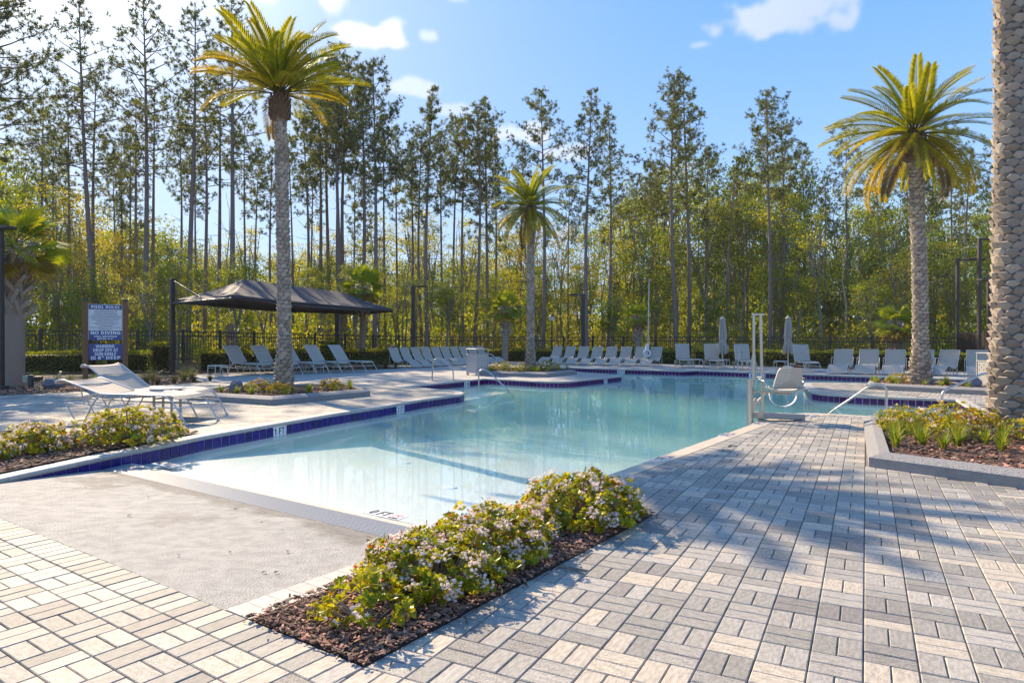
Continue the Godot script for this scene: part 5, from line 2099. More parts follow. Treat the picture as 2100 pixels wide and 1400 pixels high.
func fan_mesh(seed_at: int, col: Color, tip: Color) -> Mesh:
	rng.seed = seed_at
	var s := Shape.new()
	s.tube([Vector3.ZERO, Vector3(0.35, 0.02, 0), Vector3(0.72, -0.04, 0)], [0.018, 0.012, 0.010], 5, Color(0.17, 0.17, 0.05), false)
	var hub := Vector3(0.72, -0.04, 0)
	var n := 34
	for k in n:
		var f := (k + 0.5) / n * 2.0 - 1.0
		var a := f * 2.15
		var d := Vector3(cos(a), 0.18 * absf(f) - 0.10 * (1.0 - absf(f)), sin(a)).normalized()
		var l := 0.80 * (1.0 - 0.28 * absf(f)) * rr(0.9, 1.08)
		var w := d.cross(Vector3.UP).normalized()
		var m := hub + d * l * 0.55
		var e := hub + d * l * 0.98 + Vector3(rr(-0.02, 0.02), -0.16 * l * rr(0.5, 1.6), rr(-0.02, 0.02))
		var c := col.lerp(tip, rr(0.0, 0.4)) * rr(0.8, 1.2)
		s.tri(hub, m + w * 0.036 + Vector3(0, 0.012, 0), m - w * 0.0 - Vector3(0, 0.01, 0), c * 1.08)
		s.tri(hub, m - Vector3(0, 0.01, 0), m - w * 0.036 + Vector3(0, 0.012, 0), c * 0.92)
		s.tri(m + w * 0.036, e, m - w * 0.036, c.lerp(tip, 0.5))
	return s.mesh()


func sabal(label: String, at: Vector3, h: float, r: float, reach: float, leaves: int, boots_from: float) -> Node3D:
	rng.seed = hash(label)
	var t := thing("sabal_palm", label, "palm tree", at)
	var s := Shape.new()
	var pts := []
	var radii := []
	for i in 9:
		var f := i / 8.0
		pts.append(Vector3(0.06 * sin(f * 2.0), -0.05 + h * f, 0))
		radii.append(r * (1.12 - 0.25 * f))
	s.tube(pts, radii, 14, Color(0.33, 0.265, 0.21))
	var trunk := part(t, "trunk", s.mesh(), M.palm_bark)
	# crossed stubs of old leaf stalks
	var one := Shape.new()
	one.box(Vector3(0, 0.5, 0), Vector3(0.46, 1.0, 0.14), Basis.IDENTITY, Color(0.42, 0.365, 0.30), 0.04)
	var stub := one.mesh()
	var y := h * boots_from
	var k := 0
	while y < h + r * 0.6:
		var a := k * 2.22
		var out := Vector3(cos(a), 0, sin(a))
		var side := Vector3.UP.cross(out)
		var lean: float = 0.75 if k % 2 == 0 else -0.75
		var d := (Vector3.UP * 0.9 + side * lean + out * (0.45 if y > h * (boots_from + 0.08) else 0.75)).normalized()
		var l := r * rr(1.7, 2.5)
		var b := Basis(d.cross(out).normalized() * r * 0.9, d * l, out.cross(d).cross(d).normalized() * r)
		part(trunk, "leaf_stub", stub, M.palm_bark, "", Transform3D(b, Vector3(0.06 * sin(y / h * 2.0), y, 0) + out * r * 0.86))
		y += r * 0.125
		k += 1
	var heart := Vector3(0.055, h + r * 0.6, 0)
	for i in leaves:
		var f := (i + 0.5) / leaves
		var el := lerpf(82.0, -48.0, pow(f, 0.9)) + rr(-8, 8)
		var az := i * 137.5 + rr(-14, 14)
		var mesh: Mesh = fan_leaf[rng.randi_range(0, 2)] if f < 0.8 else fan_leaf[3]
		var b := Basis(Vector3.UP, deg_to_rad(az)) * Basis(Vector3(0, 0, 1), deg_to_rad(el)) * Basis(Vector3(1, 0, 0), rr(-0.6, 0.6))
		part(t, "fan_leaf", mesh, M.palm_leaf, "", Transform3D(b.scaled_local(Vector3.ONE * reach / 1.5 * rr(0.9, 1.1)), heart))
	return t


func build_palms() -> void:
	for k in 4:
		frond_green.append(frond_mesh(100 + k, 2.4, [0.55, 0.85, 1.1, 0.7][k], Color(0.24, 0.285, 0.016) * [1.0, 1.15, 0.85, 1.25][k], Color(0.46, 0.42, 0.025)))
	for k in 3:
		frond_gold.append(frond_mesh(110 + k, 2.4, [0.9, 1.2, 0.75][k], Color(0.40, 0.36, 0.02), Color(0.60, 0.42, 0.03)))
	frond_dry = frond_mesh(120, 2.2, 1.5, Color(0.20, 0.15, 0.10), Color(0.22, 0.17, 0.11))
	for k in 4:
		fan_leaf.append(fan_mesh(130 + k, [Color(0.36, 0.45, 0.03), Color(0.42, 0.48, 0.035), Color(0.32, 0.42, 0.04), Color(0.34, 0.26, 0.025)][k], [Color(0.30, 0.30, 0.03), Color(0.34, 0.32, 0.03), Color(0.26, 0.28, 0.03), Color(0.50, 0.32, 0.03)][k]))
	date_palm("tall palm left of the pool with an upright golden green crown", Vector3(-5.53, 0.12, -16.4), 7.05, 0.25, 0.168, 1.98, 50, 0, Vector3(-0.1, 0, 0), 6.0)
	date_palm("slim palm standing on the far peninsula planter near the middle of the pool", Vector3(0.73, 0.12, -26.5), 6.3, 0.26, 0.155, 1.85, 50, 0, Vector3.ZERO, -46.0)
	date_palm("palm on the right island with a drooping golden green crown", Vector3(11.2, 0.12, -18.5), 6.7, 0.33, 0.20, 2.2, 58, 0, Vector3(-0.22, 0, 0), -44.0)
	date_palm("thick pale palm trunk at the right edge, its crown above the picture", Vector3(7.04, 0.10, -9.55), 9.6, 0.27, 0.225, 2.5, 46, 290, Vector3(0.03, 0, 0))
	sabal("stout sabal palm at the left edge with a skirt of crossed leaf stubs", Vector3(-14.25, 0, -19.3), 3.75, 0.245, 1.55, 26, 0.52)
	sabal("sabal palm behind the right end of the shade canopy", Vector3(-8.0, 0, -36.0), 3.9, 0.17, 1.5, 26, 0.62)
	sabal("bright green sabal palm left of the slim palm trunk", Vector3(-0.42, 0, -38.6), 2.9, 0.175, 1.25, 26, 0.5)
	sabal("small sabal palm behind the rescue post among the far chaises", Vector3(7.1, 0, -38.4), 2.4, 0.16, 0.95, 22, 0.45)
	sabal("short sabal palm left of the island palm's trunk, behind the armed chaises", Vector3(18.7, 0, -33.0), 1.9, 0.2, 1.2, 24, 0.3)


# ---------- shrubs and grasses ----------

func bush_mesh(seed_at: int, rx: float, h: float, rosettes: int, blooms: float, reds: float) -> Array:
	rng.seed = seed_at
	var fol := Shape.new()
	var blo := Shape.new()
	var stem := Shape.new()
	var f := noise(seed_at, 1.0, 2)
	for i in rosettes:
		var d := unit()
		d.y = absf(d.y) * 1.1 - 0.15
		d = d.normalized()
		var bulge := 1.0 + 0.28 * f.get_noise_3dv(d * 1.7)
		var deep := 1.0 if rng.randf() < 0.7 else rr(0.55, 0.95)
		var p := Vector3(d.x * rx, d.y * h * 0.72 + h * 0.28, d.z * rx) * bulge * deep
		p.y = maxf(p.y, 0.03)
		var up := (Vector3(d.x, d.y * 0.8 + 0.75, d.z) + unit() * 0.45).normalized()
		var bx := Basis(Quaternion(Vector3.UP, up)) * Basis(Vector3.UP, rr(0, TAU))
		if i % 3 == 0:
			stem.tube([Vector3(p.x * 0.15, 0, p.z * 0.15), Vector3(p.x * 0.6, p.y * 0.55, p.z * 0.6), p], [0.006, 0.004, 0.0025], 4, Color(0.08, 0.05, 0.035), false)
		var size := rr(0.8, 1.25)
		if rng.randf() < blooms and deep > 0.9 and d.y > -0.1:
			# a head of small five-petalled flowers
			for k in rng.randi_range(9, 16):
				var q := p + bx * (Vector3(rr(-0.04, 0.04), rr(0.02, 0.06), rr(-0.04, 0.04)))
				var fb := Basis(Quaternion(Vector3.UP, (up + unit() * 0.8).normalized()))
				var c := Color(0.82, 0.62, 0.56).lerp(Color(0.86, 0.79, 0.73), rng.randf())
				for m in 5:
					var a := TAU * m / 5.0
					var pd := fb * Vector3(cos(a), 0.25, sin(a))
					blo.leaf(q, pd, fb * Vector3(-sin(a), 0, cos(a)), 0.0125 * size, 0.0042 * size, 0.0, c)
				blo.leaf(q, fb * Vector3(0.3, 1, 0), fb * Vector3(0, 0, 1), 0.004, 0.002, 0.0, Color(0.35, 0.08, 0.06))
		var many := rng.randi_range(6, 9)
		var warm := rng.randf()
		for k in many:
			var a := TAU * k / many + rr(-0.25, 0.25)
			var open := rr(0.25, 1.15)
			var dd := bx * Vector3(cos(a), open, sin(a)).normalized()
			var side := bx * Vector3(-sin(a), 0, cos(a))
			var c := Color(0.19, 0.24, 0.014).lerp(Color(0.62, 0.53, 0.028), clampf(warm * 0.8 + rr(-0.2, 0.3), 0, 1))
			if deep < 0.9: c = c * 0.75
			if rng.randf() < reds: c = [Color(0.34, 0.10, 0.02), Color(0.42, 0.035, 0.02), Color(0.34, 0.20, 0.02)][rng.randi_range(0, 2)]
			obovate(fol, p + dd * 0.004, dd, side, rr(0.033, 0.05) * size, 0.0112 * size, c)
	return [fol.mesh(), blo.mesh() if blo.v.size() > 0 else null, stem.mesh()]


func obovate(s: Shape, p: Vector3, d: Vector3, side: Vector3, l: float, w: float, c: Color) -> void:
	var up := side.cross(d).normalized()
	var a := p + d * l * 0.35 + side * w * 0.7 + up * 0.002
	var b := p + d * l * 0.35 - side * w * 0.7 + up * 0.002
	var e := p + d * l * 0.75 + side * w + up * 0.004
	var f := p + d * l * 0.75 - side * w + up * 0.004
	var m := p + d * l * 0.55 - up * 0.001
	var t := p + d * l
	s.tri(p, a, m, c); s.tri(a, e, m, c * 1.05); s.tri(e, t, m, c * 1.08)
	s.tri(p, m, b, c); s.tri(b, m, f, c * 0.97); s.tri(f, m, t, c)


func bush(label: String, at: Vector3, meshes: Array, size: float, turn: float, group := "", leaves := 0) -> Node3D:
	var t := thing("flowering_shrub", label, "shrub", at, turn, group)
	part(t, "stems", meshes[2], M.pale_bark)
	part(t, "foliage", meshes[0], M.shrub_leaf, "stuff")
	if meshes[1]:
		part(t, "blossoms", meshes[1], M.petal, "stuff")
	t.scale = Vector3(1.0, 0.86 if leaves > 55 else 1.0, 1.0) * size
	# the outer leaves that can be told apart
	if leaves > 0:
		var shapes := []
		for c in [Color(0.20, 0.21, 0.017), Color(0.14, 0.17, 0.015), Color(0.24, 0.23, 0.02), Color(0.36, 0.12, 0.02)]:
			var s := Shape.new()
			obovate(s, Vector3.ZERO, Vector3.UP, Vector3.RIGHT, 0.056, 0.016, c)
			shapes.append(s.mesh())
		var verts: PackedVector3Array = meshes[0].surface_get_arrays(0)[Mesh.ARRAY_VERTEX]
		var made := 0
		var tries := 0
		while made < leaves and tries < leaves * 20:
			tries += 1
			var p: Vector3 = verts[rng.randi_range(0, verts.size() - 1)]
			var out := Vector3(p.x, p.y * 0.9, p.z)
			if out.length() < 0.33:
				continue
			var d := (out.normalized() + Vector3.UP * 0.5 + unit() * 0.7).normalized()
			var b := Basis(Quaternion(Vector3.UP, d)) * Basis(Vector3.UP, rr(0, TAU))
			part(t, "leaf", shapes[rng.randi_range(0, 3) if rng.randf() < 0.3 else rng.randi_range(0, 2)], M.shrub_leaf, "", Transform3D(b.scaled_local(Vector3.ONE * rr(0.8, 1.2)), p * 1.01))
			made += 1
	return t


func tuft_mesh(seed_at: int, blades: int, l: float, spread: float, w: float, cols: Array) -> Mesh:
	rng.seed = seed_at
	var s := Shape.new()
	for i in blades:
		var a := rr(0, TAU)
		var o := Vector3(cos(a), 0, sin(a))
		var out := rr(0.1, 1.0) * spread
		var ll := l * rr(0.6, 1.1)
		var p := o * rr(0.0, 0.05) * l * 2.0
		var side := Vector3(-o.z, 0, o.x)
		var c: Color = cols[rng.randi_range(0, cols.size() - 1)] * rr(0.8, 1.2)
		var prev := p
		var n := 4
		for k in range(1, n + 1):
			var f := float(k) / n
			var q := p + (Vector3.UP * (f - out * 0.62 * f * f) + o * out * f * (0.35 + 0.65 * f)) * ll
			var w0 := w * (1.0 - float(k - 1) / n) * (0.6 if k == 1 else 1.0)
			var w1 := w * (1.0 - f)
			s.tri(prev + side * w0, q + side * w1, prev - side * w0, c)
			if k < n:
				s.tri(prev - side * w0, q + side * w1, q - side * w1, c)
			prev = q
	return s.mesh()


func build_shrubs() -> void:
	var b1 := bush_mesh(201, 0.44, 0.35, 540, 0.24, 0.03)
	var b2 := bush_mesh(202, 0.42, 0.37, 500, 0.32, 0.05)
	var b3 := bush_mesh(203, 0.20, 0.27, 60, 0.02, 0.03)
	var b4 := bush_mesh(204, 0.62, 0.42, 620, 0.22, 0.09)
	bush("nearest flowering shrub in the front bed, pink white blossoms among yellow green leaves", V3(P(0.90, 0.64), 0.0), b1, 0.86, 0.0, "", 150)
	bush("middle flowering shrub of the front bed, fullest of the bed, against the shallow water", V3(P(1.46, 0.60), 0.0), b2, 0.86, 1.0, "", 110)
	bush("far flowering shrub at the end of the front bed beside the coping", V3(P(2.5, 0.66), 0.0), b2, 1.0, 2.4, "", 60)
	bush("low blossoming shrub between the two rounded ones in the front bed", V3(P(1.98, 0.55), 0.0), b2, 0.5, 4.0)
	bush("small bright leafy shrub without blossoms at the near end of the front bed", V3(P(0.30, 0.72), 0.0), b3, 1.0, 0.3, "", 60)
	bush("tiny sprig of yellow leaves in the mulch at the near end of the front bed", V3(P(0.20, 0.52), 0.0), b3, 0.34, 1.3)
	bush("wide flowering shrub between the left coping and the two near chaises", Vector3(-5.0, 0, -8.85), b4, 1.0, 0.5, "", 40)
	bush("flowering shrub with pale blossoms left of the wide one by the left coping", Vector3(-5.72, 0, -8.15), b2, 0.86, 2.2)
	bush("yellow leaved shrub at the left edge of the picture by the coping", Vector3(-5.9, 0, -7.5), b1, 0.7, 4.2)
	# low shrubs in the planters
	var b5 := bush_mesh(205, 0.34, 0.30, 130, 0.02, 0.30)
	var b6 := bush_mesh(206, 0.40, 0.30, 150, 0.10, 0.10)
	bush("reddish tipped low shrub left of the left palm's trunk in its planter", Vector3(-5.95, 0.11, -15.9), b5, 0.95, 0.0)
	bush("orange tipped low shrub in front of the left palm's trunk", Vector3(-5.25, 0.11, -15.3), b5, 0.85, 2.0)
	bush("low shrub right of the left palm's trunk in its planter", Vector3(-4.4, 0.11, -16.4), b5, 0.9, 4.0)
	bush("yellow green low shrub filling the left part of the peninsula planter", Vector3(-0.35, 0.11, -25.3), b6, 1.15, 0.0)
	bush("yellow green low shrub right of the slim palm's trunk", Vector3(1.35, 0.11, -26.0), b6, 1.2, 2.0)
	bush("low shrub before the slim palm's trunk in the peninsula planter", Vector3(0.4, 0.11, -25.0), b6, 1.0, 3.1)
	bush("low shrub behind the island palm's trunk", Vector3(10.9, 0.11, -19.0), b6, 0.8, 1.2)
	bush("pink blossoming low shrub left of the thick palm trunk", Vector3(6.25, 0.1, -9.6), b6, 1.05, 0.2)
	bush("orange leaved low shrub in front of the thick palm trunk", Vector3(6.0, 0.1, -8.75), b5, 1.1, 5.2)
	bush("yellow green low shrub at the left part of the right foreground planter", Vector3(5.35, 0.1, -9.15), b6, 0.8, 0.9)
	bush("low shrub in the middle of the right foreground planter among the tufts", Vector3(5.55, 0.1, -8.45), b6, 0.75, 3.9)
	bush("low shrub at the back left of the right foreground planter", Vector3(5.75, 0.1, -9.95), b6, 0.8, 2.9)
	bush("low yellow shrub at the right edge before the thick palm trunk", Vector3(6.55, 0.1, -8.3), b6, 1.0, 2.6)
	# strappy tufts
	var bright := [Color(0.22, 0.30, 0.025), Color(0.30, 0.24, 0.03), Color(0.16, 0.24, 0.025), Color(0.40, 0.38, 0.09)]
	var tufts := []
	for k in 4:
		tufts.append(tuft_mesh(300 + k, [70, 60, 84, 50][k], [0.34, 0.30, 0.38, 0.27][k], 0.85, 0.0095, bright))
	var where := [
		["left palm planter", 0.11, 1.0, [Vector2(-6.7, -15.55), Vector2(-6.2, -15.2), Vector2(-5.75, -14.85), Vector2(-5.5, -15.9), Vector2(-4.95, -14.75), Vector2(-4.6, -15.2), Vector2(-4.75, -15.85), Vector2(-4.1, -15.7), Vector2(-3.95, -16.5), Vector2(-4.2, -17.4)]],
		["peninsula planter", 0.11, 0.9, [Vector2(-0.8, -24.9), Vector2(0.2, -24.5), Vector2(0.9, -24.3), Vector2(1.3, -24.7), Vector2(1.75, -25.3), Vector2(2.1, -25.8), Vector2(1.0, -25.5), Vector2(-0.2, -24.6)]],
		["right island planter", 0.11, 0.95, [Vector2(9.95, -18.45), Vector2(10.25, -18.0), Vector2(10.55, -18.75), Vector2(10.85, -17.75), Vector2(11.15, -17.55), Vector2(11.55, -17.9), Vector2(11.75, -18.3), Vector2(11.4, -16.9), Vector2(12.1, -17.5), Vector2(10.3, -19.3)]],
		["planter in the right foreground", 0.1, 0.95, [Vector2(4.52, -7.95), Vector2(4.85, -8.5), Vector2(4.95, -7.75), Vector2(5.15, -8.85), Vector2(5.0, -8.3), Vector2(5.45, -8.25), Vector2(5.6, -9.4), Vector2(5.9, -10.1), Vector2(5.55, -7.65), Vector2(5.3, -9.7), Vector2(6.05, -7.75), Vector2(6.4, -7.3), Vector2(6.9, -8.6), Vector2(5.75, -8.9), Vector2(5.3, -9.35), Vector2(5.05, -8.95), Vector2(5.3, -9.0), Vector2(4.6, -8.1), Vector2(5.25, -7.95), Vector2(5.65, -8.05), Vector2(6.0, -8.25), Vector2(6.3, -8.0), Vector2(5.6, -8.6), Vector2(5.75, -9.95), Vector2(5.95, -10.3), Vector2(6.5, -9.9), Vector2(4.9, -8.05), Vector2(6.35, -9.2)]],
	]
	for w in where:
		var k := 0
		for p in w[3]:
			var t := thing("strappy_tuft", "tuft of strappy bright green leaves in the mulch of the %s" % w[0], "tuft of leaves", V3(p, w[1]), rr(0, TAU), "strappy tufts in the %s" % w[0])
			part(t, "blades", tufts[k % 4], M.grass_blade)
			t.scale = Vector3.ONE * w[2] * rr(0.8, 1.15)
			k += 1
	# taller grasses and low plants in the left bed and behind the deck
	var straw := [Color(0.13, 0.15, 0.045), Color(0.17, 0.16, 0.06), Color(0.10, 0.13, 0.04), Color(0.22, 0.18, 0.09)]
	var dull := [Color(0.10, 0.085, 0.05), Color(0.13, 0.10, 0.065), Color(0.08, 0.085, 0.045)]
	var g1 := tuft_mesh(320, 150, 0.75, 0.85, 0.004, straw)
	var g2 := tuft_mesh(321, 130, 0.42, 0.8, 0.005, dull)
	var g3 := tuft_mesh(322, 140, 0.5, 0.95, 0.005, [Color(0.13, 0.17, 0.03), Color(0.17, 0.19, 0.04), Color(0.10, 0.13, 0.03)])
	for e in [[g1, "airy grey green grass clump behind the right post of the rules sign", [Vector2(-11.0, -20.3), Vector2(-10.4, -21.4), Vector2(-10.6, -22.3), Vector2(-11.5, -21.6)]], [g2, "rounded brownish grass mound in the mulch right of the rules sign", [Vector2(-10.2, -20.4), Vector2(-9.95, -21.1), Vector2(-9.75, -21.8), Vector2(-10.5, -20.0)]], [g3, "low green grassy plant in the mulch left of the rules sign", [Vector2(-12.0, -19.3), Vector2(-12.5, -19.8), Vector2(-13.2, -20.2), Vector2(-13.9, -20.6), Vector2(-11.6, -19.3), Vector2(-14.7, -20.9), Vector2(-12.9, -20.9)]], [g1, "tall arching grass clump between the canopy chaises and the wave chaises", [Vector2(-6.3, -30.9), Vector2(-5.9, -31.5), Vector2(-6.8, -31.2), Vector2(-7.6, -30.3)]], [g2, "brown grass mound beside the first wave chaise", [Vector2(-5.35, -31.0), Vector2(-5.7, -30.5)]], [g1, "arching grass clump behind the far wave chaises", [Vector2(4.6, -36.6), Vector2(8.6, -34.2), Vector2(3.0, -37.5)]]]:
		for p in e[2]:
			var t := thing("ornamental_grass", e[1], "grass clump", V3(p, -0.02), rr(0, TAU), "%ss" % e[1])
			part(t, "blades", e[0], M.grass_blade)
			t.scale = Vector3.ONE * rr(0.85, 1.15)
	var left_bed := PackedVector2Array([Vector2(-18, -15.2), Vector2(-12.3, -16.25), Vector2(-10.95, -17.7), Vector2(-10.25, -19.8), Vector2(-9.65, -21.3), Vector2(-11.0, -22.8), Vector2(-13.5, -21.5), Vector2(-19, -21)])
	var s := Shape.new()
	s.sheet(left_bed, -0.004)
	structure("planting_bed", s.mesh(), M.mulch_ground)
	mulch("mulch_chips", [left_bed], 0.0, 6500, 0.06, 0.0)


func hedge(label: String, a: Vector2, b: Vector2, h: float, w: float, col := Color(0.12, 0.17, 0.016)) -> void:
	rng.seed = hash(label)
	var t := thing("clipped_hedge", label, "hedge", V3((a + b) / 2.0))
	var l := (b - a).length()
	var bx := Basis(V3((b - a) / l), Vector3.UP, V3((b - a) / l).cross(Vector3.UP))
	var s := Shape.new()
	s.box(Vector3(0, h * 0.46, 0), Vector3(l - 0.25, h * 0.86, w - 0.28), bx, Color(0.03, 0.028, 0.014))
	part(t, "branches", s.mesh(), M.leaves)
	s = Shape.new()
	var f := noise(int(l * 100), 0.8, 3)
	var n := int((l * (h * 2.0 + w) + w * h * 2.0) * 330.0)
	for i in n:
		var p := Vector3(rr(-0.5, 0.5) * l, rr(0.03, 1.0) * h, rr(-0.5, 0.5) * w)
		var r := rng.randf()
		var out := Vector3.UP
		if r < w / (2 * h + w):
			p.y = h
		elif r < 0.94:
			out = Vector3(0, 0.1, 1 if rng.randf() < 0.5 else -1)
			p.z = w / 2.0 * out.z
		else:
			out = Vector3(1 if rng.randf() < 0.5 else -1, 0.1, 0)
			p.x = l / 2.0 * out.x
		p += out * (f.get_noise_3dv(p * 1.3) * 0.11 + rr(-0.06, 0.02))
		var d := (out + unit() * 1.1).normalized()
		var side := d.cross(unit()).normalized()
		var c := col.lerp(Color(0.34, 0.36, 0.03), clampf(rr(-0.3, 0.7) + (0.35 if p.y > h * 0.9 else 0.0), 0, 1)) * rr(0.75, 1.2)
		s.leaf(bx * p, bx * d, bx * side, rr(0.06, 0.10), 0.026, 0.008, c)
	part(t, "foliage", s.mesh(), M.leaves, "stuff")


func build_hedges() -> void:
	hedge("clipped hedge at the left edge behind the sabal palm", Vector2(-20.8, -26.2), Vector2(-17.0, -27.8), 0.78, 0.9)
	hedge("clipped hedge just behind the rules sign", Vector2(-16.8, -27.9), Vector2(-14.8, -28.5), 0.78, 0.9)
	hedge("dark upright clipped shrub right of the rules sign", Vector2(-14.6, -27.3), Vector2(-13.9, -27.5), 1.15, 0.9, Color(0.035, 0.042, 0.014))
	hedge("clipped hedge behind the first two chaises of the canopy", Vector2(-13.4, -28.8), Vector2(-10.4, -30.2), 0.80, 0.9)
	hedge("clipped hedge right of the left palm's trunk under the canopy", Vector2(-10.2, -30.6), Vector2(-8.6, -32.6), 0.82, 0.9)
	hedge("rounded taller shrub beneath the right part of the shade canopy", Vector2(-9.2, -32.2), Vector2(-8.4, -32.6), 1.15, 1.1)
	hedge("clipped hedge behind the tall grasses and first wave chaises", Vector2(-8.8, -35.2), Vector2(-5.4, -38.6), 0.72, 0.9)
	hedge("clipped hedge behind the grey bin", Vector2(-5.0, -39.0), Vector2(-2.6, -40.8), 0.66, 0.9)
	hedge("rounded clipped hedge behind the slim palm on the peninsula", Vector2(-2.2, -41.0), Vector2(2.6, -40.2), 0.66, 1.0)
	hedge("clipped hedge behind the far wave chaises", Vector2(3.0, -40.0), Vector2(6.6, -37.6), 0.72, 0.9)
	hedge("clipped hedge behind the ring buoy and bent sling chaise", Vector2(7.4, -37.2), Vector2(9.3, -36.0), 0.70, 0.9)
	hedge("clipped hedge behind the first closed umbrella", Vector2(9.6, -35.4), Vector2(12.4, -33.8), 0.74, 0.9)
	hedge("clipped hedge behind the second closed umbrella", Vector2(12.6, -33.6), Vector2(15.2, -31.6), 0.74, 0.9)
	hedge("clipped hedge behind the armed chaises, left of the island palm", Vector2(15.4, -31.4), Vector2(18.0, -29.6), 0.72, 0.9)
	hedge("clipped hedge behind the armed chaises, right of the island palm", Vector2(18.2, -29.4), Vector2(21.0, -27.8), 0.70, 0.9)


func fence(label: String, line: Array) -> void:
	# line: points (x, foot height, z)
	var t := thing("metal_fence", label, "fence")
	for i in line.size() - 1:
		var a: Vector3 = line[i]
		var b: Vector3 = line[i + 1]
		var n := int(round((b - a).length() / 1.85))
		for k in n:
			var p := a.lerp(b, float(k) / n)
			var q := a.lerp(b, float(k + 1) / n)
			var s := Shape.new()
			s.box(p + Vector3(0, 0.78, 0), Vector3(0.075, 1.56, 0.075), Basis(Vector3.UP, atan2(-(b - a).z, (b - a).x)))
			part(t, "post", s.mesh(), M.black_metal)
			for y in [1.44, 1.24, 0.18]:
				s = Shape.new()
				s.box((p + q) / 2.0 + Vector3(0, y, 0), Vector3((q - p).length() - 0.08, 0.045, 0.035), Basis(Vector3.UP, atan2(-(b - a).z, (b - a).x)) * Basis(Vector3(0, 0, 1), atan2((q - p).y, (q - p).length())))
				part(t, "rail", s.mesh(), M.black_metal)
			s = Shape.new()
			var m := int((q - p).length() / 0.115)
			for j in m:
				s.box(p.lerp(q, (j + 0.5) / m) + Vector3(0, 0.78, 0), Vector3(0.019, 1.38, 0.019))
			part(t, "pickets", s.mesh(), M.black_metal, "stuff")


func build_fences() -> void:
	fence("black metal picket fence behind the left hedges and the shade canopy", [Vector3(-25, 0.28, -26.5), Vector3(-15.0, 0.24, -30.8), Vector3(-10.5, 0.12, -36.0), Vector3(-5.5, 0.0, -41.8)])
	fence("dark metal picket fence along the woods behind the far chaises", [Vector3(-5.4, 0, -41.9), Vector3(3.2, -0.02, -42.0), Vector3(10.0, -0.02, -38.0), Vector3(16.0, -0.04, -34.0), Vector3(24.0, -0.05, -29.0)])
	var t := thing("board_screen", "dark brown board screen behind the fence at the right", "screen fence", Vector3(20.6, 0, -31.0))
	for k in 30:
		var s := Shape.new()
		var f := k / 29.0
		var p := Vector3(0, 0, 0).lerp(Vector3(1.0, 0, 4.6), f)
		var h := 1.62 + 0.16 * f + 0.02 * sin(k * 2.3)
		s.box(p + Vector3(0, h / 2.0, 0), Vector3(0.025, h, 0.145), Basis(Vector3.UP, 0.214), Color.WHITE, 0.004)
		part(t, "board", s.mesh(), M.fence_board)
	for k in 24:
		var s := Shape.new()
		var p := Vector3(0.1, 0, -0.05).lerp(Vector3(4.0, 0, 1.0), k / 23.0)
		s.box(p + Vector3(0, 0.82, 0), Vector3(0.145, 1.64 + 0.02 * sin(k * 1.7), 0.025), Basis(Vector3.UP, -0.26), Color.WHITE, 0.004)
		part(t, "board", s.mesh(), M.fence_board)


# ---------- the woods ----------

func needle_tuft(s: Shape, p: Vector3, d: Vector3, size: float, c: Color, blades := 11) -> void:
	for k in blades:
		var q := (d * 0.55 + unit()).normalized()
		var w := q.cross(unit()).normalized() * (0.019 * size / 0.22)
		var e := p + q * size * rr(0.7, 1.15)
		s.tri(p + w, e, p - w, c * rr(0.75, 1.25))


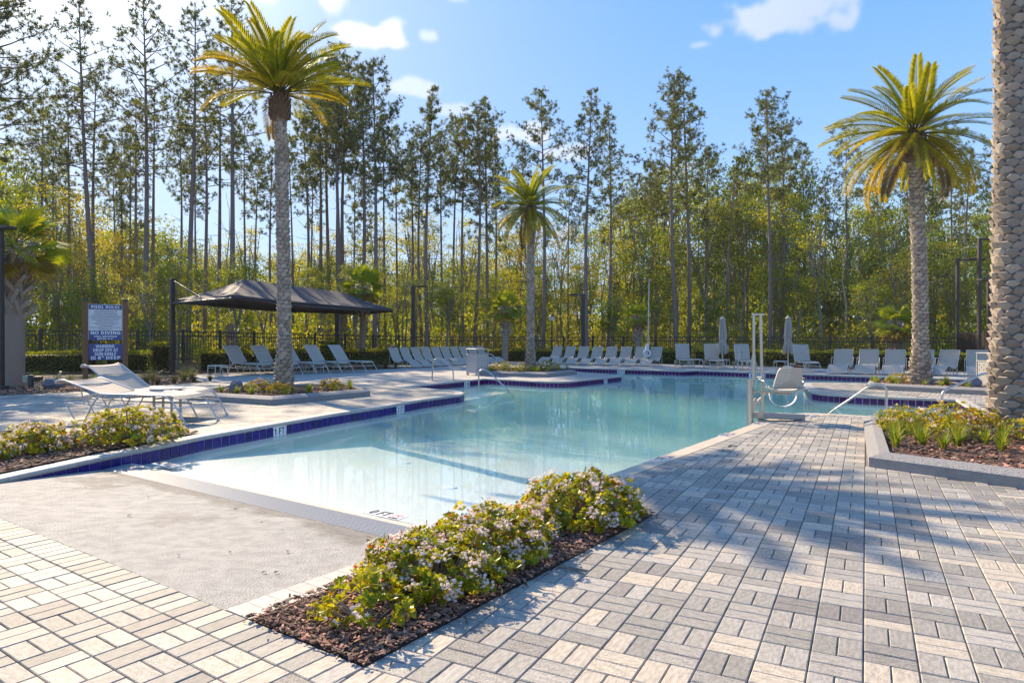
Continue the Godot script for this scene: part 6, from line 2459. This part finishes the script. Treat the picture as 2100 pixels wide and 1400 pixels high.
func pine_mesh(seed_at: int, H: float, base: float, R: float, branches: int, dense: float, shape: float) -> Array:
	rng.seed = seed_at
	var wood := Shape.new()
	var crown := Shape.new()
	var pts := []
	var radii := []
	var sx := rr(-0.25, 0.25)
	var sz := rr(-0.25, 0.25)
	for i in 13:
		var f := i / 12.0
		pts.append(Vector3(sx * sin(f * 4.0 + seed_at), H * f - 0.2 * (1.0 if i == 0 else 0.0), sz * sin(f * 3.3)))
		radii.append(lerpf(0.155, 0.018, pow(f, 1.25)) * (1.25 if i == 0 else 1.0))
	wood.tube(pts, radii, 7, Color.WHITE, false)
	var at := func(y: float) -> Vector3:
		var f: float = clampf(y / H, 0, 1) * 12.0
		var i := int(minf(f, 11))
		return pts[i].lerp(pts[i + 1], f - i)
	for i in branches:
		var f := float(i) / branches
		var y := H * (base + (0.985 - base) * pow(f, 0.9))
		var prof := pow(1.0 - f, shape) * (0.45 + 0.55 * smoothstep(-0.1, 0.3, f)) + 0.10
		var l: float = R * prof * rr(0.55, 1.2)
		var az := i * 2.4 + rr(-0.5, 0.5)
		var rise := lerpf(0.05, 0.75, f) + rr(-0.25, 0.25)
		var o: Vector3 = at.call(y)
		var d := Vector3(cos(az) * cos(rise), sin(rise), sin(az) * cos(rise))
		var bend := Vector3(0, rr(0.05, 0.5), 0)
		var b := []
		for k in 5:
			var g := k / 4.0
			b.append(o + d * l * g + bend * l * g * g * 0.5 + unit() * 0.03 * l * g)
		var br := 0.016 + 0.009 * l
		wood.tube(b, [br, br * 0.8, br * 0.6, br * 0.4, br * 0.22], 4, Color.WHITE, false)
		var twigs := int(4 + l * 5.0 * dense)
		for k in twigs:
			var g := rr(0.25, 1.0)
			var i2 := int(minf(g * 4.0, 3))
			var p: Vector3 = b[i2].lerp(b[i2 + 1], g * 4.0 - i2)
			var td := (d * 0.6 + unit() * 0.9 + Vector3.UP * 0.35).normalized()
			var tl := rr(0.18, 0.5) * (0.5 + 0.4 * l)
			var e := p + td * tl
			wood.tube([p, e], [0.008, 0.004], 3, Color.WHITE, false)
			var c := Color(0.065, 0.10, 0.03).lerp(Color(0.22, 0.235, 0.05), rng.randf())
			for m in int(round(rr(1.9, 3.4))):
				needle_tuft(crown, p.lerp(e, rr(0.4, 1.05)) + unit() * 0.08, td, rr(0.15, 0.24), c)
	# a few bare dead limbs below
	for i in 7:
		var y := H * rr(base * 0.45, base)
		var o: Vector3 = at.call(y)
		var az := rr(0, TAU)
		var d := Vector3(cos(az), rr(-0.1, 0.5), sin(az)).normalized()
		var l := rr(0.4, 1.6)
		wood.tube([o, o + d * l * 0.6, o + d * l + Vector3(0, 0.12, 0)], [0.022, 0.014, 0.006], 3, Color.WHITE, false)
	return [wood.mesh(), crown.mesh()]


func broadleaf_mesh(seed_at: int, H: float, R: float, clumps: int, per: int, green: Color, light: Color, size: float, low := 0.3) -> Array:
	rng.seed = seed_at
	var wood := Shape.new()
	var crown := Shape.new()
	var limbs := []
	var fork := H * rr(0.25, 0.4)
	var lean := Vector3(rr(-0.5, 0.5), 0, rr(-0.5, 0.5))
	var r0 := 0.055 + H * 0.006
	var foot := [Vector3(0, -0.2, 0), Vector3(lean.x * 0.2, fork * 0.5, lean.z * 0.2), lean * 0.5 + Vector3(0, fork, 0)]
	wood.tube(foot, [r0, r0 * 0.85, r0 * 0.75], 6, Color.WHITE, false)
	for k in 5:
		var a := k * 1.35 + rr(-0.3, 0.3)
		var top := lean + Vector3(cos(a) * R * rr(0.25, 0.7), H * rr(0.72, 0.95), sin(a) * R * rr(0.25, 0.7))
		var line := [foot[2], foot[2].lerp(top, 0.4) + unit() * 0.25, foot[2].lerp(top, 0.75) + unit() * 0.25, top]
		wood.tube(line, [r0 * 0.55, r0 * 0.4, r0 * 0.24, r0 * 0.1], 5, Color.WHITE, false)
		limbs.append(line)
	for i in clumps:
		var d := unit()
		var f := pow(rng.randf(), 0.45)
		var p := lean * 0.7 + Vector3(d.x * R * f, H * (low + (1.0 - low) * (0.5 + 0.5 * d.y * f)), d.z * R * f)
		var narrow := 1.0 - 0.45 * absf(p.y / H - 0.6) * 1.6
		p.x *= narrow
		p.z *= narrow
		if i % 2 == 0:
			var line: Array = limbs[rng.randi_range(0, 4)]
			var q: Vector3 = line[rng.randi_range(1, 2)]
			wood.tube([q, q.lerp(p, 0.5) + unit() * 0.15, p], [r0 * 0.2, r0 * 0.12, 0.006], 3, Color.WHITE, false)
		var cr := rr(0.35, 0.75) * R / 2.2
		var warm := rng.randf()
		for k in per:
			var u := unit() * pow(rng.randf(), 0.5)
			var q := p + Vector3(u.x * cr * 1.25, u.y * cr * 0.7, u.z * cr * 1.25)
			var ld := (unit() + Vector3(0, -0.25, 0)).normalized()
			var side := ld.cross(Vector3.UP + unit() * 0.7).normalized()
			var c := green.lerp(light, clampf(warm * 0.75 + rr(-0.25, 0.35), 0, 1)) * rr(0.75, 1.25)
			if rng.randf() < 0.012: c = Color(0.30, 0.09, 0.02)
			crown.leaf(q, ld, side, size * rr(0.7, 1.25), size * 0.30, size * 0.08, c)
	return [wood.mesh(), crown.mesh()]


func tree(called: String, label: String, at: Vector3, meshes: Array, bark: Material, leaf: Material, size: Vector3, turn: float, lean: float, group := "") -> void:
	var t := thing(called, label, "tree", at, 0.0, group)
	part(t, "trunk", meshes[0], bark)
	part(t, "crown", meshes[1], leaf, "stuff")
	t.basis = (Basis(Vector3(0, 0, 1), lean) * Basis(Vector3.UP, turn)).scaled_local(size)


func build_woods() -> void:
	var pines := []
	for k in 8:
		pines.append(pine_mesh(400 + k, 18.0, [0.62, 0.55, 0.68, 0.5, 0.60, 0.58, 0.66, 0.45][k], [2.5, 2.9, 2.1, 2.6, 3.1, 2.0, 2.6, 2.4][k], [34, 40, 30, 42, 38, 34, 30, 46][k], [1.2, 1.35, 1.2, 1.35, 1.4, 1.1, 1.3, 1.25][k], [0.7, 0.8, 0.55, 0.9, 0.6, 0.8, 0.5, 1.0][k]))
	for k in 3:
		pines.append(pine_mesh(410 + k, 18.0, [0.60, 0.52, 0.66][k], [2.5, 2.9, 2.1][k], [36, 40, 30][k], 0.55, [0.6, 0.7, 0.5][k]))
	var wide := pine_mesh(420, 18.0, 0.55, 3.6, 52, 1.3, 0.5)
	# pixel-free list: x, z, height, crown kind, lean, words that single it out
	var list := [
		[-25.41, -34, 19.13, 99, 0.02, "broad spreading pine at the left edge, its crown filling the corner above the light pole"],
		[-26.22, -40, 15.76, 10, 0, "thin pine left of the rules sign with a small sparse crown"],
		[-22.71, -37, 20.03, 9, 0.05, "tall pine leaning left behind the rules sign, its top out of the picture"],
		[-26.02, -42, 18.15, 9, -0.01, "bushy topped pine just behind the leaning pine of the rules sign"],
		[-23.81, -43, 16.53, 10, 0.01, "slender pine left of the shade canopy's first post"],
		[-20.66, -38, 20.61, 9, 0, "tall thick pine above the first post of the shade canopy"],
		[-23.85, -45, 18.05, 10, 0, "thin pine right of the thick pine over the shade canopy's post"],
		[-18.03, -38, 19.98, 8, -0.005, "tall straight pine behind the left slope of the shade canopy"],
		[-19.47, -43, 17.62, 8, 0.01, "pine with a high fork right of the straight pine over the canopy's left slope"],
		[-20.13, -46, 19.41, 10, -0.02, "thin pine close right of the forked pine over the canopy"],
		[-15.72, -38, 20.61, 9, 0, "tall dark pine just left of the golden crowned palm"],
		[-16.02, -45, 14.15, 5, 0, "low thin pine half hidden by the left palm's trunk"],
		[-14.42, -47, 17.09, 2, 0, "first slim pine right of the left palm's trunk"],
		[-13.19, -46, 18.75, 0, 0, "second slim pine right of the left palm's trunk"],
		[-13.34, -49, 20.59, 6, 0, "third slim pine right of the left palm's trunk"],
		[-10.92, -42, 19.51, 4, 0, "tallest pine right of the left palm, level with its fronds"],
		[-11.47, -47, 20.66, 2, 0, "slim pine above the right end of the shade canopy"],
		[-9.82, -44, 19.27, 5, 0, "straight pine above the sabal palm of the canopy"],
		[-8.2, -40, 17.87, 1, 0, "dense topped pine right of the canopy's sabal palm"],
		[-7.36, -49, 15.64, 5, 0, "short thin pine above the square headed light pole"],
		[-6.11, -46, 15.69, 2, 0.01, "slim pine right of the square headed light pole"],
		[-5.22, -42, 17.18, 3, -0.015, "tall narrow pine above the grey wave chaises"],
		[-3.25, -45, 16.1, 0, -0.01, "left pine of the cluster of three behind the grey bin"],
		[-2.35, -44, 16.66, 4, 0, "vine clad middle pine of the cluster behind the grey bin"],
		[-1.76, -46, 17.55, 7, 0, "right pine of the cluster of three behind the grey bin"],
		[1.92, -43, 16.93, 6, 0.0, "pine with an oval crown directly behind the slim palm"],
		[4.68, -41, 16.57, 3, 0, "straight pine with a conical top right of the slim palm"],
		[6.12, -43, 16.22, 7, 0, "pine with a rounded top right of the conical one"],
		[10.13, -42, 17.85, 1, 0, "left pine of the tall pair right of the rescue post"],
		[11.34, -44, 18.69, 3, 0, "right pine of the tall pair right of the rescue post"],
		[10.08, -49, 14.22, 5, 0, "small pine behind the rescue post"],
		[15.89, -42, 16.69, 4, 0, "broad conical pine above the lift and second umbrella"],
		[18.33, -46, 16.09, 2, 0, "thinner pine behind the broad conical one"],
		[14.3, -45, 13.01, 5, -0.045, "short leaning pine above the first closed umbrella"],
		[24.27, -45, 13.34, 2, 0, "thin pine left of the island palm's crown"],
		[26.91, -44, 13.87, 0, 0, "pine close behind the island palm's trunk, left of two"],
		[29.25, -47, 15.06, 6, 0, "pine close behind the island palm's trunk, right of two"],
		[26.38, -39, 12.45, 5, 0, "pine above the board screen at the right"],
		[32.56, -45, 15.12, 4, 0, "pine hidden in part by the thick palm trunk at the right"],
		[-36.04, -52, 20.27, 9, 0, "distant pine between the light pole and the rules sign"],
		[-32.35, -56, 17.67, 10, 0, "distant small pine between the rules sign and the canopy's post"],
		[-21.11, -56, 16.46, 2, 0, "distant pine just left of the left palm's trunk"],
		[23.1, -50, 13.4, 7, 0, "low pine right of the second closed umbrella"],
		[15.02, -52, 16.14, 0, 0, "distant pine between the rescue post and the lift mast"],
	]
	rng.seed = 77
	for p in list:
		var v: Array = wide if p[3] == 99 else pines[p[3]]
		var k: float = p[2] / 18.0
		tree("pine_tree", p[5], Vector3(p[0], -0.05, p[1]), v, M.pine_bark, M.needles, Vector3(k * 0.97, k, k * 0.97) if p[3] != 99 else Vector3.ONE * k, rr(0, TAU), p[4])
	var places := ["at the far left behind the light pole", "behind the rules sign", "behind the left post of the shade canopy", "behind the shade canopy", "behind the left wave chaises", "behind the grey bin and slim palm", "behind the far wave chaises", "behind the first closed umbrella", "behind the second closed umbrella and lift", "behind the armed chaises", "behind the island palm and board screen"]
	var thin_list := [
		[-33.94, -50.0, 16.7, 6, 0],
		[-29.68, -50.0, 15.21, 2, 1],
		[-26.74, -47.0, 16.03, 7, 1],
		[-26.68, -53.7, 20.38, 5, 2],
		[-21.6, -46.6, 15.75, 0, 3],
		[-20.27, -51.5, 18.04, 6, 3],
		[-16.96, -52.2, 17.09, 2, 3],
		[-15.36, -51.9, 15.85, 0, 3],
		[-11.55, -45.7, 17.08, 2, 4],
		[-12.11, -51.6, 16.06, 5, 4],
		[-10.72, -49.8, 15.24, 7, 4],
		[-8.94, -47.6, 17.24, 0, 4],
		[-8.87, -52.3, 17.95, 5, 4],
		[-5.18, -49.5, 16.59, 0, 5],
		[-4.57, -52.8, 18.87, 2, 5],
		[-1.28, -50.6, 17.1, 7, 5],
		[0.58, -53.4, 16.54, 5, 5],
		[4.09, -49.3, 13.37, 0, 6],
		[8.54, -47.3, 13.01, 0, 6],
		[10.87, -50.2, 13.51, 6, 7],
		[17.19, -49.6, 14.86, 2, 8],
		[23.22, -53.6, 17.08, 0, 8],
		[24.11, -48.4, 16.47, 6, 9],
		[30.79, -53.3, 17.6, 2, 9],
		[34.31, -52.8, 17.84, 6, 10],
	]
	for p in thin_list:
		var k: float = p[2] / 18.0
		tree("pine_tree", "thin pine trunk with a sparse top %s" % places[p[4]], Vector3(p[0], -0.05, p[1]), pines[p[3]], M.pine_bark, M.needles, Vector3(k * 0.8, k, k * 0.8), rr(0, TAU), rr(-0.02, 0.02), "thin pines %s" % places[p[4]])
	# leafy trees below them
	var kinds := []
	var greens := [Color(0.17, 0.25, 0.02), Color(0.27, 0.32, 0.022), Color(0.06, 0.11, 0.016), Color(0.20, 0.24, 0.035), Color(0.30, 0.28, 0.035), Color(0.10, 0.17, 0.02)]
	var lights := [Color(0.52, 0.54, 0.04), Color(0.68, 0.62, 0.05), Color(0.26, 0.38, 0.03), Color(0.52, 0.54, 0.07), Color(0.62, 0.53, 0.06), Color(0.48, 0.52, 0.045)]
	for k in 6:
		kinds.append(broadleaf_mesh(500 + k, 10.0, [2.3, 2.0, 2.5, 1.8, 2.2, 2.6][k], [78, 66, 86, 56, 66, 90][k], 50, greens[k], lights[k], [0.17, 0.15, 0.19, 0.14, 0.15, 0.18][k], [0.28, 0.22, 0.30, 0.3, 0.25, 0.2][k]))
	var leafy_list := [
		[-45.6, -54.8, 16.87, 1, 0.82, 0],
		[-40.6, -52.2, 16.65, 0, 0.86, 0],
		[-43.15, -58.4, 18.79, 0, 0.87, 0],
		[-44.26, -63.3, 18.46, 3, 1.00, 0],
		[-35.21, -54.3, 14.16, 1, 1.04, 1],
		[-37.44, -62.2, 13.0, 3, 0.97, 1],
		[-32.61, -58.1, 12.92, 0, 1.04, 2],
		[-30.92, -61.8, 12.1, 0, 1.03, 2],
		[-26.89, -58.9, 10.55, 5, 0.85, 3],
		[-24.25, -57.1, 10.13, 1, 0.88, 3],
		[-23.8, -61.8, 12.4, 1, 1.05, 3],
		[-19.07, -58.2, 10.33, 1, 1.05, 3],
		[-15.64, -54.3, 11.16, 1, 0.91, 3],
		[-13.15, -54.2, 9.53, 1, 0.94, 4],
		[-12.89, -62.9, 13.79, 1, 0.87, 4],
		[-8.48, -59.0, 13.62, 1, 0.87, 4],
		[-5.75, -52.3, 11.67, 3, 0.98, 5],
		[-4.61, -63.5, 13.4, 1, 0.99, 5],
		[-0.44, -56.9, 11.37, 0, 0.87, 5],
		[1.42, -54.3, 12.3, 4, 0.95, 5],
		[3.98, -53.9, 11.6, 4, 0.84, 6],
		[7.0, -61.4, 13.39, 0, 0.91, 6],
		[9.3, -54.5, 14.83, 0, 0.81, 6],
		[11.36, -54.0, 15.61, 0, 0.94, 7],
		[14.59, -59.0, 17.78, 1, 0.87, 7],
		[19.14, -64.0, 18.93, 2, 0.86, 7],
		[18.83, -56.9, 16.71, 2, 0.96, 8],
		[21.68, -57.1, 17.95, 0, 0.86, 8],
		[23.28, -54.9, 16.49, 5, 0.84, 8],
		[25.48, -52.6, 14.02, 1, 0.90, 9],
		[32.86, -62.8, 15.74, 0, 0.92, 9],
		[29.66, -53.1, 13.78, 2, 0.88, 9],
		[36.88, -59.9, 15.83, 3, 0.93, 10],
		[39.4, -59.9, 16.5, 3, 1.04, 10],
		[37.51, -52.9, 13.12, 2, 0.81, 10],
		[46.19, -62.8, 15.71, 0, 1.02, 10],
		[47.46, -60.3, 17.19, 3, 1.03, 10],
		[44.92, -54.6, 14.96, 0, 0.95, 10],
		[-33.41, -40.8, 9.87, 3, 0.97, 0],
		[-32.45, -42.9, 12.25, 0, 0.90, 0],
		[-32.15, -44.7, 10.73, 4, 0.86, 0],
		[-26.39, -39.6, 11.0, 4, 0.97, 1],
		[-27.5, -43.3, 9.4, 4, 0.98, 1],
		[-23.91, -41.1, 8.82, 4, 0.86, 1],
		[-20.87, -40.4, 7.49, 3, 0.96, 2],
		[-20.67, -41.8, 5.56, 1, 0.88, 2],
		[-17.84, -42.0, 5.06, 0, 0.91, 3],
		[-18.99, -49.6, 4.91, 3, 0.86, 3],
		[-16.96, -48.6, 5.52, 1, 0.93, 3],
		[-12.74, -45.3, 7.43, 0, 0.93, 3],
		[-10.74, -43.0, 5.72, 3, 0.95, 4],
		[-9.24, -47.2, 7.2, 3, 0.96, 4],
		[-6.42, -45.5, 6.02, 0, 0.75, 4],
		[-3.87, -43.4, 6.68, 3, 0.95, 5],
		[-1.92, -47.0, 7.4, 3, 0.90, 5],
		[-0.74, -46.1, 6.55, 1, 1.00, 5],
		[1.81, -45.4, 7.03, 0, 0.95, 6],
		[4.47, -44.2, 7.48, 4, 0.95, 6],
		[7.08, -47.7, 10.31, 1, 0.98, 6],
		[8.38, -44.3, 10.38, 5, 0.97, 6],
		[11.01, -47.2, 9.97, 0, 0.95, 7],
		[14.27, -48.7, 12.65, 3, 1.00, 7],
		[16.29, -47.6, 12.94, 0, 0.79, 8],
		[17.92, -46.4, 12.58, 1, 0.83, 8],
		[20.81, -49.5, 11.63, 2, 0.93, 8],
		[18.6, -40.2, 9.65, 1, 0.88, 8],
		[21.7, -41.2, 9.28, 5, 0.82, 9],
		[22.57, -40.9, 10.57, 3, 0.86, 9],
		[26.13, -41.9, 9.93, 2, 0.91, 10],
		[25.37, -39.1, 7.51, 1, 0.98, 10],
		[29.71, -42.2, 10.89, 5, 0.87, 10],
		[32.11, -42.5, 9.73, 0, 0.79, 10],
		[31.68, -39.7, 8.57, 2, 0.85, 10],
		[35.99, -42.1, 10.12, 3, 0.82, 10],
		[-28.26, -34.6, 6.13, 5, 0.92, 0],
		[-27.49, -37.5, 4.96, 1, 1.12, 0],
		[-24.98, -37.8, 4.68, 5, 1.11, 1],
		[-22.11, -36.2, 6.02, 5, 1.05, 1],
		[-18.51, -34.7, 5.57, 3, 1.06, 2],
		[-17.65, -35.6, 6.18, 0, 0.98, 2],
		[-14.43, -35.2, 6.07, 0, 1.15, 3],
		[-15.02, -41.0, 5.45, 3, 1.17, 3],
		[-11.45, -41.0, 5.75, 3, 1.00, 3],
		[-9.37, -41.0, 6.54, 3, 1.09, 4],
		[-7.66, -44.2, 5.48, 3, 1.08, 4],
		[-4.07, -41.6, 6.41, 5, 1.14, 5],
		[-1.16, -42.9, 4.86, 0, 1.17, 5],
		[1.7, -44.2, 5.44, 0, 1.08, 6],
		[4.55, -43.1, 6.29, 0, 0.95, 6],
		[6.34, -41.6, 4.69, 5, 0.91, 6],
		[9.11, -43.5, 5.55, 5, 1.11, 6],
		[12.39, -41.9, 4.71, 2, 0.92, 7],
		[14.09, -42.2, 4.35, 2, 0.90, 8],
		[17.24, -43.6, 6.67, 0, 1.14, 8],
		[19.73, -42.4, 5.44, 2, 0.95, 8],
		[19.3, -36.2, 5.09, 0, 1.14, 9],
		[21.81, -37.3, 6.53, 4, 1.18, 9],
		[25.13, -38.3, 4.98, 4, 1.00, 10],
		[26.62, -36.8, 6.42, 0, 1.08, 10],
		[30.0, -37.9, 5.81, 5, 1.09, 10],
		[32.66, -38.8, 6.18, 4, 1.13, 10],
	]
	var looks := ["leafy tree with mid green foliage", "bright yellow green leafy tree", "dark green leafy tree", "thin leafy tree with olive foliage", "golden tinged leafy tree", "full green leafy tree"]
	for p in leafy_list:
		var k: float = p[2] / 10.0
		var wide_k: float = k * p[4]
		tree("leafy_tree", "%s %s" % [looks[p[3]], places[p[5]]], Vector3(p[0], -0.05, p[1]), kinds[p[3]], M.pale_bark, M.leaves, Vector3(wide_k, k, wide_k), rr(0, TAU), rr(-0.04, 0.04), "%ss %s" % [looks[p[3]], places[p[5]]])
	# undergrowth that nobody could count
	rng.seed = 91
	var s := Shape.new()
	for i in 130:
		var q := Vector3(rr(-0.7, 0.7), pow(rng.randf(), 0.8) * 1.3, rr(-0.7, 0.7))
		var d := unit()
		s.leaf(q, d, d.cross(unit()).normalized(), rr(0.10, 0.17), 0.042, 0.01, Color(0.13, 0.18, 0.02).lerp(Color(0.38, 0.36, 0.04), rng.randf()))
	var where := []
	var tints := []
	for i in 1500:
		var x := rr(-58, 58)
		var back := pow(rng.randf(), 1.2)
		var z := -43.2 - back * 38.0
		if x < -6: z += (-6 - x) * 0.62
		if x > 5: z += (x - 5) * 0.62
		where.append(Transform3D(Basis(Vector3.UP, rr(0, TAU)).scaled_local(Vector3(1, rr(0.8, 1.5), 1) * rr(0.6, 1.5) * (1.0 + back * 1.6)), Vector3(x, -0.05, z)))
		var dim := rr(0.7, 1.6)
		tints.append(Color(dim * rr(0.75, 1.15), dim, dim * 0.8))
	scatter(self, "undergrowth", s.mesh(), M.leaves, where, tints)
	# the woods go on behind, as one mass
	for k in [0, 2, 5, 3]:
		where = []
		tints = []
		for i in 40:
			var az := rr(-0.85, 0.85)
			var d := rr(74, 120)
			where.append(Transform3D(Basis(Vector3.UP, rr(0, TAU)).scaled_local(Vector3(1.5, 1, 1.5) * rr(0.95, 1.45)), Vector3(sin(az) * d, -0.5, -cos(az) * d)))
			tints.append(Color.WHITE)
		scatter(self, "distant_woods", kinds[k][1], M.leaves, where)
	# slim bare stems among them
	var stems := []
	for k in 4:
		var st := Shape.new()
		var line := []
		var rad := []
		for i in 7:
			line.append(Vector3(rr(-0.12, 0.12) * i * 0.5, i * 1.15 - (0.2 if i == 0 else 0.0), rr(-0.12, 0.12) * i * 0.5))
			rad.append(lerpf(0.065, 0.015, i / 6.0))
		st.tube(line, rad, 6, Color.WHITE, false)
		for j in 7:
			var o: Vector3 = line[2 + j % 5]
			var d := Vector3(rr(-1, 1), rr(0.3, 1.2), rr(-1, 1)).normalized()
			st.tube([o, o + d * 0.6, o + d * 1.1 + Vector3(0, 0.3, 0)], [0.018, 0.012, 0.005], 3, Color.WHITE, false)
		stems.append(st.mesh())
	var stem_list := [
		[18.39, -37.1, 9],
		[18.95, -42.4, 8],
		[5.96, -44.6, 6],
		[6.28, -46.6, 6],
		[13.18, -47.1, 7],
		[19.12, -42.1, 8],
		[23.42, -41.6, 9],
		[31.39, -43.3, 10],
		[23.81, -42.3, 9],
		[24.99, -41.7, 9],
		[11.06, -45.2, 7],
		[20.53, -42.2, 9],
		[24.81, -42.9, 9],
		[27.47, -38.1, 10],
		[21.23, -37.3, 9],
		[4.52, -42.1, 6],
		[30.0, -43.5, 10],
		[19.98, -38.8, 9],
		[28.24, -41.7, 10],
		[18.62, -46.9, 8],
		[23.7, -39.7, 9],
		[20.78, -44.5, 8],
		[12.54, -44.0, 7],
		[13.98, -41.3, 8],
		[25.86, -38.3, 10],
		[13.25, -43.1, 7],
		[14.64, -47.1, 7],
		[28.77, -41.7, 10],
		[14.51, -44.7, 7],
		[6.2, -42.6, 6],
		[27.83, -38.3, 10],
		[17.42, -41.1, 8],
		[-23.32, -39.1, 1],
		[-7.04, -43.3, 4],
		[-13.12, -47.6, 3],
		[1.62, -46.6, 5],
		[-3.28, -42.1, 5],
		[3.11, -45.3, 6],
		[-15.56, -37.0, 3],
		[-6.92, -44.1, 4],
		[-5.81, -47.5, 5],
		[-6.07, -42.5, 4],
		[-17.93, -41.2, 3],
		[-24.21, -37.5, 1],
		[-23.52, -41.7, 1],
		[-27.41, -42.8, 1],
	]
	for p in stem_list:
		var t := thing("sapling_stem", "slim pale bare stem in the woods %s" % places[p[2]], "sapling", Vector3(p[0], -0.05, p[1]), rr(0, TAU), "slim stems %s" % places[p[2]])
		part(t, "trunk", stems[rng.randi_range(0, 3)], M.pale_bark)
		t.scale = Vector3(1.0, rr(0.7, 1.25), 1.0)
